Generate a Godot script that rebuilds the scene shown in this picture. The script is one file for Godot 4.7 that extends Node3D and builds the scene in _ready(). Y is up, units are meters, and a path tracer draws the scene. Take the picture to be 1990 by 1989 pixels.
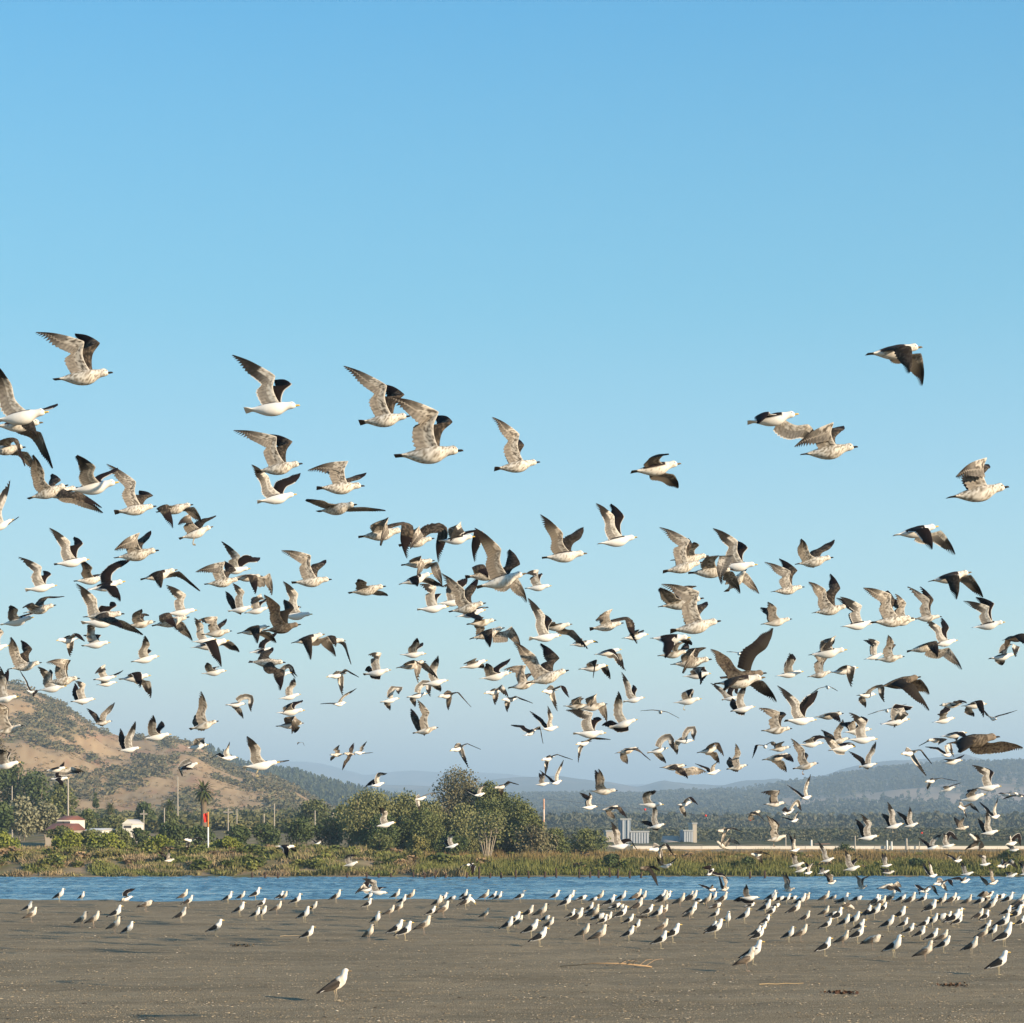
extends Node3D

const EYE := 3.3
var rng := RandomNumberGenerator.new()
var fine := FastNoiseLite.new()
var broad := FastNoiseLite.new()
var used := {}

const FLYING := [
	[-1.02,6.483,-17.882,0.992,0.07,0.107,-0.055,0.989,-0.14,-0.025,0.317,0.02,-0.376,0.102,0.133,0.085,0.264,-0.02,-0.109,0.112,-0.331,1,0,1,"mottled brown gull, wings raised, second from left in highest row, centre"],
	[4.115,6.365,-19.417,0.977,0.193,-0.089,-0.192,0.981,0.02,-0.044,0.281,0.02,-0.301,-0.197,0.184,0.026,0.22,-0.154,0.106,0.089,-0.337,1,0,1,"mottled brown gull, wings held level, rightmost in highest row, right"],
	[-4.592,7.739,-20.626,0.991,0.113,0.066,-0.115,0.993,0.03,-0.092,0.297,0.02,-0.45,0.103,0,0.042,0.312,-0.02,-0.266,0.149,-0.246,1,0,1,"mottled brown gull, wings raised, second from left in highest row, left"],
	[3.036,7.167,-21.631,0.989,0.138,0.043,-0.141,0.987,0.08,-0.086,0.241,0.085,-0.376,-0.236,0,0.043,0.209,-0.165,0.104,0.109,-0.333,1,0,1,"mottled brown gull, wings held level, leftmost in highest row, right"],
	[3.741,8.238,-21.705,0.987,0.149,-0.058,-0.149,0.989,0.017,0.001,-0.059,0.263,-0.029,-0.313,0.237,0.213,-0.029,-0.163,0.094,-0.253,-0.273,2,0,1,"pale-headed dark gull, wings swept down, in highest row, right"],
	[-5.494,7.561,-21.835,0.983,0.149,0.106,-0.12,0.962,-0.247,-0.192,0.249,0.02,-0.093,0.203,0.302,0.152,0.096,-0.201,0.015,0.121,-0.342,0,0,1,"black-winged white gull, wings raised, leftmost in highest row, left"],
	[-2.892,7.759,-22.263,0.995,0.089,0.053,-0.068,0.947,-0.313,-0.076,0.295,0.02,-0.428,0.232,0,0.092,0.258,-0.02,-0.191,0.101,-0.306,0,0,1,"black-winged white gull, wings raised, third from left in highest row, left"],
	[4.784,4.169,-22.584,0.982,0.133,-0.136,-0.139,0.99,-0.037,-0.168,-0.069,0.2,-0.172,-0.115,0.311,0.232,-0.056,-0.126,0.318,-0.04,-0.231,3,0,1,"very dark brown gull, wings swept down, in front of hills, far right"],
	[1.841,5.522,-23.92,0.977,0.211,0,-0.202,0.938,-0.283,-0.071,0.345,0.02,-0.408,0.093,0.026,0.013,0.199,-0.182,0.088,0.106,-0.337,1,0,1,"mottled brown gull, wings raised, leftmost in middle flock, right of centre"],
	[-1.778,7.955,-23.953,0.989,0.118,0.086,-0.083,0.94,-0.331,-0.084,0.34,0.02,-0.465,0.233,0,0.111,0.287,-0.02,-0.245,0.166,-0.253,1,0,1,"mottled brown gull, wings raised, leftmost in highest row, centre"],
	[-5.171,7.158,-23.975,0.983,0.185,0.014,-0.185,0.983,0,-0.037,0.144,0.226,-0.103,0.075,0.34,0.035,0.146,-0.224,0.048,0.133,-0.336,0,0,1,"black-winged white gull, wings raised, second from left in highest row, left"],
	[2.752,7.971,-24.041,0.983,0.164,0.081,-0.148,0.974,-0.169,-0.177,-0.021,0.203,-0.123,-0.171,0.309,0.311,-0.114,-0.02,0.171,-0.09,-0.317,0,0,1,"black-winged white gull, wings swept down, in highest row, right"],
	[1.389,7.384,-23.984,0.975,0.194,-0.111,-0.207,0.972,-0.115,-0.047,0.054,0.26,0.06,-0.05,0.351,0.114,-0.072,-0.234,0.115,-0.086,-0.335,2,0,1,"pale-headed dark gull, wings held level, in highest row, centre"],
	[-0.412,6.049,-24.069,0.959,0.275,0.066,-0.249,0.932,-0.264,-0.107,0.301,0.02,-0.267,0.223,0.2,0.108,0.176,-0.174,-0.094,0.209,-0.299,2,0,1,"pale-headed dark gull, wings raised, leftmost in upper flock, centre"],
	[2.387,4.935,-24.277,0.987,0.129,0.095,-0.122,0.99,-0.076,-0.142,-0.025,0.228,-0.162,-0.15,0.304,0.188,-0.024,-0.192,0.212,-0.218,-0.246,2,0,1,"pale-headed dark gull, wings swept down, in middle flock, right of centre"],
	[-6.287,8.104,-24.956,0.996,0.084,0.015,-0.082,0.991,-0.108,0.111,-0.023,0.245,0.139,-0.242,0.267,0.094,-0.071,-0.243,0.163,-0.417,0,2,0,1,"pale-headed dark gull, wings swept down, in highest row, left"],
	[-2.442,7.476,-25.701,0.99,0.076,-0.122,-0.095,0.984,-0.154,-0.02,0.289,0.02,-0.473,-0.109,0,0.088,0.117,-0.227,0.105,0.136,-0.326,1,0,1,"mottled brown gull, wings held level, in highest row, centre"],
	[-3.23,7.726,-25.957,0.983,0.167,0.073,-0.151,0.971,-0.185,-0.137,0.332,0.02,-0.512,0.092,0,0.046,0.312,-0.02,-0.308,0.128,-0.217,1,0,1,"mottled brown gull, wings raised, rightmost in highest row, left"],
	[2.661,5.147,-26.274,0.991,0.116,-0.073,-0.086,0.941,0.326,-0.282,0.161,0.02,-0.25,0.131,0.264,0.175,0.315,-0.02,0.151,0.263,-0.247,3,0,1,"very dark brown gull, wings raised, in middle flock, right of centre"],
	[-0.227,7.838,-26.416,0.977,0.18,-0.114,-0.202,0.951,-0.234,-0.085,0.35,0.02,-0.311,0.188,0.179,-0.023,0.252,-0.094,-0.051,0.145,-0.332,1,0,1,"mottled brown gull, wings raised, rightmost in highest row, centre"],
	[4.908,6.992,-26.462,0.975,0.213,-0.06,-0.216,0.976,-0.036,-0.008,-0.053,0.265,0.019,-0.289,0.259,0.25,-0.033,-0.095,0.239,-0.253,-0.2,0,0,1,"black-winged white gull, wings swept down, in upper flock, far right"],
	[1.883,6.081,-26.557,0.977,0.19,0.099,-0.196,0.979,0.052,-0.201,0.035,0.177,-0.181,0.056,0.318,0.076,0.188,-0.178,0.073,0.04,-0.35,1,0,1,"mottled brown gull, wings held level, leftmost in upper flock, right of centre"],
	[-1.995,7.006,-26.716,0.984,0.166,-0.06,-0.171,0.982,-0.084,-0.003,0.136,0.233,-0.071,-0.363,0.17,0.138,0.116,-0.201,0.084,-0.429,0,1,0,1,"mottled brown gull, wings swept down, rightmost in upper flock, left of centre"],
	[-2.556,7.392,-27.078,0.889,0.095,0.449,-0.071,0.995,-0.07,-0.222,0.019,0.153,-0.183,-0.023,0.321,0.227,-0.005,-0.146,0.277,0.006,-0.268,1,0,1,"mottled brown gull, wings held level, in highest row, left"],
	[-5.221,6.778,-27.044,0.981,0.161,0.111,-0.17,0.982,0.077,-0.036,0.225,0.145,-0.26,-0.239,0.193,-0.015,0.174,-0.206,0.016,0.168,-0.327,1,0,1,"mottled brown gull, wings held level, in upper flock, far left"],
	[2.344,6.618,-27.364,0.995,0.084,0.049,-0.078,0.99,-0.118,-0.03,0.146,0.225,0.027,-0.381,0.149,0.203,-0.011,-0.178,0.147,-0.243,-0.263,1,0,1,"mottled brown gull, wings swept down, in upper flock, right of centre"],
	[0.398,6.818,-27.349,0.994,0.108,-0.005,-0.108,0.986,-0.126,-0.134,0.245,0.02,-0.268,0.231,0.192,0.093,0.222,-0.122,0.085,0.189,-0.311,2,0,1,"pale-headed dark gull, wings raised, rightmost in upper flock, centre"],
	[4.813,5.984,-27.617,0.989,0.115,-0.094,-0.123,0.989,-0.085,-0.139,0.302,0.02,-0.367,0.084,0.158,-0.055,0.25,-0.087,-0.005,0.166,-0.328,1,0,1,"mottled brown gull, wings raised, fourth from left in middle flock, far right"],
	[0.193,5.173,-27.731,0.951,0.305,0.05,-0.298,0.948,-0.113,-0.249,0.197,0.02,-0.269,0.198,0.216,0.056,0.221,-0.145,-0.213,0.216,-0.247,1,0,1,"mottled brown gull, wings raised, rightmost in middle flock, centre"],
	[4.94,5.124,-27.68,0.96,0.245,-0.132,-0.231,0.966,0.113,0.004,-0.091,0.254,0.212,-0.337,0.114,0.215,-0.008,-0.163,0.198,-0.161,-0.283,3,0,1,"very dark brown gull, wings swept down, leftmost in middle flock, far right"],
	[5.702,6.597,-28.134,0.974,0.223,-0.04,-0.223,0.975,0.001,-0.054,-0.062,0.257,-0.047,-0.327,0.22,0.221,-0.002,-0.155,0.232,-0.264,-0.195,2,0,1,"pale-headed dark gull, wings swept down, in upper flock, far right"],
	[-6.697,7.782,-28.48,0.944,0.307,0.117,-0.302,0.951,-0.062,-0.101,0.162,0.191,-0.044,0.193,0.315,0.011,0.144,-0.228,-0.158,0.148,-0.306,1,0,1,"mottled brown gull, wings raised, leftmost in highest row, left"],
	[-0.669,6.812,-29.439,0.991,0.13,0.036,-0.116,0.958,-0.263,-0.134,0.061,0.226,0.083,-0.206,0.303,0.349,-0.089,-0.02,0.144,-0.286,-0.231,1,0,1,"mottled brown gull, wings swept down, rightmost in upper flock, centre"],
	[-5.684,7.735,-29.409,0.98,0.171,-0.103,-0.199,0.887,-0.416,-0.101,0.338,0.02,-0.381,0.259,0,0.117,0.209,-0.125,-0.221,0.108,-0.289,1,0,1,"mottled brown gull, wings raised, third from left in highest row, left"],
	[-6.167,6.258,-29.611,0.994,0.077,0.083,-0.077,0.997,-0.006,0.088,-0.088,0.24,0.201,-0.163,0.281,0.127,-0.088,-0.221,0.245,-0.163,-0.243,1,0,1,"mottled brown gull, wings swept down, leftmost in middle flock, far left"],
	[2.288,5.583,-29.738,0.988,0.13,0.088,-0.139,0.984,0.115,-0.068,0.147,0.216,-0.172,-0.345,0.142,0.127,0.189,-0.145,-0.085,-0.053,-0.347,1,0,1,"mottled brown gull, wings swept down, in middle flock, right of centre"],
	[2.197,6.948,-29.942,0.967,0.25,-0.056,-0.254,0.913,-0.32,-0.01,0.334,0.02,-0.407,0.192,0,0.028,0.292,-0.02,0.006,0.14,-0.337,1,0,1,"mottled brown gull, wings raised, leftmost in upper flock, right of centre"],
	[-7.688,8.727,-30.048,0.992,0.086,0.09,-0.083,0.996,-0.03,0.135,0.054,0.228,0.139,-0.381,0.092,0.152,-0.035,-0.22,0.09,-0.233,-0.287,1,0,1,"mottled brown gull, wings swept down, leftmost in highest row, left"],
	[1.253,7.372,-30.06,0.969,0.194,-0.154,-0.193,0.981,0.023,-0.164,0.303,0.02,-0.244,0.159,0.257,-0.004,0.32,-0.02,-0.145,0.224,-0.276,0,0,1,"black-winged white gull, wings raised, leftmost in upper flock, right of centre"],
	[2.054,6.044,-30.625,0.99,0.008,0.138,-0.024,0.992,0.121,-0.066,-0.113,0.236,-0.121,-0.234,0.278,0.171,-0.015,-0.208,0.107,-0.06,-0.341,0,0,1,"black-winged white gull, wings swept down, leftmost in middle flock, right of centre"],
	[-3.804,8.087,-30.722,0.962,0.228,-0.152,-0.256,0.945,-0.204,-0.227,0.248,0.02,-0.186,0.148,0.294,0.128,0.219,-0.094,0.096,0.188,-0.308,0,0,1,"black-winged white gull, wings raised, rightmost in highest row, left"],
	[-3.296,6.888,-30.775,0.996,0.089,0.01,-0.086,0.98,-0.182,-0.122,0.339,0.02,-0.394,0.069,0.108,0.038,0.227,-0.142,0.041,0.127,-0.338,1,0,1,"mottled brown gull, wings raised, in upper flock, left of centre"],
	[-6.592,6.361,-31.503,0.999,0.043,-0.02,-0.047,0.97,-0.24,-0.175,0.305,0.02,-0.225,0.217,0.239,0.111,0.248,-0.02,-0.126,0.085,-0.333,0,0,1,"black-winged white gull, wings raised, sixth from left in middle flock, far left"],
	[-4.928,5.98,-31.557,0.978,0.202,-0.058,-0.196,0.976,0.093,0.02,-0.013,0.269,0.123,-0.384,0.098,0.188,0.015,-0.194,0.104,-0.121,-0.33,0,0,1,"black-winged white gull, wings swept down, leftmost in middle flock, left of centre"],
	[2.437,7.326,-31.584,0.984,0.137,-0.116,-0.136,0.991,0.016,0,0.122,0.241,-0.08,0.001,0.351,-0.056,0.122,-0.234,-0.159,0.001,-0.322,1,0,1,"mottled brown gull, wings held level, second from left in upper flock, right of centre"],
	[-7.268,8.317,-31.696,0.949,0.277,-0.152,-0.273,0.961,0.044,0.223,-0.07,0.135,0.36,-0.226,0,0.17,-0.07,-0.198,0.342,-0.226,-0.112,1,0,1,"mottled brown gull, wings swept down, second from left in highest row, left"],
	[3.193,7.258,-31.827,0.995,0.053,0.081,-0.033,0.974,-0.224,-0.122,0.339,0.02,-0.354,0.186,0.108,0.041,0.268,-0.02,-0.126,0.148,-0.316,0,0,1,"black-winged white gull, wings raised, rightmost in upper flock, right of centre"],
	[4.591,5.896,-31.89,0.984,0.138,0.112,-0.141,0.99,0.014,-0.008,0.213,0.165,-0.21,-0.218,0.248,0.022,0.195,-0.185,0.042,-0.069,-0.35,0,0,1,"black-winged white gull, wings held level, leftmost in middle flock, far right"],
	[-3.854,6.271,-31.905,0.978,0.166,0.125,-0.16,0.985,-0.06,-0.13,0.275,0.02,-0.174,0.153,0.298,0.064,0.279,-0.02,-0.157,0.157,-0.303,3,0,1,"very dark brown gull, wings raised, in middle flock, left of centre"],
	[4.4,7.313,-31.975,0.982,0.184,0.043,-0.183,0.983,-0.019,-0.221,0.12,0.098,-0.12,0.116,0.328,0.14,0.167,-0.16,0.164,0.183,-0.289,1,0,1,"mottled brown gull, wings raised, rightmost in upper flock, right of centre"],
	[-6.618,6.931,-32.063,0.97,0.231,-0.073,-0.187,0.906,0.38,0.086,-0.075,0.245,0.149,-0.245,0.261,0.037,0.231,-0.134,0.201,0.197,-0.265,0,0,1,"black-winged white gull, wings swept down, in upper flock, far left"],
	[-0.989,6.608,-32.295,0.966,0.227,0.126,-0.218,0.972,-0.082,-0.148,0.213,0.076,-0.322,0.253,0.079,-0.002,0.236,-0.131,0.071,0.247,-0.282,1,0,1,"mottled brown gull, wings raised, leftmost in middle flock, centre"],
	[-5.643,6.383,-32.251,0.969,0.245,-0.021,-0.246,0.967,-0.065,-0.071,0.051,0.256,0.163,-0.271,0.235,0.031,-0.022,-0.267,0.137,-0.255,-0.259,1,0,1,"mottled brown gull, wings swept down, rightmost in middle flock, far left"],
	[-2.568,6.905,-32.316,0.981,0.18,0.077,-0.173,0.981,-0.09,-0.092,0.03,0.252,-0.073,0.015,0.351,0.086,-0.031,-0.254,0.112,-0.025,-0.343,1,0,1,"mottled brown gull, wings held level, rightmost in upper flock, left of centre"],
	[-5.62,8.204,-32.512,0.977,0.199,0.07,-0.201,0.979,0.026,-0.171,-0.022,0.208,0.122,-0.37,0.133,0.165,0.009,-0.214,0.089,-0.192,-0.308,1,0,1,"mottled brown gull, wings swept down, rightmost in highest row, left"],
	[-5.881,7.147,-32.572,0.948,0.286,-0.14,-0.292,0.956,-0.027,-0.01,-0.026,0.269,0.057,-0.281,0.261,0.192,0.029,-0.187,0.331,-0.293,0,2,0,1,"pale-headed dark gull, wings swept down, in upper flock, far left"],
	[4.861,6.695,-33.349,0.979,0.191,0.068,-0.196,0.978,0.071,-0.19,0.266,0.02,-0.276,0.113,0.252,0.056,0.31,-0.02,-0.081,0.259,-0.272,1,0,1,"mottled brown gull, wings raised, second from left in middle flock, far right"],
	[-0.684,6.273,-33.329,0.942,0.323,-0.092,-0.329,0.943,-0.058,-0.029,-0.015,0.268,0.003,-0.292,0.257,0.318,0.051,-0.02,0.144,-0.264,-0.25,1,0,1,"mottled brown gull, wings swept down, in middle flock, centre"],
	[-4.384,4.198,-33.535,0.973,0.159,-0.167,-0.202,0.937,-0.286,-0.106,0.204,0.141,-0.151,0.196,0.288,0.21,0.032,-0.167,0.1,0.03,-0.346,0,1,1,"black-winged white gull, wings raised, second from left in front of hills, left of centre"],
	[-4.301,5.928,-33.623,0.999,-0.013,0.032,0.001,0.93,0.368,0.176,-0.156,0.133,0,-0.323,0.228,-0.087,0.133,-0.218,0.026,0.121,-0.341,1,0,1,"mottled brown gull, wings swept down, leftmost in middle flock, left of centre"],
	[-1.87,7.877,-33.995,0.978,0.203,0.054,-0.178,0.936,-0.302,-0.048,0.191,0.185,-0.125,-0.376,0.117,0.247,0.148,-0.02,0.013,-0.502,0,1,0,1,"mottled brown gull, wings swept down, leftmost in upper flock, centre"],
	[-5.085,7.239,-34.013,0.99,0.143,0.01,-0.143,0.99,-0.017,-0.064,0.293,0.02,-0.455,-0.158,0,0.087,0.185,-0.176,-0.198,0.181,-0.275,1,0,1,"mottled brown gull, wings held level, leftmost in upper flock, left of centre"],
	[-1.209,7.947,-34.018,0.99,0.141,0.028,-0.128,0.956,-0.265,-0.037,0.229,0.138,-0.152,-0.328,0.182,0.16,0.117,-0.183,0.027,-0.478,0,0,0,1,"black-winged white gull, wings held level, in upper flock, centre"],
	[-5.548,8.031,-34.299,0.935,0.353,-0.03,-0.354,0.931,-0.087,-0.189,0.246,0.02,-0.139,-0.202,0.29,0.122,0.202,-0.131,0.058,0.105,-0.342,2,1,1,"pale-headed dark gull, wings held level, in upper flock, far left"],
	[3.598,7.178,-34.533,0.491,0.546,0.679,-0.422,0.831,-0.362,-0.1,-0.005,0.251,-0.191,-0.09,0.309,0.113,0.067,-0.236,0.243,-0.307,-0.128,1,0,1,"mottled brown gull, wings held level, rightmost in upper flock, right of centre"],
	[-7.819,7.709,-35.131,0.977,0.169,-0.132,-0.188,0.97,-0.153,-0.136,0.29,0.02,-0.272,0.217,0.2,0.074,0.295,-0.02,-0.186,0.15,-0.294,0,0,1,"black-winged white gull, wings raised, rightmost in upper flock, far left"],
	[-7.997,5.708,-35.315,0.987,0.116,0.109,-0.115,0.993,-0.013,0.005,0.322,0.02,-0.301,-0.06,0.244,0.009,0.322,-0.018,-0.241,-0.06,-0.303,1,0,1,"mottled brown gull, wings raised, rightmost in middle flock, far left"],
	[-1.936,7.389,-35.315,0.947,0.318,0.04,-0.318,0.948,-0.019,-0.055,-0.035,0.262,0.042,-0.199,0.312,0.115,-0.002,-0.244,0.255,-0.114,-0.267,0,0,1,"black-winged white gull, wings swept down, in upper flock, centre"],
	[-3.805,6.395,-35.473,0.949,0.28,-0.145,-0.283,0.959,-0.001,-0.032,-0.041,0.265,0.04,-0.387,0.134,0.233,-0.004,-0.136,0.133,-0.301,-0.222,2,0,1,"pale-headed dark gull, wings swept down, second from left in middle flock, left of centre"],
	[1.351,6.665,-35.78,0.982,0.185,0.02,-0.163,0.906,-0.389,-0.013,0.237,0.129,-0.271,-0.207,0.208,0.221,0.102,-0.116,0.209,-0.411,0,1,0,1,"mottled brown gull, wings held level, rightmost in middle flock, centre"],
	[4.528,7.329,-35.93,0.98,0.166,-0.107,-0.154,0.982,0.112,-0.071,0.275,0.02,-0.426,0.168,0,0.067,0.308,-0.02,-0.252,0.223,-0.214,1,0,1,"mottled brown gull, wings raised, second from left in upper flock, right of centre"],
	[5.762,6.727,-35.977,0.978,0.139,-0.158,-0.138,0.99,0.022,-0.051,0.294,0.02,-0.368,0.148,0.117,-0.054,0.294,-0.003,-0.386,0.148,0.005,0,0,1,"black-winged white gull, wings raised, leftmost in middle flock, far right"],
	[7.004,6.333,-36.487,0.957,0.256,0.139,-0.212,0.94,-0.267,0.072,0.028,0.259,-0.012,-0.288,0.26,0.355,-0.06,-0.02,0.242,-0.356,0,1,0,1,"mottled brown gull, wings swept down, in middle flock, far right"],
	[-1.963,7.861,-36.447,0.983,0.155,-0.096,-0.167,0.977,-0.136,-0.041,0.048,0.263,-0.056,-0.436,0,0.241,-0.001,-0.123,0.1,-0.412,0,1,0,1,"mottled brown gull, wings swept down, second from left in upper flock, centre"],
	[-8.677,7.028,-36.59,0.966,0.233,0.11,-0.243,0.966,0.093,-0.162,0.034,0.213,-0.06,-0.106,0.342,-0.032,0.165,-0.211,0.253,0.066,-0.279,1,0,1,"mottled brown gull, wings held level, leftmost in middle flock, far left"],
	[-4.91,6.684,-36.805,0.969,0.212,0.124,-0.209,0.977,-0.037,0.034,0.005,0.268,0.029,-0.318,0.232,0.146,-0.064,-0.218,0.107,-0.151,-0.32,2,0,1,"pale-headed dark gull, wings swept down, leftmost in middle flock, left of centre"],
	[-9.129,6.831,-36.72,0.956,0.249,-0.158,-0.253,0.967,-0.011,-0.038,0.119,0.239,-0.013,0.048,0.355,0.126,0.108,-0.213,-0.016,0.086,-0.349,0,0,1,"black-winged white gull, wings held level, leftmost in middle flock, far left"],
	[-9.038,6.057,-36.95,0.977,0.209,-0.033,-0.209,0.978,0.016,-0.212,0.217,0.02,-0.034,0.217,0.305,-0.005,0.266,-0.048,-0.227,0.181,-0.258,1,0,1,"mottled brown gull, wings raised, leftmost in middle flock, far left"],
	[4.935,5.144,-37.23,0.985,0.044,-0.167,-0.097,0.941,-0.324,-0.143,0.291,0.02,-0.369,0.304,0,0.109,0.293,-0.02,0.162,0.234,-0.262,0,0,1,"black-winged white gull, wings raised, seventh from left in front of hills, right of centre"],
	[0.311,6.652,-37.487,0.98,0.123,-0.16,-0.181,0.887,-0.425,-0.117,0.34,0.02,-0.277,0.325,0,0.022,0.291,-0.02,-0.127,0.149,-0.316,0,0,1,"black-winged white gull, wings raised, rightmost in middle flock, centre"],
	[1.117,4.927,-37.571,1,0.024,0.007,-0.021,0.958,-0.285,-0.059,0.342,0.02,-0.455,0.058,0,0.118,0.256,-0.02,-0.118,0.032,-0.342,0,0,1,"black-winged white gull, wings raised, rightmost in front of hills, centre"],
	[-8.001,7.709,-37.567,0.993,0.105,-0.052,-0.108,0.992,-0.061,-0.029,0.149,0.223,-0.089,0.102,0.338,0.02,0.09,-0.254,0.048,0.057,-0.351,2,0,1,"pale-headed dark gull, wings raised, in upper flock, far left"],
	[8.431,6.875,-37.708,0.976,0.163,0.143,-0.181,0.975,0.128,-0.112,0.293,0.02,-0.439,0.11,0,-0.001,0.356,-0.02,-0.24,0.146,-0.265,0,0,1,"black-winged white gull, wings raised, rightmost in middle flock, far right"],
	[-4.277,7.101,-37.907,0.989,0.087,-0.117,-0.117,0.953,-0.279,-0.078,0.348,0.02,-0.207,0.206,0.257,-0.071,0.165,-0.202,0,0.023,-0.356,0,0,1,"black-winged white gull, wings raised, third from left in middle flock, left of centre"],
	[-0.604,5.952,-37.954,0.98,0.198,0.011,-0.198,0.979,0.043,-0.144,0.081,0.213,-0.084,0.061,0.346,0.059,0.157,-0.211,0.133,0.158,-0.311,0,0,1,"black-winged white gull, wings held level, third from left in middle flock, centre"],
	[-1.789,7.319,-38.805,0.994,0.105,-0.037,-0.11,0.976,-0.185,-0.047,0.357,0.02,-0.276,0.027,0.268,0.039,0.258,-0.068,-0.058,0.024,-0.353,0,0,0,"black-winged white gull, wings raised, second from left in middle flock, centre"],
	[9.273,6.746,-38.865,0.973,0.206,-0.104,-0.205,0.979,0.022,-0.074,0.001,0.26,0.001,-0.236,0.296,-0.127,0.001,-0.238,-0.061,-0.236,-0.289,3,0,0,"very dark brown gull, wings swept down, rightmost in middle flock, far right"],
	[-7.428,6.01,-38.887,0.991,0.131,-0.041,-0.135,0.985,-0.106,0.053,0.042,0.262,0.06,-0.294,0.25,0.133,-0.091,-0.217,-0.008,-0.288,-0.26,0,0,0,"black-winged white gull, wings swept down, in middle flock, far left"],
	[4.729,7.067,-39.083,0.984,0.18,-0.013,-0.18,0.984,0.002,-0.129,0.186,0.147,-0.175,0.095,0.314,-0.133,0.186,-0.143,-0.184,0.095,-0.309,1,0,0,"mottled brown gull, wings raised, rightmost in middle flock, right of centre"],
	[-5.342,7.955,-39.139,0.998,0.063,0.004,-0.064,0.996,0.055,0.112,-0.028,0.244,0.024,-0.354,0.191,0.338,0.034,-0.02,0.026,-0.369,-0.169,1,0,0,"mottled brown gull, wings swept down, leftmost in upper flock, left of centre"],
	[-9.275,7.734,-39.211,0.975,0.173,-0.141,-0.215,0.896,-0.388,-0.096,0.347,0.02,-0.409,0.19,0,0.06,0.252,-0.077,-0.192,0.099,-0.306,0,0,0,"black-winged white gull, wings raised, second from left in upper flock, far left"],
	[-0.071,5.868,-39.231,0.961,0.226,-0.161,-0.256,0.945,-0.203,-0.06,0.316,0.02,-0.396,-0.076,0.099,0.064,0.179,-0.192,-0.043,0.041,-0.353,1,0,0,"mottled brown gull, wings raised, second from left in middle flock, centre"],
	[-6.629,7.292,-39.358,0.981,0.143,-0.129,-0.142,0.99,0.019,-0.018,0.297,0.02,-0.311,0.161,0.197,-0.022,0.297,-0.015,-0.352,0.161,-0.11,0,0,0,"black-winged white gull, wings raised, eighth from left in middle flock, far left"],
	[-1.081,7.265,-39.618,0.959,0.245,-0.141,-0.216,0.957,0.194,0.063,-0.108,0.239,0.051,-0.125,0.338,0.18,0.089,-0.18,0.073,0.037,-0.35,0,0,0,"black-winged white gull, wings swept down, leftmost in middle flock, centre"],
	[7.249,7.145,-39.714,0.976,0.164,-0.146,-0.162,0.986,0.024,-0.047,0.306,0.02,-0.234,0.156,0.265,-0.051,0.306,-0.005,-0.302,0.156,-0.185,1,0,0,"mottled brown gull, wings raised, fifth from left in middle flock, far right"],
	[2.822,6.532,-39.873,0.983,0.133,0.127,-0.13,0.991,-0.034,0.094,0.181,0.177,-0.193,-0.103,0.305,0.214,0.07,-0.149,-0.003,0.168,-0.327,1,0,0,"mottled brown gull, wings held level, in middle flock, right of centre"],
	[4.863,5.092,-40.144,0.995,0.076,0.063,-0.068,0.99,-0.123,-0.057,0.308,0.02,-0.388,0.079,0.119,0.073,0.279,-0.02,-0.04,0.066,-0.351,1,0,0,"mottled brown gull, wings raised, second from left in front of hills, right of centre"],
	[-2.269,6.325,-40.258,0.968,0.231,-0.102,-0.232,0.973,0.003,-0.024,0.024,0.268,0.078,-0.435,0,0.173,0.014,-0.207,0.245,-0.271,-0.176,1,0,0,"mottled brown gull, wings swept down, rightmost in middle flock, left of centre"],
	[-10.18,5.055,-40.394,0.96,0.271,-0.069,-0.27,0.963,0.019,-0.105,0.344,0.02,-0.141,0.113,0.322,-0.107,0.344,-0.005,-0.185,0.113,-0.299,1,0,0,"mottled brown gull, wings raised, leftmost in front of hills, far left"],
	[-6.099,6.995,-40.445,0.991,0.126,0.052,-0.122,0.989,-0.079,-0.085,0.274,0.02,-0.348,-0.081,0.188,-0.011,0.141,-0.23,0.033,0.159,-0.329,1,0,0,"mottled brown gull, wings held level, in middle flock, left of centre"],
	[6.608,4.937,-40.548,0.999,0.027,-0.027,-0.027,1,0.005,-0.047,0.316,0.02,-0.332,0.181,0.155,0.007,0.36,-0.02,-0.051,0.086,-0.347,0,0,0,"black-winged white gull, wings raised, leftmost in front of hills, far right"],
	[-5.77,8.275,-40.642,0.995,0.086,-0.05,-0.096,0.958,-0.269,0.011,0.213,0.166,-0.333,0.283,0,0.302,0.158,-0.02,0.053,0.107,-0.342,0,0,0,"black-winged white gull, wings raised, in upper flock, left of centre"],
	[0.603,7.134,-40.755,0.978,0.16,0.134,-0.118,0.955,-0.273,-0.152,0.02,0.222,-0.209,-0.092,0.3,0.205,-0.086,-0.153,0.303,-0.349,0,2,0,0,"pale-headed dark gull, wings held level, in middle flock, centre"],
	[-6.391,5.154,-40.804,0.96,0.275,0.056,-0.246,0.921,-0.304,-0.039,0.302,0.02,-0.048,0.284,0.26,-0.221,0.088,-0.129,-0.115,0.097,-0.333,1,0,0,"mottled brown gull, wings raised, rightmost in front of hills, far left"],
	[-0.9,7.237,-40.841,0.974,0.161,-0.159,-0.183,0.973,-0.141,-0.065,0.026,0.261,-0.136,-0.018,0.337,-0.04,-0.116,-0.241,-0.133,-0.197,-0.294,1,0,0,"mottled brown gull, wings held level, leftmost in middle flock, centre"],
	[-1.498,7.674,-41.074,0.99,0.116,-0.081,-0.109,0.99,0.086,0.009,0.36,0.02,-0.276,-0.101,0.255,0.16,0.322,-0.02,0.05,0.169,-0.324,0,0,0,"black-winged white gull, wings raised, leftmost in upper flock, centre"],
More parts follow.
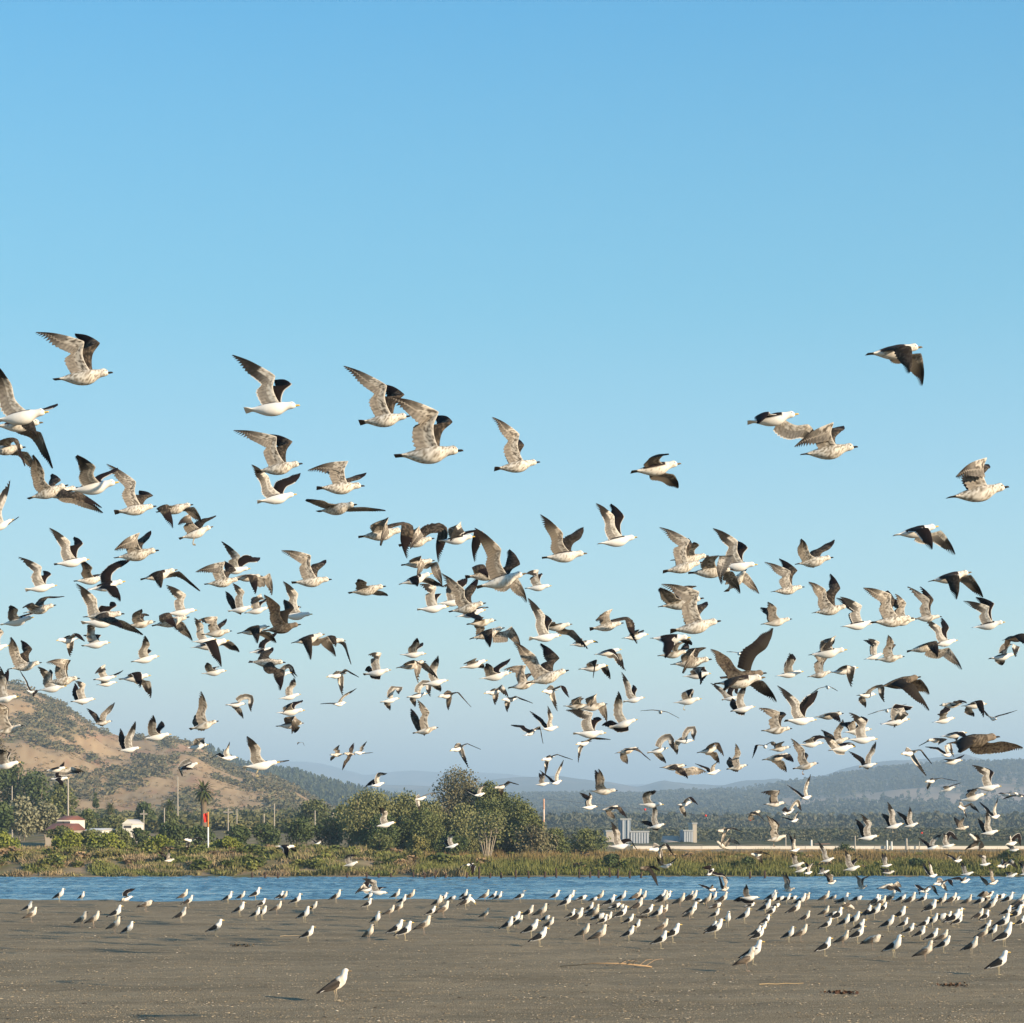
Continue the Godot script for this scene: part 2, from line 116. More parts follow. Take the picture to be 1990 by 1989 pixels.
	[6.349,6.295,-41.114,0.972,0.192,-0.135,-0.194,0.981,-0.002,-0.095,0.043,0.249,0.095,-0.429,0,0.129,-0.017,-0.237,0.034,-0.221,-0.302,0,0,0,"black-winged white gull, wings swept down, second from left in middle flock, far right"],
	[1.316,5.57,-41.177,0.98,0.184,0.076,-0.164,0.961,-0.222,-0.023,0.211,0.167,-0.121,-0.261,0.26,0.153,0.05,-0.217,0.065,-0.352,-0.186,1,0,0,"mottled brown gull, wings held level, rightmost in front of hills, centre"],
	[7.39,5.278,-41.245,0.984,0.176,-0.034,-0.159,0.947,0.28,0.044,0.274,0.02,-0.176,-0.416,0,0.076,0.26,-0.02,-0.023,-0.094,-0.347,0,0,0,"black-winged white gull, wings swept down, second from left in front of hills, far right"],
	[-7.775,7.262,-41.434,0.989,0.15,-0.009,-0.15,0.988,0.028,-0.064,0.126,0.23,0.109,0.069,0.34,-0.043,0.185,-0.192,0.018,0.004,-0.357,1,0,0,"mottled brown gull, wings held level, rightmost in middle flock, far left"],
	[1.343,6.396,-41.524,0.991,0.134,0.026,-0.132,0.99,-0.055,-0.043,0.103,0.246,-0.063,-0.357,0.18,0.17,0.042,-0.206,0.11,-0.265,-0.261,0,0,0,"black-winged white gull, wings swept down, second from left in middle flock, centre"],
	[-9.662,5.995,-41.93,0.985,0.157,0.073,-0.156,0.988,-0.012,-0.12,0.251,0.02,-0.155,0.123,0.315,-0.115,0.251,-0.037,-0.107,0.123,-0.334,0,0,0,"black-winged white gull, wings raised, fourth from left in middle flock, far left"],
	[6.188,5.458,-42.113,0.986,0.134,0.104,-0.141,0.988,0.067,0.01,-0.004,0.27,0.039,-0.194,0.315,0.138,0.022,-0.231,0.072,0.052,-0.349,1,0,0,"mottled brown gull, wings swept down, in front of hills, far right"],
	[7.446,6.637,-42.19,0.987,0.117,0.106,-0.106,0.989,-0.103,-0.041,0.267,0.02,-0.14,0.135,0.317,0.016,0.246,-0.111,0.081,0.047,-0.348,1,0,0,"mottled brown gull, wings raised, third from left in middle flock, far right"],
	[2.016,5.26,-42.446,0.952,0.286,0.111,-0.188,0.83,-0.525,-0.129,0.331,0.02,-0.064,0.245,0.285,-0.341,0.02,-0.02,-0.184,-0.059,-0.317,0,0,0,"black-winged white gull, wings raised, leftmost in front of hills, right of centre"],
	[-7.629,5.031,-42.474,0.985,0.168,-0.027,-0.169,0.985,-0.016,-0.087,0.156,0.203,0.021,0.214,0.307,0.007,0.175,-0.206,-0.089,0.132,-0.33,0,0,0,"black-winged white gull, wings raised, rightmost in front of hills, far left"],
	[1.059,5.711,-42.523,0.993,-0.007,0.122,0.007,1,0.001,-0.035,0.165,0.211,-0.221,-0.163,0.27,0.017,0.165,-0.213,-0.149,-0.163,-0.315,1,0,0,"mottled brown gull, wings held level, leftmost in front of hills, centre"],
	[-4.891,5.575,-42.617,0.992,0.102,-0.072,-0.095,0.991,0.095,-0.034,0.137,0.23,-0.132,-0.197,0.295,0.069,0.162,-0.205,0.039,0.071,-0.35,0,0,0,"black-winged white gull, wings held level, leftmost in front of hills, left of centre"],
	[-10.875,9.32,-42.696,0.861,0.496,-0.114,-0.494,0.759,-0.424,-0.017,0.36,0.02,0.152,0.497,0,0.111,0.084,-0.231,0.045,0.142,-0.334,0,0,0,"black-winged white gull, wings raised, leftmost in upper flock, far left"],
	[6.883,5.175,-42.712,0.987,0.127,-0.102,-0.127,0.992,0.013,-0.192,0.143,0.125,-0.091,-0.001,0.349,-0.214,0.143,-0.083,-0.16,-0.001,-0.323,0,0,0,"black-winged white gull, wings held level, second from left in front of hills, far right"],
	[-8.942,6.973,-42.756,0.992,0.121,0.046,-0.113,0.983,-0.146,-0.118,0.296,0.02,-0.043,0.032,0.354,-0.045,0.183,-0.193,-0.369,0.016,-0.17,0,0,0,"black-winged white gull, wings raised, fifth from left in middle flock, far left"],
	[-10.826,4.445,-42.817,0.972,0.203,-0.115,-0.202,0.979,0.024,-0.026,0.2,0.18,-0.045,0.054,0.352,-0.067,0.2,-0.169,-0.126,0.054,-0.332,0,0,0,"black-winged white gull, wings raised, leftmost in front of hills, far left"],
	[5.513,6.368,-43.055,0.984,0.171,-0.056,-0.168,0.984,0.062,-0.045,0.177,0.199,-0.109,0.174,0.311,0.038,0.263,-0.047,-0.004,0.145,-0.335,0,0,0,"black-winged white gull, wings raised, rightmost in middle flock, right of centre"],
	[-7.971,6.662,-43.039,0.963,0.226,-0.149,-0.238,0.969,-0.07,0.011,0.222,0.153,-0.009,0.171,0.326,-0.024,0.137,-0.231,-0.094,0.079,-0.341,0,0,0,"black-winged white gull, wings raised, seventh from left in middle flock, far left"],
	[-1.086,6.54,-43.126,0.952,0.289,-0.105,-0.296,0.953,-0.063,-0.036,0.046,0.264,-0.227,-0.122,0.282,0.089,-0.022,-0.254,0.029,-0.049,-0.354,0,0,0,"black-winged white gull, wings held level, second from left in middle flock, centre"],
	[-10.966,5.871,-43.271,0.99,0.138,0.034,-0.138,0.99,-0.005,-0.063,0.312,0.02,-0.039,0.3,0.247,-0.062,0.312,-0.024,-0.022,0.3,-0.249,0,0,0,"black-winged white gull, wings raised, second from left in middle flock, far left"],
	[5.267,4.62,-43.341,0.975,0.212,0.065,-0.204,0.973,-0.108,0.15,0.002,0.225,0.056,-0.16,0.327,0.076,-0.118,-0.231,0.131,-0.213,-0.287,1,0,0,"mottled brown gull, wings swept down, rightmost in front of hills, right of centre"],
	[8.493,7.617,-43.562,0.994,0.079,0.073,-0.079,0.997,-0.005,-0.079,0.351,0.02,-0.439,0.279,0,0.025,0.359,-0.02,-0.217,0.296,-0.174,1,0,0,"mottled brown gull, wings raised, rightmost in middle flock, far right"],
	[-3.157,6.449,-43.714,0.98,0.16,0.12,-0.103,0.917,-0.386,-0.01,0.36,0.02,-0.234,-0.054,0.293,-0.268,0.096,-0.02,-0.109,-0.042,-0.343,0,0,0,"black-winged white gull, wings raised, rightmost in middle flock, left of centre"],
	[-5.013,5.348,-43.749,0.985,0.12,0.124,-0.109,0.99,-0.092,0.027,0.15,0.223,-0.034,-0.378,0.153,0.062,-0.065,-0.255,-0.104,-0.105,-0.334,2,0,0,"pale-headed dark gull, wings swept down, in front of hills, left of centre"],
	[3.442,5.852,-43.818,0.981,0.151,0.124,-0.15,0.989,-0.019,-0.011,0.207,0.173,-0.078,-0.164,0.322,0.032,0.207,-0.17,0.004,-0.164,-0.331,0,1,0,"black-winged white gull, wings held level, fifth from left in front of hills, right of centre"],
	[3.658,6.431,-44.065,0.99,0.109,0.088,-0.112,0.993,0.028,-0.044,0.124,0.236,0.016,-0.353,0.193,0.081,0.174,-0.19,-0.071,-0.367,-0.163,0,0,0,"black-winged white gull, wings swept down, rightmost in middle flock, right of centre"],
	[1.761,6.895,-44.029,0.972,0.208,-0.107,-0.211,0.977,-0.015,0.005,-0.015,0.27,0.255,-0.429,0,0.182,-0.063,-0.189,0.098,-0.31,-0.226,0,0,0,"black-winged white gull, wings swept down, rightmost in middle flock, centre"],
	[10.26,6.829,-44.267,0.978,0.177,-0.112,-0.196,0.962,-0.189,0.09,0.233,0.101,0.007,-0.295,0.254,0.02,-0.099,-0.25,0.066,-0.06,-0.349,0,0,0,"black-winged white gull, wings held level, rightmost in middle flock, far right"],
	[1.675,3.979,-44.303,0.999,0.03,-0.039,-0.029,1,0.001,-0.106,0.198,0.149,-0.106,0.233,0.283,-0.117,0.198,-0.141,-0.128,0.233,-0.274,1,0,0,"mottled brown gull, wings raised, rightmost in front of hills, centre"],
	[6.826,4.86,-44.359,0.974,0.159,-0.164,-0.19,0.963,-0.191,-0.251,0.083,0.053,-0.268,0.092,0.264,0.165,0.092,-0.193,0.142,-0.074,-0.33,0,0,0,"black-winged white gull, wings held level, leftmost in front of hills, far right"],
	[9.751,3.777,-44.924,0.958,0.253,0.135,-0.25,0.967,-0.035,-0.052,0.118,0.237,-0.144,0.012,0.335,0.016,0.118,-0.243,-0.046,0.012,-0.362,0,0,0,"black-winged white gull, wings held level, seventh from left in front of hills, far right"],
	[-4.225,7.304,-44.974,0.993,-0.053,0.108,0.067,0.989,-0.13,-0.019,0.042,0.266,0.059,-0.25,0.283,0.15,-0.036,-0.222,0.14,-0.465,0,2,0,0,"pale-headed dark gull, wings swept down, rightmost in middle flock, left of centre"],
	[2.407,7.333,-45.006,0.972,0.172,-0.159,-0.168,0.985,0.04,-0.034,0.079,0.256,-0.107,-0.1,0.335,0.067,0.074,-0.251,0.075,0.085,-0.344,0,0,0,"black-winged white gull, wings held level, leftmost in middle flock, right of centre"],
	[3.266,4.517,-45.442,0.99,0.091,-0.109,-0.084,0.994,0.062,0.075,-0.078,0.247,0.107,-0.217,0.292,0.345,-0.053,-0.02,0.321,-0.083,-0.219,1,0,0,"mottled brown gull, wings swept down, second from left in front of hills, right of centre"],
	[9.28,7.223,-45.432,0.97,0.198,-0.144,-0.213,0.972,-0.099,-0.21,0.277,0.02,-0.353,0.203,0.087,0.001,0.299,-0.02,-0.073,0.241,-0.286,0,0,0,"black-winged white gull, wings raised, third from left in middle flock, far right"],
	[0.288,8.551,-46.116,0.992,0.096,0.085,-0.091,0.994,-0.058,-0.103,0.345,0.02,-0.254,-0.1,0.272,-0.031,0.255,-0.084,0.023,0.078,-0.35,0,0,0,"black-winged white gull, wings raised, rightmost in upper flock, centre"],
	[9.687,5.25,-46.525,0.988,0.152,0.037,-0.151,0.988,-0.006,0.04,0.002,0.267,0.034,-0.14,0.335,0.06,0.002,-0.263,0.059,-0.14,-0.332,0,0,0,"black-winged white gull, wings swept down, third from left in front of hills, far right"],
	[-9.922,7.507,-47.034,-0.662,-0.126,0.739,-0.231,0.972,-0.041,0.048,-0.049,-0.261,0.001,-0.299,-0.25,0.233,0.101,0.092,0.273,-0.183,0.222,0,0,0,"black-winged white gull, wings held level leftward, in middle flock, far left"],
	[-2.559,7.14,-47.032,0.997,0.04,0.069,-0.04,0.999,-0.003,0.037,0.164,0.212,-0.002,0.124,0.341,0.066,0.164,-0.204,0.044,0.124,-0.338,0,0,0,"black-winged white gull, wings raised, leftmost in middle flock, centre"],
	[-2.047,6.463,-47.09,0.983,0.173,-0.055,-0.18,0.898,-0.402,-0.058,0.299,0.02,0.047,0.232,0.295,-0.013,-0.066,-0.261,0.025,-0.116,-0.342,0,0,0,"black-winged white gull, wings raised, third from left in middle flock, centre"],
	[6.452,4.537,-47.274,0.964,0.23,0.131,-0.184,0.938,-0.294,-0.13,0.305,0.02,-0.298,0.271,0.101,-0.028,0.201,-0.178,0.013,0.086,-0.349,1,1,0,"mottled brown gull, wings raised, rightmost in front of hills, right of centre"],
	[-2.278,5.353,-47.23,0.972,0.232,-0.016,-0.231,0.955,-0.184,-0.015,0.36,0.02,-0.23,0.273,0.188,-0.269,0.24,-0.02,-0.165,0.238,-0.259,1,0,0,"mottled brown gull, wings raised, leftmost in front of hills, centre"],
	[10.392,5.997,-47.567,0.993,0.096,-0.071,-0.1,0.993,-0.066,0.012,0.059,0.263,0.022,-0.384,0.143,-0.104,-0.136,-0.209,0.146,-0.123,-0.318,0,0,0,"black-winged white gull, wings swept down, rightmost in front of hills, far right"],
	[10.724,4.094,-47.581,0.995,0.093,-0.026,-0.096,0.981,-0.169,-0.094,0.347,0.02,-0.394,0.133,0.05,0.029,0.315,-0.02,-0.099,0.12,-0.332,0,0,0,"black-winged white gull, wings raised, third from left in front of hills, far right"],
	[1.347,7.439,-47.966,0.987,0.154,0.036,-0.153,0.988,-0.012,-0.118,0.049,0.238,-0.194,-0.137,0.294,0.159,0.052,-0.212,0.136,-0.017,-0.338,0,0,0,"black-winged white gull, wings held level, rightmost in middle flock, centre"],
	[6.932,6.723,-48.321,0.974,0.2,0.106,-0.195,0.979,-0.056,0.004,0.342,0.02,-0.297,0.093,0.239,0.067,0.345,-0.02,0.033,0.122,-0.341,1,0,0,"mottled brown gull, wings raised, leftmost in middle flock, far right"],
	[-12.425,7.362,-48.399,0.969,0.206,-0.136,-0.204,0.979,0.029,0.049,0.321,0.02,-0.066,0.118,0.338,0.041,0.321,-0.033,-0.156,0.118,-0.307,0,0,0,"black-winged white gull, wings raised, leftmost in middle flock, far left"],
	[-6.705,8.297,-48.607,0.983,0.163,0.089,-0.144,0.971,-0.19,-0.006,0.36,0.02,-0.209,0.172,0.273,-0.285,0.22,-0.02,-0.198,0.207,-0.261,0,0,0,"black-winged white gull, wings raised, leftmost in middle flock, left of centre"],
	[-6.357,8.279,-48.89,0.975,0.218,0.044,-0.214,0.974,-0.073,0.007,0.36,0.02,-0.157,-0.246,0.256,0.08,0.199,-0.164,-0.004,0.095,-0.348,0,0,0,"black-winged white gull, wings held level, rightmost in middle flock, left of centre"],
	[-7.381,6.846,-48.957,0.99,0.12,0.078,-0.12,0.993,-0.01,-0.13,0.096,0.216,-0.023,0.048,0.354,-0.094,0.096,-0.234,0.033,0.048,-0.353,0,0,0,"black-winged white gull, wings held level, leftmost in middle flock, left of centre"],
	[6.848,5.162,-49.176,0.997,0.081,-0.011,-0.081,0.997,0.001,-0.064,0.122,0.232,-0.282,-0.124,0.243,0.216,0.117,-0.112,0.272,-0.008,-0.272,0,0,0,"black-winged white gull, wings held level, rightmost in front of hills, right of centre"],
	[5.228,5.965,-49.2,0.981,0.193,-0.015,-0.189,0.938,-0.289,-0.083,0.298,0.02,0.022,0.209,0.309,-0.251,0.109,-0.02,-0.04,0.135,-0.336,0,0,0,"black-winged white gull, wings raised, fifth from left in front of hills, right of centre"],
	[3.035,3.74,-49.368,0.995,-0.001,0.097,0.001,1,0,-0.153,0.189,0.117,0.13,0.119,0.324,-0.127,0.189,-0.144,0.19,0.119,-0.293,0,0,0,"black-winged white gull, wings raised, third from left in front of hills, right of centre"],
	[10.99,6.197,-50.063,-0.995,-0.069,0.076,-0.068,0.998,0.005,0.209,0.075,-0.154,0.046,-0.078,-0.352,0.23,0.075,0.12,0.099,-0.078,0.34,1,0,0,"mottled brown gull, wings held level leftward, in front of hills, far right"],
	[2.529,5.003,-50.397,0.958,0.231,-0.167,-0.238,0.971,-0.022,0.122,0.003,0.241,0.332,-0.283,0,-0.088,-0.158,-0.2,0.057,-0.188,-0.316,1,0,0,"mottled brown gull, wings swept down, leftmost in front of hills, right of centre"],
	[-7.858,7.739,-50.528,0.99,0.135,-0.029,-0.135,0.991,0.004,-0.134,0.321,0.02,-0.129,0.165,0.309,-0.134,0.321,-0.012,-0.147,0.165,-0.301,0,0,0,"black-winged white gull, wings raised, rightmost in middle flock, far left"],
	[-10.855,6.276,-50.598,0.982,0.126,-0.138,-0.146,0.978,-0.147,-0.045,0.357,0.02,-0.146,0.057,0.331,-0.211,0.164,-0.038,-0.138,0.255,-0.258,0,0,0,"black-winged white gull, wings raised, second from left in front of hills, far left"],
	[2.38,2.703,-50.831,0.989,0.064,-0.133,-0.121,0.867,-0.484,-0.117,0.271,0.02,-0.206,0.296,0.182,0.189,0.112,-0.157,0.165,-0.222,-0.269,0,0,0,"black-winged white gull, wings raised, leftmost before the far bank, right of centre"],
	[4.588,5.034,-51.042,0.966,0.25,-0.066,-0.258,0.954,-0.153,0.133,0.126,0.198,0.118,-0.332,0.194,0.116,-0.096,-0.224,0.126,-0.251,-0.265,2,0,0,"pale-headed dark gull, wings swept down, in front of hills, right of centre"],
	[10.164,5.083,-51.681,-0.771,-0.112,0.626,-0.401,0.85,-0.342,0.201,-0.16,-0.083,0.335,-0.398,0,0.356,0.055,0.02,0.255,-0.339,0,0,0,0,"black-winged white gull, wings swept down leftward, leftmost in front of hills, far right"],
	[10.548,5.817,-51.608,0.97,0.202,-0.132,-0.186,0.975,0.121,-0.063,0.123,0.232,-0.275,-0.034,0.268,0.093,0.222,-0.122,0.011,0.14,-0.336,0,0,0,"black-winged white gull, wings held level, third from left in front of hills, far right"],
	[11.687,5.138,-51.726,0.998,-0.067,-0.009,0.067,0.998,-0.001,-0.153,0.048,0.217,-0.193,0.008,0.317,-0.157,0.048,-0.215,-0.198,0.008,-0.314,0,0,0,"black-winged white gull, wings held level, eighth from left in front of hills, far right"],
	[6.373,2.833,-51.864,0.961,0.248,-0.12,-0.26,0.961,-0.093,-0.072,0.268,0.02,-0.263,0.261,0.168,-0.006,0.288,-0.02,-0.123,0.182,-0.304,1,1,0,"mottled brown gull, wings raised, before the far bank, right of centre"],
	[-6.629,7.603,-51.972,0.985,0.171,-0.009,-0.152,0.896,0.418,0.102,-0.083,0.236,-0.121,-0.354,0.162,0.099,0.211,-0.137,0.197,0.263,-0.222,0,0,0,"black-winged white gull, wings swept down, second from left in middle flock, left of centre"],
	[-8.389,5.206,-52.811,0.97,0.181,-0.163,-0.178,0.984,0.03,0.114,0.196,0.146,0.052,-0.256,0.279,0.059,0.196,-0.175,-0.042,-0.256,-0.281,0,0,0,"black-winged white gull, wings held level, rightmost in front of hills, far left"],
	[1.166,6.748,-53.492,-0.66,-0.116,0.742,-0.303,0.945,-0.122,0.106,-0.083,-0.234,0.187,-0.415,0,0.328,0.108,0.02,0.202,-0.3,0.181,0,0,0,"black-winged white gull, wings swept down leftward, rightmost in middle flock, centre"],
	[8.92,6.592,-53.129,0.88,0.077,-0.468,-0.141,0.985,-0.102,0.144,0.146,0.176,0.161,-0.376,0.081,-0.074,-0.097,-0.241,0.093,-0.212,-0.298,0,0,0,"black-winged white gull, wings swept down, rightmost in middle flock, far right"],
	[8.185,5.373,-53.416,0.978,0.209,0.011,-0.203,0.96,-0.191,0.003,0.274,0.02,-0.029,0.213,0.307,-0.224,0.093,-0.119,-0.242,0.167,-0.254,1,0,0,"mottled brown gull, wings raised, in front of hills, far right"],
	[-6.123,6.545,-53.916,0.961,0.222,-0.163,-0.219,0.975,0.037,0.06,0.252,0.076,0.014,0.165,0.328,0.032,0.252,-0.092,-0.095,0.165,-0.314,0,0,0,"black-winged white gull, wings raised, second from left in middle flock, left of centre"],
	[-10.993,7.055,-54.032,0.977,0.154,-0.146,-0.181,0.964,-0.196,-0.096,0.324,0.02,-0.205,-0.248,0.229,0.154,0.068,-0.211,0.13,0.15,-0.315,0,0,0,"black-winged white gull, wings held level, second from left in middle flock, far left"],
	[-8.824,4.715,-54.349,0.955,0.274,0.115,-0.268,0.961,-0.068,-0.11,-0.09,0.229,0.234,-0.05,0.293,-0.276,-0.189,-0.02,-0.044,-0.119,-0.34,0,0,0,"black-winged white gull, wings swept down, rightmost in front of hills, far left"],
	[6.66,3.786,-54.445,0.988,0.071,-0.137,-0.085,0.991,-0.104,0.006,0.313,0.02,-0.465,-0.042,0,-0.009,0.189,-0.193,0.126,0.154,-0.315,2,0,0,"pale-headed dark gull, wings raised, in front of hills, right of centre"],
	[-10.527,5.221,-55.003,0.981,0.15,-0.119,-0.166,0.977,-0.132,0.016,0.353,0.02,0.101,0.332,0.201,-0.248,0.247,-0.02,-0.13,0.289,-0.234,0,0,0,"black-winged white gull, wings raised, third from left in front of hills, far left"],
	[-1.52,6.783,-55.352,-0.773,-0.199,0.602,-0.225,0.974,0.033,0.097,-0.117,-0.223,0.024,-0.253,-0.284,0.356,0.056,0.02,0.348,-0.37,0,2,0,0,"pale-headed dark gull, wings swept down leftward, in middle flock, centre"],
	[-0.253,6.867,-55.329,-0.833,-0.176,0.524,-0.255,0.964,-0.081,0.1,-0.058,-0.244,0.041,-0.264,-0.276,0.313,0.178,0.02,0.175,-0.365,0.096,0,0,0,"black-winged white gull, wings swept down leftward, leftmost in middle flock, centre"],
	[0.328,5.627,-54.948,0.57,0.349,-0.744,-0.077,0.924,0.375,0.168,0.107,0.183,0.086,-0.449,0,-0.216,0.121,-0.109,-0.322,0.032,-0.227,0,0,0,"black-winged white gull, wings swept down, rightmost in front of hills, centre"],
	[-4.462,7.319,-55.323,-0.84,-0.202,0.504,-0.338,0.921,-0.195,0.135,-0.072,-0.222,0.107,-0.43,0,0.327,0.147,0.02,0.349,-0.21,0.088,0,0,0,"black-winged white gull, wings held level leftward, in middle flock, left of centre"],
	[-12.722,4.713,-56.016,0.986,0.15,-0.068,-0.154,0.986,-0.06,0.077,-0.017,0.258,-0.142,-0.052,0.333,0.32,0.012,-0.02,0.313,-0.103,-0.221,0,0,0,"black-winged white gull, wings held level, leftmost in front of hills, far left"],
	[6.998,5.28,-56.04,0.989,0.146,0.011,-0.146,0.989,-0.002,-0.054,0.112,0.24,-0.004,0.018,0.357,-0.049,0.112,-0.241,0.004,0.018,-0.357,1,0,0,"mottled brown gull, wings held level, rightmost in front of hills, right of centre"],
	[5.895,4.769,-56.515,0.979,0.203,0.007,-0.191,0.93,-0.313,-0.018,0.32,0.02,-0.137,0.265,0.252,-0.228,0.125,-0.073,-0.019,0.132,-0.339,1,0,0,"mottled brown gull, wings raised, leftmost in front of hills, right of centre"],
	[3.058,6.625,-56.528,0.978,0.201,0.049,-0.17,0.918,-0.357,-0.192,0.304,0.02,-0.231,0.399,0,-0.021,0.25,-0.099,-0.058,0.154,-0.329,0,0,0,"black-winged white gull, wings raised, second from left in front of hills, right of centre"],
	[3.753,5.238,-57.075,0.97,0.242,0.013,-0.225,0.917,-0.328,0.167,0.254,0.02,0.186,-0.316,0.174,0.008,-0.114,-0.245,0.174,-0.249,-0.247,0,0,0,"black-winged white gull, wings held level, second from left in front of hills, right of centre"],
	[4.238,2.624,-57.392,-0.795,-0.136,0.592,-0.325,0.918,-0.225,0.209,-0.144,-0.093,0.108,-0.272,-0.256,0.312,0.124,0.02,0.209,-0.308,0.165,0,0,0,"black-winged white gull, wings swept down leftward, before the far bank, right of centre"],
	[-2.92,6.783,-57.133,0.94,0.204,-0.274,-0.258,0.95,-0.177,0.121,0.242,0.02,0.152,-0.323,0.188,-0.157,-0.078,-0.206,0.008,-0.228,-0.299,0,0,0,"black-winged white gull, wings held level, leftmost in middle flock, centre"],
	[11.941,4.966,-57.19,0.986,0.13,-0.102,-0.128,0.991,0.025,-0.091,0.012,0.254,-0.315,0.004,0.236,0.164,0.049,-0.209,0.209,0.121,-0.292,0,0,0,"black-winged white gull, wings held level, sixth from left in front of hills, far right"],
	[-3.832,3.193,-57.504,0.965,0.206,-0.164,-0.203,0.979,0.035,-0.042,0.271,0.02,-0.137,0.176,0.302,-0.046,0.271,-0.005,-0.23,0.176,-0.24,0,0,0,"black-winged white gull, wings raised, rightmost before the far bank, left of centre"],
	[9.732,2.844,-57.92,0.988,0.151,-0.017,-0.151,0.969,-0.194,-0.014,0.351,0.02,-0.307,0.27,0.084,-0.221,0.284,-0.02,-0.155,0.202,-0.284,0,0,0,"black-winged white gull, wings raised, third from left before the far bank, far right"],
	[9.966,7.92,-58.23,0.943,0.305,-0.132,-0.302,0.952,0.042,0.056,0.356,0.02,-0.336,0.079,0.203,0.049,0.356,-0.035,-0.379,0.079,-0.103,0,0,0,"black-winged white gull, wings raised, second from left in middle flock, far right"],
	[6.323,3.107,-59.624,-0.711,-0.089,0.697,-0.272,0.949,-0.157,0.055,-0.239,-0.114,0.01,-0.188,-0.319,0.239,0.051,0.116,0.301,-0.103,0.234,1,0,0,"mottled brown gull, wings held level leftward, rightmost before the far bank, right of centre"],
	[4.102,2.009,-59.613,-0.751,-0.041,0.659,0.387,0.782,0.49,0.298,0.036,-0.02,0.205,-0.168,-0.277,0.203,-0.194,0.02,0.146,-0.293,0.224,3,0,0,"very dark brown gull, wings swept down leftward, before the far bank, right of centre"],
	[2.298,5.66,-59.598,-0.775,-0.174,0.608,-0.316,0.939,-0.134,-0.026,-0.091,-0.253,-0.023,-0.44,0,0.311,0.152,0.02,0.516,-0.066,0,0,0,0,"black-winged white gull, wings held level leftward, rightmost in front of hills, centre"],
	[0.144,6.889,-59.619,-0.729,-0.079,0.68,-0.149,0.988,-0.045,-0.025,-0.059,-0.262,0.046,-0.287,-0.258,0.229,0.067,0.126,0.48,-0.201,0,0,0,0,"black-winged white gull, wings swept down leftward, in front of hills, centre"],
	[0.86,5.992,-59.244,0.809,0.14,-0.571,-0.159,0.987,0.018,-0.03,0.256,0.082,-0.13,0.335,0.184,-0.284,0.221,-0.02,-0.344,0.238,-0.032,0,0,0,"black-winged white gull, wings raised, third from left in front of hills, centre"],
	[-1.383,5.523,-59.622,-0.678,-0.257,0.688,-0.427,0.9,-0.085,0.14,-0.04,-0.227,0.255,-0.451,0,0.335,0.131,0.02,0.388,-0.158,0.03,0,0,0,"black-winged white gull, wings held level leftward, leftmost in front of hills, centre"],
	[12.519,5.725,-59.521,-0.932,-0.086,0.351,-0.08,0.996,0.03,0.013,0.001,-0.27,-0.312,-0.172,-0.123,0.187,0.001,0.194,-0.154,-0.172,0.298,2,0,0,"pale-headed dark gull, wings swept down leftward, in front of hills, far right"],
	[-11.999,7.277,-59.377,0.977,0.149,-0.154,-0.147,0.989,0.023,-0.056,0.038,0.261,-0.021,-0.002,0.357,-0.134,0.038,-0.231,-0.13,-0.002,-0.333,0,0,0,"black-winged white gull, wings held level, rightmost in middle flock, far left"],
	[-6.899,2.619,-59.926,0.989,-0.021,-0.144,0.028,0.999,0.043,0.003,-0.056,0.264,0.006,-0.274,0.271,0.136,-0.062,-0.225,0.011,-0.122,-0.342,0,0,0,"black-winged white gull, wings swept down, before the far bank, left of centre"],
	[-8.496,6.795,-61.025,0.986,0.069,-0.152,-0.101,0.972,-0.212,0.268,0.134,0.02,0.098,-0.386,0.115,-0.005,-0.112,-0.246,0.075,-0.297,-0.244,0,0,0,"black-winged white gull, wings swept down, leftmost in front of hills, left of centre"],
	[11.139,3.127,-61.499,0.965,0.259,-0.048,-0.26,0.907,-0.333,-0.078,0.312,0.02,-0.215,0.358,0.036,-0.238,0.241,-0.02,-0.132,0.097,-0.329,0,1,0,"black-winged white gull, wings raised, fifth from left before the far bank, far right"],
	[1.28,5.298,-62.008,-0.664,-0.2,0.72,-0.303,0.953,-0.014,0.012,-0.089,-0.255,0.003,-0.382,-0.149,0.319,0.107,0.02,0.455,-0.156,0,0,0,0,"black-winged white gull, wings held level leftward, second from left in front of hills, centre"],
	[-3.946,6.918,-61.708,0.935,0.219,-0.28,-0.293,0.921,-0.258,0.089,0.311,0.02,0.089,-0.187,0.31,-0.118,-0.083,-0.228,0.018,-0.212,-0.308,0,0,0,"black-winged white gull, wings held level, rightmost in front of hills, left of centre"],
	[-8.757,5.237,-61.619,0.815,0.061,-0.576,-0.212,0.957,-0.199,-0.104,0.252,0.02,0.091,0.18,0.313,-0.336,0.128,-0.02,-0.307,-0.157,-0.204,0,0,0,"black-winged white gull, wings raised, leftmost in front of hills, left of centre"],
	[2.666,3.68,-62.074,0.964,0.22,-0.15,-0.226,0.974,-0.021,0.206,-0.008,0.175,0.21,-0.337,0.116,-0.017,-0.175,-0.205,0.112,-0.169,-0.313,1,0,0,"mottled brown gull, wings swept down, in front of hills, centre"],
	[-4.357,1.211,-62.348,0.991,-0.056,0.12,0.082,0.972,-0.22,-0.154,0.318,0.02,-0.391,0.088,0.106,-0.001,0.116,-0.244,0.125,0.014,-0.341,0,0,0,"black-winged white gull, wings raised, low over water, left of centre"],
	[-7.371,7.839,-63.185,0.975,0.137,-0.174,-0.135,0.991,0.024,0.136,0.167,0.163,0.268,-0.301,0.1,0.072,0.167,-0.2,0.217,-0.301,-0.187,0,0,0,"black-winged white gull, wings swept down, rightmost in middle flock, left of centre"],
	[7.063,0.968,-63.701,0.995,0.045,0.089,-0.012,0.939,-0.344,-0.17,0.143,0.154,-0.081,0.255,0.275,-0.36,0.011,-0.02,-0.217,-0.132,-0.284,0,0,0,"black-winged white gull, wings raised, low over water, right of centre"],
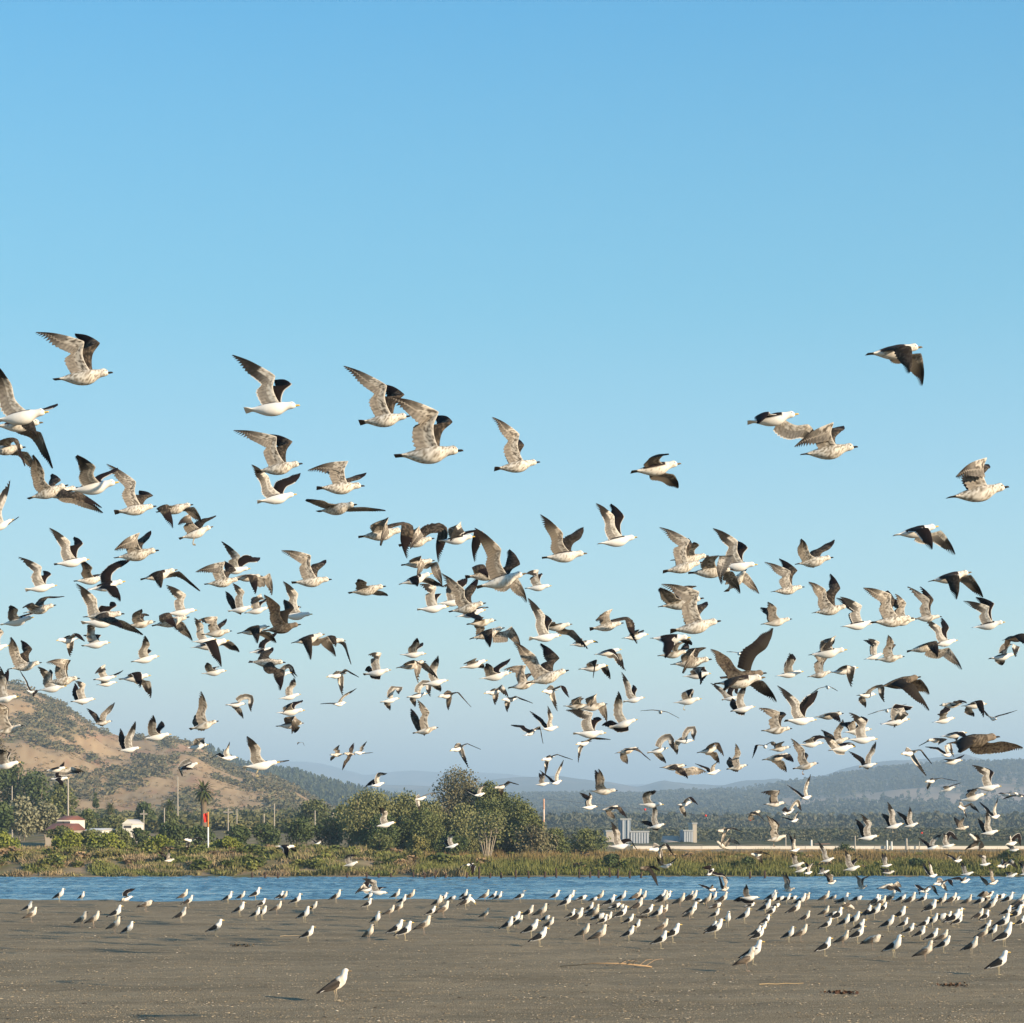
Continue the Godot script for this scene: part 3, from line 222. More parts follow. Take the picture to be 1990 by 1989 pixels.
	[-14.308,4.659,-63.651,0.996,0.044,-0.078,-0.012,0.929,0.369,0.05,-0.09,0.25,0.083,-0.154,0.325,-0.054,0.239,-0.113,0.025,0.256,-0.282,0,0,0,"black-winged white gull, wings swept down, leftmost in front of hills, far left"],
	[14.555,2.946,-63.908,0.981,0.185,-0.052,-0.192,0.928,-0.318,-0.099,0.332,0.02,-0.144,0.321,0.194,-0.239,0.183,-0.02,-0.135,0.224,-0.279,0,0,0,"black-winged white gull, wings raised, twelfth from left before the far bank, far right"],
	[6.09,1.653,-64.113,0.407,0.346,-0.845,0.384,0.775,0.502,0.277,-0.062,-0.02,0.237,-0.207,-0.236,-0.023,0.143,0.228,-0.297,-0.044,0.249,0,0,0,"black-winged white gull, wings held level, before the far bank, right of centre"],
	[2.161,3.774,-64.214,0.859,0.065,-0.508,-0.056,0.998,0.033,-0.023,0.281,0.02,-0.087,0.145,0.327,-0.029,0.281,0.011,-0.328,0.145,-0.081,0,0,0,"black-winged white gull, wings raised, fifth from left in front of hills, centre"],
	[-4.744,1.173,-64.171,0.733,0.195,-0.652,-0.284,0.958,-0.033,-0.174,0.106,0.178,-0.262,-0.269,0.16,0.048,0.144,-0.223,0.031,-0.26,-0.279,0,0,0,"black-winged white gull, wings swept down, low over water, left of centre"],
	[13.413,5.408,-64.168,0.739,0.116,-0.663,0.002,0.985,0.174,-0.102,0.278,0.02,0.2,-0.375,0,-0.315,0.175,-0.02,-0.371,0.036,-0.164,0,0,0,"black-winged white gull, wings held level, fourth from left in front of hills, far right"],
	[5.152,5.874,-64.984,0.989,0.047,-0.141,-0.111,0.866,-0.487,0.092,0.292,0.02,0.094,-0.312,0.225,-0.296,-0.161,-0.02,0.01,-0.256,-0.283,0,0,0,"black-winged white gull, wings held level, fourth from left in front of hills, right of centre"],
	[-13.322,6.44,-65.498,0.982,0.176,-0.064,-0.175,0.984,0.022,0.117,0.284,0.02,0.213,0.295,0.179,-0.295,0.207,-0.02,-0.334,0.219,-0.11,1,0,0,"mottled brown gull, wings raised, second from left in front of hills, far left"],
	[11.887,1.16,-67.038,0.96,0.252,-0.118,-0.231,0.958,0.171,0.246,-0.037,0.106,0.098,-0.185,0.31,0.321,0.09,-0.02,0.185,-0.165,-0.288,1,0,0,"mottled brown gull, wings swept down, low over water, far right"],
	[7.656,3.582,-67.004,0.826,0.168,-0.539,-0.183,0.983,0.025,-0.046,-0.034,0.264,0.312,-0.299,0,-0.096,-0.163,-0.193,0.118,-0.091,-0.334,1,0,0,"mottled brown gull, wings swept down, third from left in front of hills, right of centre"],
	[7.069,2.41,-67.308,-0.718,0.508,0.476,0.423,0.862,-0.28,0.099,0.196,-0.286,-0.036,-0.214,-0.344,0.302,0.196,0.02,0.303,-0.214,0.167,1,0,0,"mottled brown gull, wings held level leftward, leftmost before the far bank, right of centre"],
	[5.37,3.874,-67.02,0.858,0.172,-0.483,-0.293,0.938,-0.185,0.124,0.174,0.166,0.187,-0.249,0.239,-0.055,-0.189,-0.185,0.089,-0.248,-0.278,0,0,0,"black-winged white gull, wings held level, third from left in front of hills, right of centre"],
	[6.309,4.89,-67.026,0.858,0.22,-0.464,-0.226,0.973,0.044,-0.035,0.207,0.17,0.07,0.107,0.34,-0.185,0.099,-0.17,-0.432,0.144,0,0,0,0,"black-winged white gull, wings raised, fourth from left in front of hills, right of centre"],
	[-0.072,4.567,-67.281,-0.889,-0.246,0.385,-0.301,0.95,-0.088,0.022,-0.043,-0.266,0.077,-0.258,-0.274,0.284,0.161,0.02,0.338,-0.108,0.191,2,0,0,"pale-headed dark gull, wings held level leftward, in front of hills, centre"],
	[-5.832,7.146,-66.944,0.659,0.155,-0.736,-0.239,0.971,-0.009,0.112,0.19,0.155,0.365,0.247,0,-0.346,-0.008,-0.02,-0.322,-0.008,-0.23,0,0,0,"black-winged white gull, wings raised, third from left in front of hills, left of centre"],
	[13.929,4.733,-67.342,-0.79,-0.17,0.589,-0.23,0.973,-0.028,0.008,-0.134,-0.234,0.066,-0.152,-0.328,0.355,0.058,0.02,0.513,-0.08,0,0,0,0,"black-winged white gull, wings held level leftward, in front of hills, far right"],
	[15.335,2.677,-67.297,-0.781,0.445,0.438,0.388,0.896,-0.218,0.11,-0.197,-0.218,-0.291,-0.257,-0.018,0.244,-0.197,0.02,-0.136,-0.257,0.257,2,0,0,"pale-headed dark gull, wings swept down leftward, before the far bank, far right"],
	[16.299,1.955,-67.311,-0.862,-0.147,0.484,-0.128,0.989,0.072,0.137,0.206,-0.263,-0.04,-0.314,-0.256,0.296,0.206,0.02,0.198,-0.314,0.167,0,0,0,"black-winged white gull, wings held level leftward, before the far bank, far right"],
	[15.351,0.858,-66.988,0.732,0.336,-0.592,-0.261,0.942,0.211,-0.187,0.048,0.189,-0.284,-0.148,0.232,-0.224,0.048,0.144,-0.286,-0.148,0.229,2,0,0,"pale-headed dark gull, wings held level, low over water, far right"],
	[10.861,1.733,-67.47,0.966,0.246,0.076,-0.213,0.929,-0.302,-0.158,0.321,0.02,-0.22,0.239,0.227,0.06,0.187,-0.186,0.083,0.099,-0.34,0,1,0,"black-winged white gull, wings raised, second from left before the far bank, far right"],
	[4.452,3.122,-67.485,0.962,0.243,0.125,-0.133,0.815,-0.564,-0.079,0.351,0.02,-0.078,0.335,0.205,-0.297,0.112,-0.02,-0.327,0.013,-0.224,0,0,0,"black-winged white gull, wings raised, second from left before the far bank, right of centre"],
	[11.427,5.139,-67.715,0.981,0.186,0.063,-0.13,0.855,-0.503,0.08,0.351,0.02,0.057,0.367,0.167,-0.261,0.2,-0.02,-0.46,0.243,0,0,0,0,"black-winged white gull, wings raised, second from left in front of hills, far right"],
	[6.978,7.392,-68.44,0.977,0.172,0.129,-0.112,0.918,-0.38,-0.291,0.212,0.02,-0.459,0.245,0,0.005,0.286,-0.02,0.165,-0.168,-0.296,0,0,0,"black-winged white gull, wings raised, leftmost in middle flock, right of centre"],
	[3.22,6.49,-69.312,0.983,0.074,-0.165,-0.073,0.997,0.012,-0.089,0.064,0.247,-0.15,-0.016,0.333,-0.165,0.064,-0.204,-0.251,-0.016,-0.266,0,0,0,"black-winged white gull, wings held level, leftmost in front of hills, right of centre"],
	[9.249,3.598,-70.02,0.687,0.303,-0.661,0.286,0.723,0.629,0.147,0.243,-0.02,0.222,-0.244,-0.221,-0.181,0.078,0.185,-0.164,-0.097,0.318,0,0,0,"black-winged white gull, wings held level, sixth from left in front of hills, right of centre"],
	[15.539,3.789,-70.455,-0.605,0.097,0.79,-0.158,0.958,-0.239,0.162,-0.115,-0.183,0.167,-0.231,-0.262,0.335,0.129,0.02,0.272,-0.327,0,0,0,0,"black-winged white gull, wings swept down leftward, second from left in front of hills, far right"],
	[16.267,3.487,-70.02,0.742,0.103,-0.662,-0.16,0.987,-0.026,-0.058,0.293,0.02,0.029,0.325,0.225,-0.267,0.238,-0.02,-0.218,0.221,-0.24,0,0,0,"black-winged white gull, wings raised, rightmost in front of hills, far right"],
	[16.818,2.563,-70.039,0.793,0.115,-0.599,-0.467,0.747,-0.474,-0.134,0.203,0.117,-0.134,-0.079,0.331,0.172,0.202,-0.049,0.167,-0.303,-0.203,0,0,0,"black-winged white gull, wings held level, second from left before the far bank, far right"],
	[13.851,0.958,-70.051,0.818,0.148,-0.556,-0.122,0.989,0.083,0.045,0.111,0.242,0.262,-0.325,0.04,-0.208,0.111,-0.131,0.059,-0.325,-0.259,0,0,0,"black-winged white gull, wings swept down, low over water, far right"],
	[14.833,1.266,-70.387,-0.819,-0.107,0.563,-0.252,0.95,-0.186,0.208,-0.083,-0.15,0.242,-0.199,-0.238,0.309,0.113,0.02,0.129,-0.209,0.29,0,0,0,"black-winged white gull, wings held level leftward, low over water, far right"],
	[9.098,6.087,-73.855,-0.153,-0.14,0.978,-0.189,0.976,0.11,-0.244,0.009,0.115,-0.185,-0.442,0,0.258,0.157,-0.02,0.232,-0.191,-0.25,0,0,0,"black-winged white gull, wings swept down, in front of hills, right of centre"],
	[10.293,4.171,-73.37,0.757,0.141,-0.638,-0.314,0.935,-0.166,-0.04,0.358,0.02,0.127,0.412,0,-0.264,0.141,-0.02,-0.441,0.276,0,0,0,0,"black-winged white gull, wings raised, rightmost in front of hills, right of centre"],
	[8.972,2.148,-73.745,-0.791,0.054,0.609,-0.124,0.961,-0.247,0.138,-0.098,-0.21,0.249,-0.275,-0.166,0.177,0.107,0.173,0.372,-0.155,0.101,2,0,0,"pale-headed dark gull, wings held level leftward, before the far bank, right of centre"],
	[5.276,1.716,-73.758,0.739,0.161,0.654,-0.121,0.987,-0.107,-0.188,0.072,0.18,-0.217,0.204,0.252,0.155,0.072,-0.209,0.223,0.204,-0.246,0,0,0,"black-winged white gull, wings raised, third from left before the far bank, right of centre"],
	[1.377,4.682,-73.357,0.696,0.225,-0.682,-0.339,0.94,-0.036,0.047,0.357,0.02,0.132,0.382,0.097,-0.201,0.088,-0.158,-0.419,0.308,0,0,0,0,"black-winged white gull, wings raised, fourth from left in front of hills, centre"],
	[-5.053,4.609,-73.402,0.821,0.206,-0.533,-0.304,0.947,-0.103,-0.002,0.279,0.02,0.273,0.065,0.265,-0.207,0.166,-0.052,-0.315,-0.286,0,0,0,0,"black-winged white gull, wings raised, rightmost in front of hills, left of centre"],
	[-11.342,2.691,-73.803,-0.594,0.007,0.805,-0.173,0.975,-0.136,-0.062,-0.165,-0.205,-0.015,-0.261,-0.279,0.316,0.066,0.02,0.266,-0.14,0.249,0,0,0,"black-winged white gull, wings held level leftward, before the far bank, far left"],
	[-13.995,0.537,-73.351,0.679,0.21,-0.703,0.039,0.947,0.32,-0.159,-0.023,0.217,-0.079,-0.13,0.333,-0.011,0.161,-0.216,0.189,0.134,-0.298,0,0,0,"black-winged white gull, wings swept down, low over water, far left"],
	[-6.059,1.746,-73.768,0.959,0.264,0.1,-0.262,0.965,-0.027,-0.136,0.198,0.123,0.195,0.091,0.307,-0.108,0.198,-0.149,0.254,0.091,-0.26,0,0,0,"black-winged white gull, wings raised, second from left before the far bank, left of centre"],
	[15.851,3.079,-73.785,0.982,0.139,-0.128,-0.138,0.99,0.018,-0.101,0.198,0.153,-0.044,0.156,0.329,-0.137,0.198,-0.122,-0.127,0.156,-0.307,1,0,0,"mottled brown gull, wings raised, before the far bank, far right"],
	[10.245,1.682,-76.018,0.958,0.253,0.132,-0.251,0.967,-0.035,-0.124,0.227,0.077,-0.215,0.152,0.278,-0.098,0.227,-0.108,-0.131,0.152,-0.326,0,0,0,"black-winged white gull, wings raised, fifth from left before the far bank, right of centre"],
	[5.57,7.515,-77.537,0.003,-0.133,0.991,0.102,0.986,0.132,-0.284,0.039,0.02,-0.419,-0.024,0,0.236,-0.028,-0.128,0.42,-0.21,0,1,0,0,"mottled brown gull, wings held level, leftmost in front of hills, right of centre"],
	[7.799,0.767,-77.018,0.651,0.167,-0.741,-0.11,0.986,0.126,-0.001,0.224,0.15,-0.198,0.304,0.18,-0.149,0.224,0.02,-0.153,0.304,0.22,1,0,0,"mottled brown gull, wings raised, leftmost low over water, right of centre"],
	[-6.302,5.884,-77.374,-0.892,-0.067,0.447,-0.171,0.965,-0.197,-0.127,-0.084,-0.223,-0.059,-0.14,-0.333,-0.028,0.141,0.229,0.231,0.17,0.261,1,0,0,"mottled brown gull, wings raised leftward, in front of hills, left of centre"],
	[-5.918,5.886,-77.462,-0.67,0.027,0.742,0.547,0.694,0.468,0.068,0.119,-0.233,0.146,0.265,-0.247,-0.122,-0.279,0.02,-0.071,-0.321,0.223,1,0,0,"mottled brown gull, wings swept down leftward, in front of hills, left of centre"],
	[-18.115,8.231,-76.943,0.139,0.01,-0.99,0.557,0.826,0.087,0.029,0.046,-0.264,0.039,0.038,-0.354,-0.145,0.328,0.02,-0.27,0.42,0,0,0,0,"black-winged white gull, wings raised, third from left in middle flock, far left"],
	[-1.467,1.772,-77.515,-0.385,-0.108,0.917,-0.042,0.994,0.099,-0.226,-0.072,0.129,-0.203,-0.323,0.109,0.066,-0.072,0.252,0.064,-0.323,0.222,0,0,0,"black-winged white gull, wings swept down leftward, before the far bank, centre"],
	[7.324,0.78,-77.037,0.734,0.074,-0.675,-0.054,0.997,0.05,-0.106,0.07,0.238,-0.063,0.1,0.343,-0.246,0.07,0.086,-0.347,0.1,0.034,0,0,0,"black-winged white gull, wings held level, low over water, right of centre"],
	[14.119,7.56,-77.535,-0.13,-0.113,0.985,-0.152,0.984,0.093,-0.307,-0.058,0.02,-0.39,-0.126,0.08,0.27,0.094,-0.02,0.42,0.12,0,0,0,0,"black-winged white gull, wings swept down, leftmost in front of hills, far right"],
	[17.977,7.276,-77.524,0.261,-0.182,0.948,0.038,0.983,0.179,-0.208,0.08,0.153,-0.257,0.228,0.206,0.338,0.125,-0.02,0.491,0.171,0,0,0,0,"black-winged white gull, wings raised, fourth from left in front of hills, far right"],
	[17.842,0.996,-77.069,0.788,0.232,-0.57,-0.47,0.825,-0.314,-0.094,0.269,0.02,-0.218,0.304,0.163,-0.295,-0.153,-0.02,-0.285,0.42,0,2,0,0,"pale-headed dark gull, wings raised, rightmost low over water, far right"],
	[16.093,4.484,-77.365,0.95,0.281,0.132,-0.274,0.959,-0.073,-0.125,0.066,0.23,-0.241,-0.035,0.291,0.197,0.103,-0.153,0.294,0.095,-0.242,0,0,0,"black-winged white gull, wings held level, fifth from left in front of hills, far right"],
	[16.117,2.388,-77.532,0.988,0.153,0.026,-0.14,0.952,-0.271,-0.134,0.314,0.02,-0.184,0.122,0.304,-0.005,0.36,-0.02,0.347,-0.167,-0.143,0,0,0,"black-winged white gull, wings raised, eighth from left before the far bank, far right"],
	[14.824,3.141,-77.845,0.967,0.254,-0.014,-0.253,0.956,-0.149,-0.089,0.349,0.02,-0.112,0.29,0.24,-0.251,0.258,-0.02,-0.41,0.232,0,0,1,0,"black-winged white gull, wings raised, sixth from left before the far bank, far right"],
	[0.889,4.771,-79.784,0.987,0.131,-0.095,-0.131,0.991,0.013,-0.018,0.19,0.19,-0.097,0.209,0.298,-0.054,0.19,-0.184,-0.152,0.209,-0.274,0,0,0,"black-winged white gull, wings raised, second from left in front of hills, centre"],
	[10.946,1.366,-79.94,0.937,0.343,0.061,-0.342,0.939,-0.022,-0.129,0.166,0.169,-0.167,0.13,0.309,-0.105,0.166,-0.185,-0.125,0.13,-0.328,0,0,0,"black-winged white gull, wings raised, sixth from left before the far bank, right of centre"],
	[10.967,2.192,-81.113,0.754,0.139,-0.642,-0.106,0.99,0.09,-0.105,0.238,0.073,-0.035,0.395,0.218,-0.089,0.238,0.092,-0.221,0.395,0,0,0,0,"black-winged white gull, wings raised, fourth from left before the far bank, right of centre"],
	[12.402,0.902,-81.117,0.759,0.178,-0.626,-0.137,0.984,0.113,-0.056,0.218,0.182,-0.315,0.133,0.174,-0.19,0.218,0.02,-0.231,0.133,0.276,2,0,0,"pale-headed dark gull, wings raised, leftmost low over water, far right"],
	[13.618,0.691,-81.516,0.676,0.221,0.703,-0.153,0.975,-0.159,-0.096,0.289,0.02,-0.235,0.133,0.273,0.024,0.289,-0.096,0.282,0.133,-0.224,1,0,0,"mottled brown gull, wings raised, low over water, far right"],
	[10.668,0.601,-81.433,0.881,0.207,0.426,-0.186,0.978,-0.09,-0.091,0.258,0.02,-0.221,0.379,0,-0.041,0.258,-0.084,-0.137,0.379,-0.173,1,0,0,"mottled brown gull, wings raised, rightmost low over water, right of centre"],
	[-1.538,4.37,-81.137,0.812,0.167,-0.56,-0.216,0.976,-0.023,0.04,0.234,0.129,0.224,0.184,0.258,-0.278,0.047,-0.02,-0.351,0.16,-0.141,0,0,0,"black-winged white gull, wings raised, leftmost in front of hills, centre"],
	[-5.852,6.07,-81.546,-0.595,0,0.803,-0.554,0.724,-0.41,0.36,-0.013,-0.02,0.238,0.041,-0.292,0.098,0.136,0.212,0.265,0.245,0.183,0,0,0,"black-winged white gull, wings raised leftward, in front of hills, left of centre"],
	[-3.816,4.212,-81.106,0.722,0.196,-0.663,-0.563,0.724,-0.399,0.319,0.131,-0.02,0.242,0.036,-0.29,-0.114,-0.155,0.189,0.035,-0.41,0.071,0,0,0,"black-winged white gull, wings swept down, leftmost in front of hills, centre"],
	[19.268,4.476,-81.529,0.649,-0.158,0.744,0.104,0.987,0.119,-0.149,0.028,0.223,-0.256,-0.02,0.283,0.242,0.028,-0.117,0.315,-0.02,-0.215,0,0,0,"black-winged white gull, wings held level, rightmost in front of hills, far right"],
	[20.271,4.321,-81.467,-0.796,0.277,0.538,0.229,0.961,-0.155,-0.204,-0.045,-0.172,-0.253,-0.161,-0.22,0.083,-0.045,0.253,0.11,-0.161,0.316,0,0,0,"black-winged white gull, wings swept down leftward, rightmost in front of hills, far right"],
	[17.651,0.935,-81.153,0.832,0.226,-0.506,-0.193,0.974,0.117,-0.091,0.109,0.229,-0.223,-0.055,0.299,-0.246,0.109,-0.024,-0.368,-0.055,0.06,0,0,0,"black-winged white gull, wings held level, leftmost low over water, far right"],
	[12.278,1.748,-81.892,0.96,0.271,0.065,-0.27,0.963,-0.018,-0.158,0.277,0.02,-0.302,0.413,0,-0.154,0.277,-0.041,-0.299,0.413,-0.041,0,0,0,"black-winged white gull, wings raised, leftmost before the far bank, far right"],
	[13.202,9.002,-86.118,-0.096,-0.131,0.987,-0.049,0.991,0.127,-0.351,-0.08,0.02,-0.405,-0.266,0,0.205,-0.04,-0.17,0.244,-0.109,-0.276,0,0,0,"black-winged white gull, wings swept down, leftmost in middle flock, far right"],
	[-14.527,1.709,-85.622,0.733,0.127,-0.668,-0.094,0.992,0.085,-0.034,0.184,0.195,-0.011,0.154,0.332,-0.197,0.184,0.016,-0.331,0.154,-0.02,1,0,0,"mottled brown gull, wings raised, before the far bank, far left"],
	[17.328,1.067,-85.638,0.781,0.11,-0.615,-0.216,0.971,-0.1,-0.139,0.296,0.02,-0.194,0.336,0.137,-0.264,0.228,-0.02,-0.157,0.296,-0.215,0,0,0,"black-winged white gull, wings raised, low over water, far right"],
	[18.36,1.714,-85.637,0.784,0.064,-0.618,-0.05,0.998,0.039,-0.051,0.136,0.228,-0.008,0.122,0.342,-0.233,0.136,-0.004,-0.334,0.122,-0.072,0,0,0,"black-winged white gull, wings raised, ninth from left before the far bank, far right"],
	[-2.794,2.252,-86.294,0.957,0.281,-0.071,-0.288,0.95,-0.122,-0.108,0.277,0.02,0.159,0.203,0.282,-0.31,0.176,-0.02,-0.112,0.031,-0.343,0,0,0,"black-winged white gull, wings raised, before the far bank, centre"],
	[17.343,2.183,-86.345,0.953,0.287,0.099,-0.287,0.958,-0.014,0.071,0.276,0.02,0.182,0.236,0.251,-0.196,0.107,-0.152,-0.446,0.268,0,0,0,0,"black-winged white gull, wings raised, seventh from left before the far bank, far right"],
	[20.663,1.008,-86.35,0.95,0.291,0.116,-0.288,0.957,-0.035,-0.115,0.08,0.23,-0.238,-0.026,0.293,-0.056,0.08,-0.251,-0.16,-0.026,-0.342,0,0,0,"black-winged white gull, wings held level, rightmost low over water, far right"],
	[15.591,1.184,-86.827,0.993,0.112,-0.025,-0.112,0.994,0.003,-0.141,0.094,0.21,-0.192,0.041,0.316,-0.151,0.094,-0.203,-0.207,0.041,-0.306,2,0,0,"pale-headed dark gull, wings held level, before the far bank, far right"],
	[19.214,1.064,-88.165,0.968,0.209,0.14,-0.207,0.978,-0.03,-0.182,0.18,0.086,-0.184,0.278,0.217,-0.15,0.18,-0.134,-0.115,0.278,-0.261,0,0,0,"black-winged white gull, wings raised, tenth from left before the far bank, far right"],
	[12.257,3.348,-90.672,0.724,0.194,-0.662,-0.256,0.967,0.002,0.005,0.203,0.179,0.026,0.192,0.317,-0.286,0.062,-0.02,-0.264,0.054,-0.274,0,0,0,"black-winged white gull, wings raised, sixth from left in front of hills, right of centre"],
	[12.858,1.075,-90.675,0.753,0.094,-0.652,-0.071,0.996,0.062,0.051,0.29,0.02,0.12,0.252,0.267,-0.012,0.29,-0.054,-0.247,0.252,-0.157,0,0,0,"black-winged white gull, wings raised, rightmost before the far bank, right of centre"],
	[10.027,10.831,-91.167,-0.021,-0.157,0.987,-0.069,0.985,0.156,-0.265,0.042,0.032,-0.276,-0.006,0.269,0.304,0.099,-0.02,0.388,0.176,0,0,0,0,"black-winged white gull, wings held level, rightmost in middle flock, right of centre"],
	[13.542,1.021,-91.263,0.951,0.302,0.069,-0.301,0.953,-0.022,-0.124,0.121,0.207,-0.122,0.043,0.34,-0.093,0.121,-0.223,-0.072,0.043,-0.354,0,0,0,"black-winged white gull, wings held level, leftmost before the far bank, far right"],
	[22.882,0.95,-92.73,0.97,0.24,-0.031,-0.24,0.971,0.008,-0.116,0.286,0.02,-0.213,0.15,0.28,-0.117,0.286,-0.012,-0.231,0.15,-0.266,0,0,0,"black-winged white gull, wings raised, rightmost before the far bank, far right"],
	[21.509,1.358,-94.82,0.986,0.117,-0.12,-0.116,0.993,0.014,-0.064,0.321,-0.005,-0.393,0.111,0.098,-0.061,0.321,0.02,-0.405,0.111,0,0,0,0,"black-winged white gull, wings raised, eleventh from left before the far bank, far right"],
	[17.516,1.239,-97.836,0.987,0.123,-0.1,-0.122,0.992,0.012,-0.1,0.238,0.08,-0.109,0.344,0.182,-0.114,0.238,-0.058,-0.143,0.344,-0.156,0,0,0,"black-winged white gull, wings raised, fourth from left before the far bank, far right"],
	[26.296,1.85,-108.979,0.997,0.072,0.02,-0.072,0.997,-0.001,-0.163,0.125,0.175,-0.201,0.067,0.308,-0.156,0.125,-0.182,-0.189,0.067,-0.316,0,0,0,"black-winged white gull, wings held level, rightmost before the far bank, far right"],
	[-13.405,1.867,-140.205,0.593,0.23,-0.771,-0.14,0.973,0.183,0.054,0.059,0.258,0.093,0.209,0.299,-0.263,0.059,0.014,-0.313,0.209,-0.013,0,0,0,"black-winged white gull, wings raised, leftmost before the far bank, left of centre"],
	[-26.814,13.404,-257.694,0.632,-0.156,0.76,0.101,0.988,0.119,-0.248,0.034,-0.1,-0.051,-0.342,-0.202,0.359,-0.02,0.02,0.25,-0.456,0,0,0,0,"black-winged white gull, wings swept down, rightmost in front of hills, left of centre"],
]
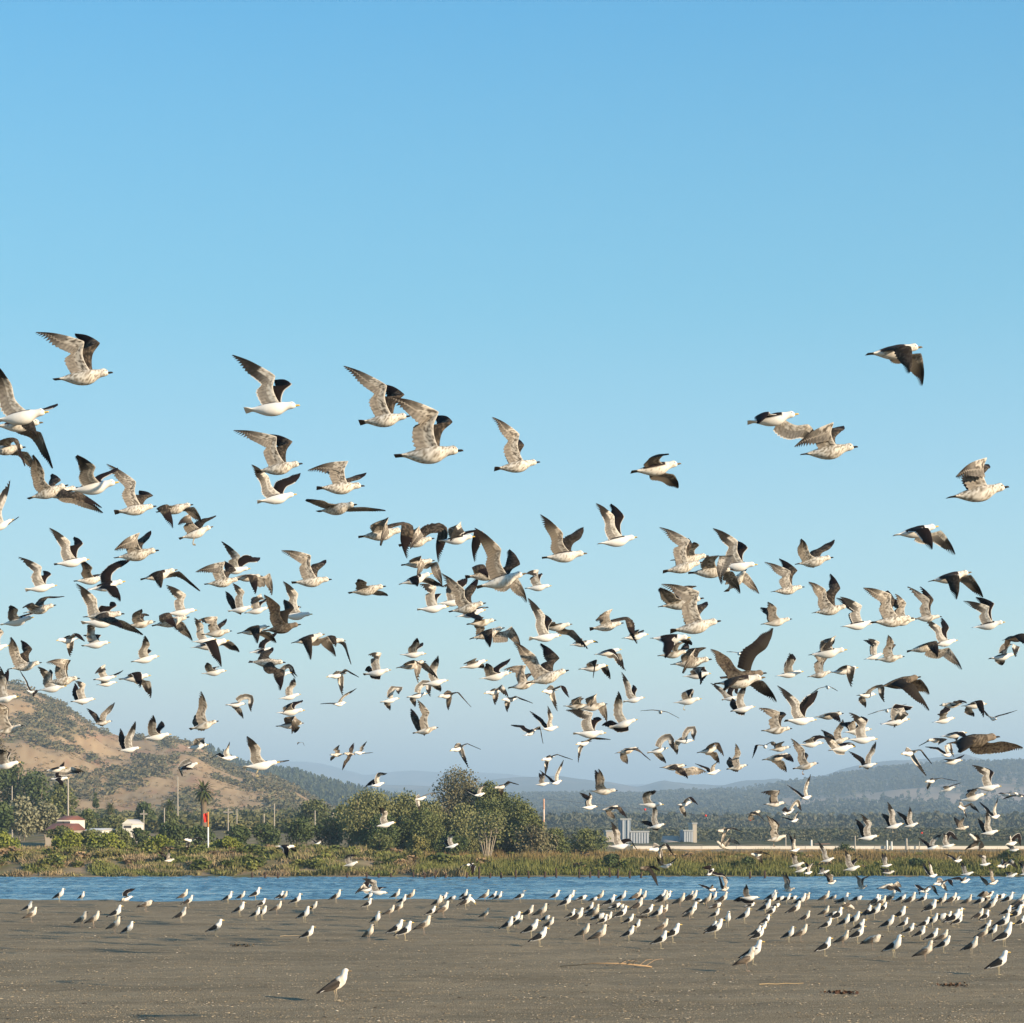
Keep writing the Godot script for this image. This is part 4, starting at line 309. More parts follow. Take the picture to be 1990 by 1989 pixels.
const STANDING := [
	[-15.05,-63.999,0,0,0.98,-10.5,"black-backed white gull standing, leftmost in the back rows, far left"],
	[-13.946,-59.698,1,0,1.08,9.7,"brown young gull standing, in the back rows, far left"],
	[-15.92,-72.359,0,0,1.20,-20.9,"black-backed white gull standing, leftmost at the water's edge, far left"],
	[-15.894,-76,0,0,0.91,-32.4,"black-backed white gull standing, rightmost at the water's edge, far left"],
	[-11.945,-57.118,1,0,1.06,-20.5,"brown young gull standing, leftmost in the middle rows, far left"],
	[-11.529,-56.709,1,0,1.13,-14.1,"brown young gull standing, second from left in the middle rows, far left"],
	[-11.572,-60.133,0,0,1.14,-4.0,"black-backed white gull standing, rightmost in the back rows, far left"],
	[-10.424,-54.006,1,0,1.10,-19.0,"brown young gull standing, rightmost in the middle rows, far left"],
	[-9.682,-51.886,0,0,1.01,-27.8,"black-backed white gull standing, in the middle rows, far left"],
	[-11.633,-65.4,1,1,1.20,-2.6,"brown young gull hunched, in the back rows, far left"],
	[-11.688,-73.182,1,0,1.08,7.8,"brown young gull standing, at the water's edge, far left"],
	[-10.765,-68.396,2,0,1.01,14.0,"grey-brown backed gull standing, at the water's edge, far left"],
	[-9.557,-59.474,2,0,1.07,-3.1,"grey-brown backed gull standing, in the back rows, far left"],
	[-9.71,-70.381,0,0,1.07,-20.0,"black-backed white gull standing, leftmost at the water's edge, left of centre"],
	[-9.628,-73.182,2,0,0.91,-12.0,"grey-brown backed gull standing, leftmost at the water's edge, left of centre"],
	[-9.274,-74.451,0,0,1.14,14.5,"black-backed white gull standing, second from left at the water's edge, left of centre"],
	[-8.292,-62.656,0,0,1.10,-18.7,"black-backed white gull standing, leftmost in the back rows, left of centre"],
	[-7.621,-52.924,0,0,1.05,5.9,"black-backed white gull standing, leftmost in the middle rows, left of centre"],
	[-8.567,-76,0,0,0.91,12.7,"black-backed white gull standing, third from left at the water's edge, left of centre"],
	[-8.107,-73.182,1,0,0.91,-19.5,"brown young gull standing, leftmost at the water's edge, left of centre"],
	[-8.134,-66.864,0,0,0.84,29.0,"black-backed white gull standing, third from left in the back rows, left of centre"],
	[-7.53,-60.539,0,0,0.95,-20.9,"black-backed white gull standing, second from left in the back rows, left of centre"],
	[-7.403,-60.951,0,2,1.01,-17.2,"black-backed white gull looking left, in the back rows, left of centre"],
	[-7.262,-63.545,1,0,1.03,-10.8,"brown young gull standing, leftmost in the back rows, left of centre"],
	[-7.193,-68.658,0,0,1.11,-8.0,"black-backed white gull standing, fourth from left at the water's edge, left of centre"],
	[-6.114,-71.555,2,0,1.16,-15.3,"grey-brown backed gull standing, second from left at the water's edge, left of centre"],
	[-6.234,-64.459,2,0,0.92,-12.0,"grey-brown backed gull standing, in the back rows, left of centre"],
	[-5.972,-59.252,0,0,1.15,-23.7,"black-backed white gull standing, fourth from left in the back rows, left of centre"],
	[-4.96,-50.083,0,0,0.97,-9.4,"black-backed white gull standing, leftmost in the front rows, left of centre"],
	[-5.031,-72.359,0,0,0.97,-24.0,"black-backed white gull standing, fifth from left at the water's edge, left of centre"],
	[-4.653,-66.369,0,0,0.92,13.8,"black-backed white gull standing, rightmost in the back rows, left of centre"],
	[-4.169,-74.023,2,0,1.03,-15.9,"grey-brown backed gull standing, rightmost at the water's edge, left of centre"],
	[-3.569,-72.359,1,0,1.04,-8.3,"brown young gull standing, rightmost at the water's edge, left of centre"],
	[-3.667,-68.922,0,0,0.99,-23.3,"black-backed white gull standing, rightmost at the water's edge, left of centre"],
	[-3.542,-64.459,1,0,0.95,-11.1,"brown young gull standing, rightmost in the back rows, left of centre"],
	[-3.685,-62.006,1,0,0.95,-5.4,"brown young gull standing, second from left in the back rows, left of centre"],
	[-3.771,-57.118,0,0,1.08,-43.6,"black-backed white gull standing, second from left in the middle rows, left of centre"],
	[-3.504,-50.402,1,0,1.05,-42.6,"brown young gull standing, in the front rows, left of centre"],
	[-2.922,-51.886,0,0,1.13,-3.7,"black-backed white gull standing, rightmost in the middle rows, left of centre"],
	[-2.647,-51.051,0,0,1.16,7.6,"black-backed white gull standing, rightmost in the front rows, left of centre"],
	[-2.276,-53.28,1,0,1.20,-5.4,"brown young gull standing, leftmost in the middle rows, centre"],
	[-2.424,-61.792,0,0,0.86,9.6,"black-backed white gull standing, leftmost in the back rows, centre"],
	[-2.452,-67.878,2,0,1.07,-33.4,"grey-brown backed gull standing, at the water's edge, centre"],
	[-2.438,-68.396,1,0,0.95,6.1,"brown young gull standing, leftmost at the water's edge, centre"],
	[-2.384,-71.555,0,0,0.86,0.7,"black-backed white gull standing, leftmost at the water's edge, centre"],
	[-2.092,-71.555,0,1,0.84,-27.2,"black-backed white gull hunched, leftmost at the water's edge, centre"],
	[-2.073,-62.221,1,0,1.20,20.7,"brown young gull standing, leftmost in the back rows, centre"],
	[-1.718,-74.023,0,0,0.99,-38.6,"black-backed white gull standing, second from left at the water's edge, centre"],
	[-1.504,-69.456,0,4,1.20,-8.3,"black-backed white gull bending low, at the water's edge, centre"],
	[-0.96,-73.182,1,0,1.05,-9.2,"brown young gull standing, second from left at the water's edge, centre"],
	[-0.683,-74.023,0,0,0.84,11.5,"black-backed white gull standing, third from left at the water's edge, centre"],
	[-0.471,-72.359,0,0,0.94,-19.8,"black-backed white gull standing, fourth from left at the water's edge, centre"],
	[0.288,-72.359,0,0,1.07,-2.1,"black-backed white gull standing, fifth from left at the water's edge, centre"],
	[1.541,-73.182,0,0,0.98,-10.5,"black-backed white gull standing, sixth from left at the water's edge, centre"],
	[2.035,-71.555,0,0,1.06,-16.1,"black-backed white gull standing, rightmost at the water's edge, centre"],
	[2.398,-70.768,0,1,0.98,5.3,"black-backed white gull hunched, second from left at the water's edge, centre"],
	[-0.794,-60.539,1,0,0.87,-26.3,"brown young gull standing, second from left in the back rows, centre"],
	[0.506,-61.369,2,0,1.02,-0.5,"grey-brown backed gull standing, rightmost in the back rows, centre"],
	[0.881,-60.951,1,0,1.18,-20.8,"brown young gull standing, third from left in the back rows, centre"],
	[0.072,-57.118,0,0,1.06,-6.8,"black-backed white gull standing, second from left in the middle rows, centre"],
	[-0.1,-54.006,0,0,1.07,-28.2,"black-backed white gull standing, leftmost in the middle rows, centre"],
	[0.169,-56.307,1,0,0.91,13.6,"brown young gull standing, rightmost in the middle rows, centre"],
	[0.488,-51.886,0,0,1.15,-6.9,"black-backed white gull standing, third from left in the middle rows, centre"],
	[0.965,-58.812,0,1,0.88,-39.6,"black-backed white gull hunched, leftmost in the middle rows, centre"],
	[1.018,-55.518,2,0,0.87,-24.6,"grey-brown backed gull standing, leftmost in the middle rows, centre"],
	[0.655,-48.55,0,0,1.12,6.2,"black-backed white gull standing, in the front rows, centre"],
	[1.745,-60.539,0,0,0.84,5.0,"black-backed white gull standing, third from left in the back rows, centre"],
	[1.846,-58.165,2,0,1.20,0.4,"grey-brown backed gull standing, second from left in the middle rows, centre"],
	[3.042,-71.555,1,0,1.03,-14.5,"brown young gull standing, rightmost at the water's edge, centre"],
	[2.772,-69.999,0,1,0.84,-20.7,"black-backed white gull hunched, rightmost at the water's edge, centre"],
	[3.778,-70.768,0,0,1.08,-29.2,"black-backed white gull standing, leftmost at the water's edge, right of centre"],
	[4.334,-71.555,1,0,1.16,10.9,"brown young gull standing, leftmost at the water's edge, right of centre"],
	[4.518,-71.159,2,0,1.05,-16.0,"grey-brown backed gull standing, leftmost at the water's edge, right of centre"],
	[5.069,-69.999,0,0,1.20,-3.7,"black-backed white gull standing, second from left at the water's edge, right of centre"],
	[5.39,-71.555,0,0,1.03,23.6,"black-backed white gull standing, third from left at the water's edge, right of centre"],
	[6.323,-73.182,2,0,0.95,-3.3,"grey-brown backed gull standing, third from left at the water's edge, right of centre"],
	[6.322,-69.726,0,4,0.84,-1.6,"black-backed white gull bending low, at the water's edge, right of centre"],
	[6.467,-68.396,1,0,1.14,-24.9,"brown young gull standing, third from left at the water's edge, right of centre"],
	[7.081,-72.359,0,0,0.94,-21.7,"black-backed white gull standing, fourth from left at the water's edge, right of centre"],
	[2.44,-64.459,0,0,0.84,-24.9,"black-backed white gull standing, fourth from left in the back rows, centre"],
	[2.423,-61.792,0,1,1.08,-19.7,"black-backed white gull hunched, in the back rows, centre"],
	[2.477,-58.812,0,1,1.03,-18.7,"black-backed white gull hunched, rightmost in the middle rows, centre"],
	[2.72,-58.379,2,0,0.86,3.0,"grey-brown backed gull standing, rightmost in the middle rows, centre"],
	[1.784,-51.051,1,0,1.04,-28.4,"brown young gull standing, leftmost in the front rows, centre"],
	[3.288,-65.4,0,1,0.98,10.2,"black-backed white gull hunched, leftmost in the back rows, right of centre"],
	[3.441,-65.4,0,1,0.84,-32.1,"black-backed white gull hunched, second from left in the back rows, right of centre"],
	[3.199,-60.133,0,0,1.11,14.0,"black-backed white gull standing, leftmost in the back rows, right of centre"],
	[2.539,-57.118,0,0,0.84,7.8,"black-backed white gull standing, rightmost in the middle rows, centre"],
	[2.103,-49.459,1,0,1.20,-11.3,"brown young gull standing, rightmost in the front rows, centre"],
	[3.249,-57.118,0,0,0.87,-12.3,"black-backed white gull standing, leftmost in the middle rows, right of centre"],
	[3.306,-54.752,0,0,0.84,-14.6,"black-backed white gull standing, second from left in the middle rows, right of centre"],
	[2.895,-50.887,0,0,0.94,-16.7,"black-backed white gull standing, leftmost in the front rows, right of centre"],
	[4.119,-62.221,0,0,1.01,12.3,"black-backed white gull standing, second from left in the back rows, right of centre"],
	[4.261,-60.133,0,0,1.11,-17.7,"black-backed white gull standing, third from left in the back rows, right of centre"],
	[4.635,-62.656,1,0,0.93,29.7,"brown young gull standing, leftmost in the back rows, right of centre"],
	[3.953,-54.006,1,0,0.97,3.9,"brown young gull standing, in the middle rows, right of centre"],
	[3.46,-47.771,0,0,1.02,-5.7,"black-backed white gull standing, second from left in the front rows, right of centre"],
	[3.931,-50.242,0,0,1.16,6.1,"black-backed white gull standing, third from left in the front rows, right of centre"],
	[5.231,-60.539,1,0,0.95,-24.8,"brown young gull standing, rightmost in the back rows, right of centre"],
	[6.489,-65.4,2,1,0.98,2.4,"grey-brown backed gull hunched, in the back rows, right of centre"],
	[5.983,-60.539,0,0,0.87,-13.4,"black-backed white gull standing, fifth from left in the back rows, right of centre"],
	[5.128,-51.886,0,0,1.20,-8.1,"black-backed white gull standing, fourth from left in the middle rows, right of centre"],
	[5.978,-57.118,0,3,1.11,-75.0,"black-backed white gull facing forward, in the middle rows, right of centre"],
	[5.254,-54.006,0,0,0.84,-3.5,"black-backed white gull standing, third from left in the middle rows, right of centre"],
	[9.024,-71.555,0,0,1.09,-29.1,"black-backed white gull standing, fifth from left at the water's edge, right of centre"],
	[9.149,-70.381,0,1,0.93,-12.2,"black-backed white gull hunched, leftmost at the water's edge, right of centre"],
	[9.344,-69.999,0,0,0.91,-16.8,"black-backed white gull standing, sixth from left at the water's edge, right of centre"],
	[9.76,-71.555,0,1,0.84,-1.5,"black-backed white gull hunched, rightmost at the water's edge, right of centre"],
	[9.919,-69.456,1,0,1.03,-1.9,"brown young gull standing, rightmost at the water's edge, right of centre"],
	[10.766,-70.768,1,0,1.08,-13.3,"brown young gull standing, leftmost at the water's edge, far right"],
	[11.289,-72.359,2,1,0.84,-42.6,"grey-brown backed gull hunched, at the water's edge, far right"],
	[11.736,-69.999,0,1,1.01,-22.4,"black-backed white gull hunched, leftmost at the water's edge, far right"],
	[10.994,-68.922,1,4,0.85,-20.0,"brown young gull bending low, at the water's edge, far right"],
	[10.765,-65.881,1,4,0.93,7.7,"brown young gull bending low, in the back rows, far right"],
	[7.687,-66.369,0,1,0.84,8.0,"black-backed white gull hunched, third from left in the back rows, right of centre"],
	[6.701,-59.252,0,0,1.10,-22.1,"black-backed white gull standing, sixth from left in the back rows, right of centre"],
	[7.847,-62.221,0,0,0.84,9.0,"black-backed white gull standing, rightmost in the back rows, right of centre"],
	[8.436,-65.881,0,1,0.84,12.0,"black-backed white gull hunched, rightmost in the back rows, right of centre"],
	[7.048,-57.118,0,0,0.84,21.6,"black-backed white gull standing, rightmost in the middle rows, right of centre"],
	[6.471,-53.28,0,0,0.84,-2.8,"black-backed white gull standing, fifth from left in the middle rows, right of centre"],
	[8.399,-58.812,2,0,0.90,-10.5,"grey-brown backed gull standing, in the middle rows, right of centre"],
	[9.4,-61.792,1,0,0.91,-18.0,"brown young gull standing, leftmost in the back rows, far right"],
	[9.422,-60.539,0,1,0.84,-17.9,"black-backed white gull hunched, leftmost in the back rows, far right"],
	[9.382,-59.252,0,0,1.10,24.2,"black-backed white gull standing, leftmost in the back rows, far right"],
	[10.599,-61.369,0,0,0.99,26.7,"black-backed white gull standing, second from left in the back rows, far right"],
	[8.372,-54.752,0,0,0.91,-1.6,"black-backed white gull standing, leftmost in the middle rows, far right"],
	[9.048,-55.91,0,0,1.03,-30.0,"black-backed white gull standing, second from left in the middle rows, far right"],
	[6.744,-50.083,0,0,0.97,-40.2,"black-backed white gull standing, rightmost in the front rows, right of centre"],
	[7.103,-50.562,1,0,1.03,-7.0,"brown young gull standing, rightmost in the front rows, right of centre"],
	[7.796,-48.402,1,0,0.96,-20.9,"brown young gull standing, leftmost in the front rows, far right"],
	[8.39,-49.926,0,0,1.06,1.7,"black-backed white gull standing, second from left in the front rows, far right"],
	[9.118,-54.006,0,0,0.92,-5.5,"black-backed white gull standing, fourth from left in the middle rows, far right"],
	[6.754,-44.395,0,0,0.99,13.4,"black-backed white gull standing, leftmost in the front rows, far right"],
	[6.081,-51.215,0,0,0.84,-4.8,"black-backed white gull standing, fifth from left in the front rows, right of centre"],
	[11.461,-63.545,0,0,0.94,28.5,"black-backed white gull standing, fifth from left in the back rows, far right"],
	[12.338,-69.456,0,0,0.84,-18.2,"black-backed white gull standing, second from left at the water's edge, far right"],
	[12.098,-67.367,1,0,1.06,2.7,"brown young gull standing, second from left in the back rows, far right"],
	[13.147,-69.456,0,0,1.06,-22.7,"black-backed white gull standing, third from left at the water's edge, far right"],
	[13.875,-69.456,0,0,1.00,-6.3,"black-backed white gull standing, fourth from left at the water's edge, far right"],
	[13.319,-65.4,1,0,0.97,-13.4,"brown young gull standing, third from left in the back rows, far right"],
	[15.264,-70.768,0,1,0.84,6.4,"black-backed white gull hunched, second from left at the water's edge, far right"],
	[15.151,-68.396,1,0,1.01,-22.1,"brown young gull standing, rightmost at the water's edge, far right"],
	[16.034,-69.456,2,0,1.03,-42.5,"grey-brown backed gull standing, rightmost at the water's edge, far right"],
	[15.761,-67.367,0,0,1.12,20.7,"black-backed white gull standing, tenth from left in the back rows, far right"],
	[14.864,-61.792,0,0,0.97,-11.5,"black-backed white gull standing, eleventh from left in the back rows, far right"],
	[15.882,-64.459,0,1,0.97,-11.9,"black-backed white gull hunched, rightmost in the back rows, far right"],
	[10.013,-54.752,0,0,1.09,-28.0,"black-backed white gull standing, fifth from left in the middle rows, far right"],
	[10.574,-55.518,0,0,0.84,-9.8,"black-backed white gull standing, sixth from left in the middle rows, far right"],
	[10.089,-52.227,0,0,0.84,-11.9,"black-backed white gull standing, seventh from left in the middle rows, far right"],
	[11.134,-55.518,0,0,0.87,0.7,"black-backed white gull standing, eighth from left in the middle rows, far right"],
	[10.106,-50.887,0,0,0.87,-13.0,"black-backed white gull standing, fourth from left in the front rows, far right"],
	[10.206,-49.926,0,0,0.92,-10.5,"black-backed white gull standing, fifth from left in the front rows, far right"],
	[11.511,-56.307,0,0,1.02,-33.2,"black-backed white gull standing, ninth from left in the middle rows, far right"],
	[12.139,-58.379,0,1,1.10,-25.5,"black-backed white gull hunched, in the middle rows, far right"],
	[12.539,-59.252,0,0,0.85,4.1,"black-backed white gull standing, eighth from left in the back rows, far right"],
	[12.254,-57.118,0,0,1.20,2.5,"black-backed white gull standing, tenth from left in the middle rows, far right"],
	[12.298,-56.709,0,0,0.89,5.8,"black-backed white gull standing, twelfth from left in the middle rows, far right"],
	[10.459,-49.926,1,0,0.84,-9.8,"brown young gull standing, third from left in the front rows, far right"],
	[9.588,-45.686,0,2,0.93,-17.4,"black-backed white gull looking left, in the front rows, far right"],
	[13.632,-59.252,0,0,0.93,24.3,"black-backed white gull standing, ninth from left in the back rows, far right"],
	[13.549,-59.698,2,0,0.94,3.5,"grey-brown backed gull standing, second from left in the back rows, far right"],
	[12.446,-54.006,0,0,0.85,-8.2,"black-backed white gull standing, thirteenth from left in the middle rows, far right"],
	[11.574,-50.562,1,0,0.94,-10.4,"brown young gull standing, rightmost in the front rows, far right"],
	[12.119,-51.886,0,0,0.84,-24.6,"black-backed white gull standing, fourteenth from left in the middle rows, far right"],
	[11.658,-48.699,0,5,1.20,5.9,"black-backed white gull stretching up, in the front rows, far right"],
	[13.276,-55.91,2,0,0.84,-23.7,"grey-brown backed gull standing, in the middle rows, far right"],
	[13.917,-56.307,0,0,0.84,12.7,"black-backed white gull standing, rightmost in the middle rows, far right"],
	[16.963,-71.555,0,1,1.08,5.6,"black-backed white gull hunched, rightmost at the water's edge, far right"],
	[4.496,-39.355,1,0,1.12,10.6,"brown young gull standing, leftmost in the front rows, right of centre"],
	[4.89,-41.709,0,0,1.20,-16.1,"black-backed white gull standing, fourth from left in the front rows, right of centre"],
	[5.965,-49.811,0,0,0.92,7.1,"black-backed white gull standing, sixth from left in the front rows, right of centre"],
	[8.492,-42.251,1,0,1.08,-10.5,"brown young gull standing, second from left in the front rows, far right"],
	[8.13,-43.767,0,0,1.20,-41.6,"black-backed white gull standing, third from left in the front rows, far right"],
	[8.303,-47.379,1,1,1.15,-21.3,"brown young gull hunched, in the front rows, far right"],
	[10.006,-44.771,2,0,1.01,-27.5,"grey-brown backed gull standing, in the front rows, far right"],
	[9.026,-38.125,0,0,1.09,3.1,"black-backed white gull standing, rightmost in the front rows, far right"],
	[-2.743,-32.087,2,0,1.20,14.9,"grey-brown backed gull standing, in the front rows, left of centre"],
	[5.082,-68.911,2,0,1.20,-30.3,"grey-brown backed gull standing, second from left at the water's edge, right of centre"],
	[5.578,-68.235,1,0,1.20,-29.4,"brown young gull standing, second from left at the water's edge, right of centre"],
	[6.121,-69.95,2,0,1.20,-11.7,"grey-brown backed gull standing, fourth from left at the water's edge, right of centre"],
	[7.134,-69.6,2,0,1.14,1.5,"grey-brown backed gull standing, fifth from left at the water's edge, right of centre"],
	[8.657,-68.571,2,0,1.20,-13.2,"grey-brown backed gull standing, rightmost at the water's edge, right of centre"],
	[9.523,-67.902,0,0,1.20,-22.6,"black-backed white gull standing, rightmost at the water's edge, right of centre"],
	[11.003,-68.235,0,0,1.20,-26.4,"black-backed white gull standing, leftmost at the water's edge, far right"],
	[11.91,-67.573,0,0,1.11,25.6,"black-backed white gull standing, third from left in the back rows, far right"],
	[12.789,-69.6,1,0,1.20,3.8,"brown young gull standing, second from left at the water's edge, far right"],
	[13.221,-68.235,2,0,1.20,-11.9,"grey-brown backed gull standing, leftmost at the water's edge, far right"],
	[14.106,-67.573,2,0,1.20,-23.5,"grey-brown backed gull standing, leftmost in the back rows, far right"],
	[14.73,-68.911,2,0,1.09,11.6,"grey-brown backed gull standing, second from left at the water's edge, far right"],
	[15.448,-67.902,0,0,1.10,-16.4,"black-backed white gull standing, fifth from left at the water's edge, far right"],
	[16.707,-69.254,0,0,1.14,-15.6,"black-backed white gull standing, rightmost at the water's edge, far right"],
	[16.48,-66.923,1,0,1.20,-15.0,"brown young gull standing, rightmost in the back rows, far right"],
	[3.966,-64.744,2,0,1.16,15.9,"grey-brown backed gull standing, leftmost in the back rows, right of centre"],
	[8.583,-62.422,2,0,1.20,-6.0,"grey-brown backed gull standing, rightmost in the back rows, right of centre"],
	[9.468,-56.949,0,0,1.12,-31.2,"black-backed white gull standing, third from left in the middle rows, far right"],
	[12.892,-63.273,0,0,1.20,-4.4,"black-backed white gull standing, seventh from left in the back rows, far right"],
	[12.667,-58.574,0,0,1.17,-7.1,"black-backed white gull standing, eleventh from left in the middle rows, far right"],
	[14.983,-64.444,2,0,1.18,-24.1,"grey-brown backed gull standing, third from left in the back rows, far right"],
	[14.629,-59.709,0,0,1.20,-11.0,"black-backed white gull standing, rightmost in the back rows, far right"],
	[13.054,-54.675,0,0,1.20,-11.0,"black-backed white gull standing, fifteenth from left in the middle rows, far right"],
	[16.251,-65.66,2,0,1.20,-4.0,"grey-brown backed gull standing, rightmost in the back rows, far right"],
	[5.462,-62.422,0,0,1.15,1.9,"black-backed white gull standing, fourth from left in the back rows, right of centre"],
	[7.834,-63.562,0,0,1.20,-22.6,"black-backed white gull standing, seventh from left in the back rows, right of centre"],
	[10.761,-61.053,0,0,1.17,-18.4,"black-backed white gull standing, fourth from left in the back rows, far right"],
	[11.27,-59.709,0,0,1.16,-10.1,"black-backed white gull standing, sixth from left in the back rows, far right"],
	[1.74,-66.286,0,0,1.20,-10.0,"black-backed white gull standing, second from left in the back rows, centre"],
	[3.179,-66.923,0,0,1.14,7.0,"black-backed white gull standing, rightmost in the back rows, centre"],
	[2.421,-60.522,1,0,1.18,-26.5,"brown young gull standing, rightmost in the back rows, centre"],
	[-1.506,-66.923,2,0,1.19,-2.0,"grey-brown backed gull standing, leftmost in the back rows, centre"],
]


# ------------------------------------------------------------------ helpers
func numbered(called: String) -> String:
	if not used.has(called):
		used[called] = 0
		return called
	used[called] += 1
	return "%s_%03d" % [called, used[called]]

func tag(o: Node, label: String, category: String, group := "") -> void:
	o.set_meta("label", label)
	o.set_meta("category", category)
	if group != "":
		o.set_meta("group", group)

func thing(called: String, at: Vector3, label: String, category: String, group := "") -> Node3D:
	var o := Node3D.new()
	o.name = numbered(called)
	add_child(o)
	o.position = at
	tag(o, label, category, group)
	return o

func put(parent: Node, called: String, mesh: Mesh, mat: Material, at := Vector3.ZERO) -> MeshInstance3D:
	var o := MeshInstance3D.new()
	o.name = called if parent != self else numbered(called)
	o.mesh = mesh
	o.material_override = mat
	o.cast_shadow = GeometryInstance3D.SHADOW_CASTING_SETTING_ON
	parent.add_child(o, true)
	o.position = at
	return o

func srgb(r: float, g: float, b: float) -> Color:
	return Color(r, g, b).linear_to_srgb()

func plain(c: Color, rough := 0.85) -> StandardMaterial3D:
	var m := StandardMaterial3D.new()
	m.albedo_color = c.linear_to_srgb()
	m.roughness = rough
	m.metallic_specular = 0.3
	return m

func painted(rough := 0.85, spec := 0.25) -> StandardMaterial3D:
	var m := StandardMaterial3D.new()
	m.vertex_color_use_as_albedo = true
	m.roughness = rough
	m.metallic_specular = spec
	m.cull_mode = BaseMaterial3D.CULL_DISABLED
	return m

class Build:
	var v := PackedVector3Array()
	var c := PackedColorArray()
	var i := PackedInt32Array()
	func add(p: Vector3, col: Color) -> int:
		v.append(p)
		c.append(col)
		return v.size() - 1
	func tri(a: int, b: int, d: int) -> void:
		i.append(a)
		i.append(b)
		i.append(d)
	func quad(a: int, b: int, d: int, e: int) -> void:
		tri(a, b, d)
		tri(a, d, e)
	func mesh() -> ArrayMesh:
		var n := PackedVector3Array()
		n.resize(v.size())
		for k in range(0, i.size(), 3):
			var f := (v[i[k + 2]] - v[i[k]]).cross(v[i[k + 1]] - v[i[k]])
			n[i[k]] += f
			n[i[k + 1]] += f
			n[i[k + 2]] += f
		for k in n.size():
			n[k] = n[k].normalized() if n[k].length_squared() > 1e-20 else Vector3.UP
		var arr := []
		arr.resize(Mesh.ARRAY_MAX)
		arr[Mesh.ARRAY_VERTEX] = v
		arr[Mesh.ARRAY_NORMAL] = n
		arr[Mesh.ARRAY_COLOR] = c
		arr[Mesh.ARRAY_INDEX] = i
		var m := ArrayMesh.new()
		m.add_surface_from_arrays(Mesh.PRIMITIVE_TRIANGLES, arr)
		return m
	func tube(path: Array, radii: Array, sides: int, col: Color, cap := true) -> void:
		var rings := []
		for k in path.size():
			var t: Vector3 = (path[mini(k + 1, path.size() - 1)] - path[maxi(k - 1, 0)]).normalized()
			var s := t.cross(Vector3.UP if absf(t.y) < 0.9 else Vector3.RIGHT).normalized()
			var u := s.cross(t)
			var ring := []
			for q in sides:
				var an := TAU * q / sides
				ring.append(add(path[k] + (s * cos(an) + u * sin(an)) * radii[k], col))
			rings.append(ring)
		for k in rings.size() - 1:
			for q in sides:
				var w := (q + 1) % sides
				quad(rings[k][q], rings[k][w], rings[k + 1][w], rings[k + 1][q])
		if cap:
			var e := add(path[path.size() - 1], col)
			for q in sides:
				tri(rings[rings.size() - 1][q], rings[rings.size() - 1][(q + 1) % sides], e)
	func box(a: Vector3, b: Vector3, col: Color) -> void:
		var cor := []
		for k in 8:
			cor.append(Vector3(b.x if k & 1 else a.x, b.y if k & 2 else a.y, b.z if k & 4 else a.z))
		for f in [[0, 2, 3, 1], [4, 5, 7, 6], [0, 1, 5, 4], [2, 6, 7, 3], [0, 4, 6, 2], [1, 3, 7, 5]]:
			var q := []
			for k in f:
				q.append(add(cor[k], col))
			quad(q[0], q[1], q[2], q[3])

func ramp(t: float, xs: Array, ys: Array) -> float:
	if t <= xs[0]:
		return ys[0]
	for k in range(1, xs.size()):
		if t <= xs[k]:
			return lerpf(ys[k - 1], ys[k], (t - xs[k - 1]) / (xs[k] - xs[k - 1]))
	return ys[ys.size() - 1]

# ------------------------------------------------------------------ ground shapes
func sand_profile(d: float) -> float:
	return ramp(d, [0.0, 28.0, 36.0, 48.0, 60.0, 70.0, 75.0, 77.5, 79.5, 83.0], [0.55, 0.55, 0.5, 0.38, 0.42, 0.52, 0.5, 0.3, 0.05, -0.3])

func sand_y(x: float, z: float) -> float:
	var d := -z
	if d > 64.0:
		d += smoothstep(64.0, 74.0, d) * (broad.get_noise_2d(x * 5.0, 11.0) * 3.2 + fine.get_noise_2d(x * 9.0, 4.0) * 0.8)
	var y := sand_profile(d)
	y += broad.get_noise_2d(x * 9.0, z * 14.0) * 0.03
	y += fine.get_noise_2d(x * 26.0, z * 34.0) * 0.013
	y += fine.get_noise_2d(x * 75.0 + 40.0, z * 75.0) * 0.006
	return y

func land_y(x: float, z: float) -> float:
	var d := -z + broad.get_noise_2d(x * 4.0, 3.0) * 1.2
	var west := smoothstep(-3.0, -12.0, x)
	var bank := lerpf(lerpf(0.62, 0.2, smoothstep(150.0, 178.0, d)), 1.15, west)
	var y := ramp(d, [124.0, 126.6, 128.0, 131.0, 136.0], [-0.6, 0.0, 0.12, 0.8, 1.0])
	y = y if y < 0.0 else y * bank
	y += west * ramp(d, [134.0, 170.0, 230.0, 420.0, 600.0], [0.0, 0.25, 1.1, 3.0, 3.0])
	y += broad.get_noise_2d(x * 7.0, z * 7.0) * 0.3 * smoothstep(127.0, 134.0, d)
	return y

# ------------------------------------------------------------------ gulls
func mottle(p: Vector3, s: float) -> float:
	return fine.get_noise_3d(p.x * s, p.y * s, p.z * s)

const WHITE := Color(0.74, 0.73, 0.70)

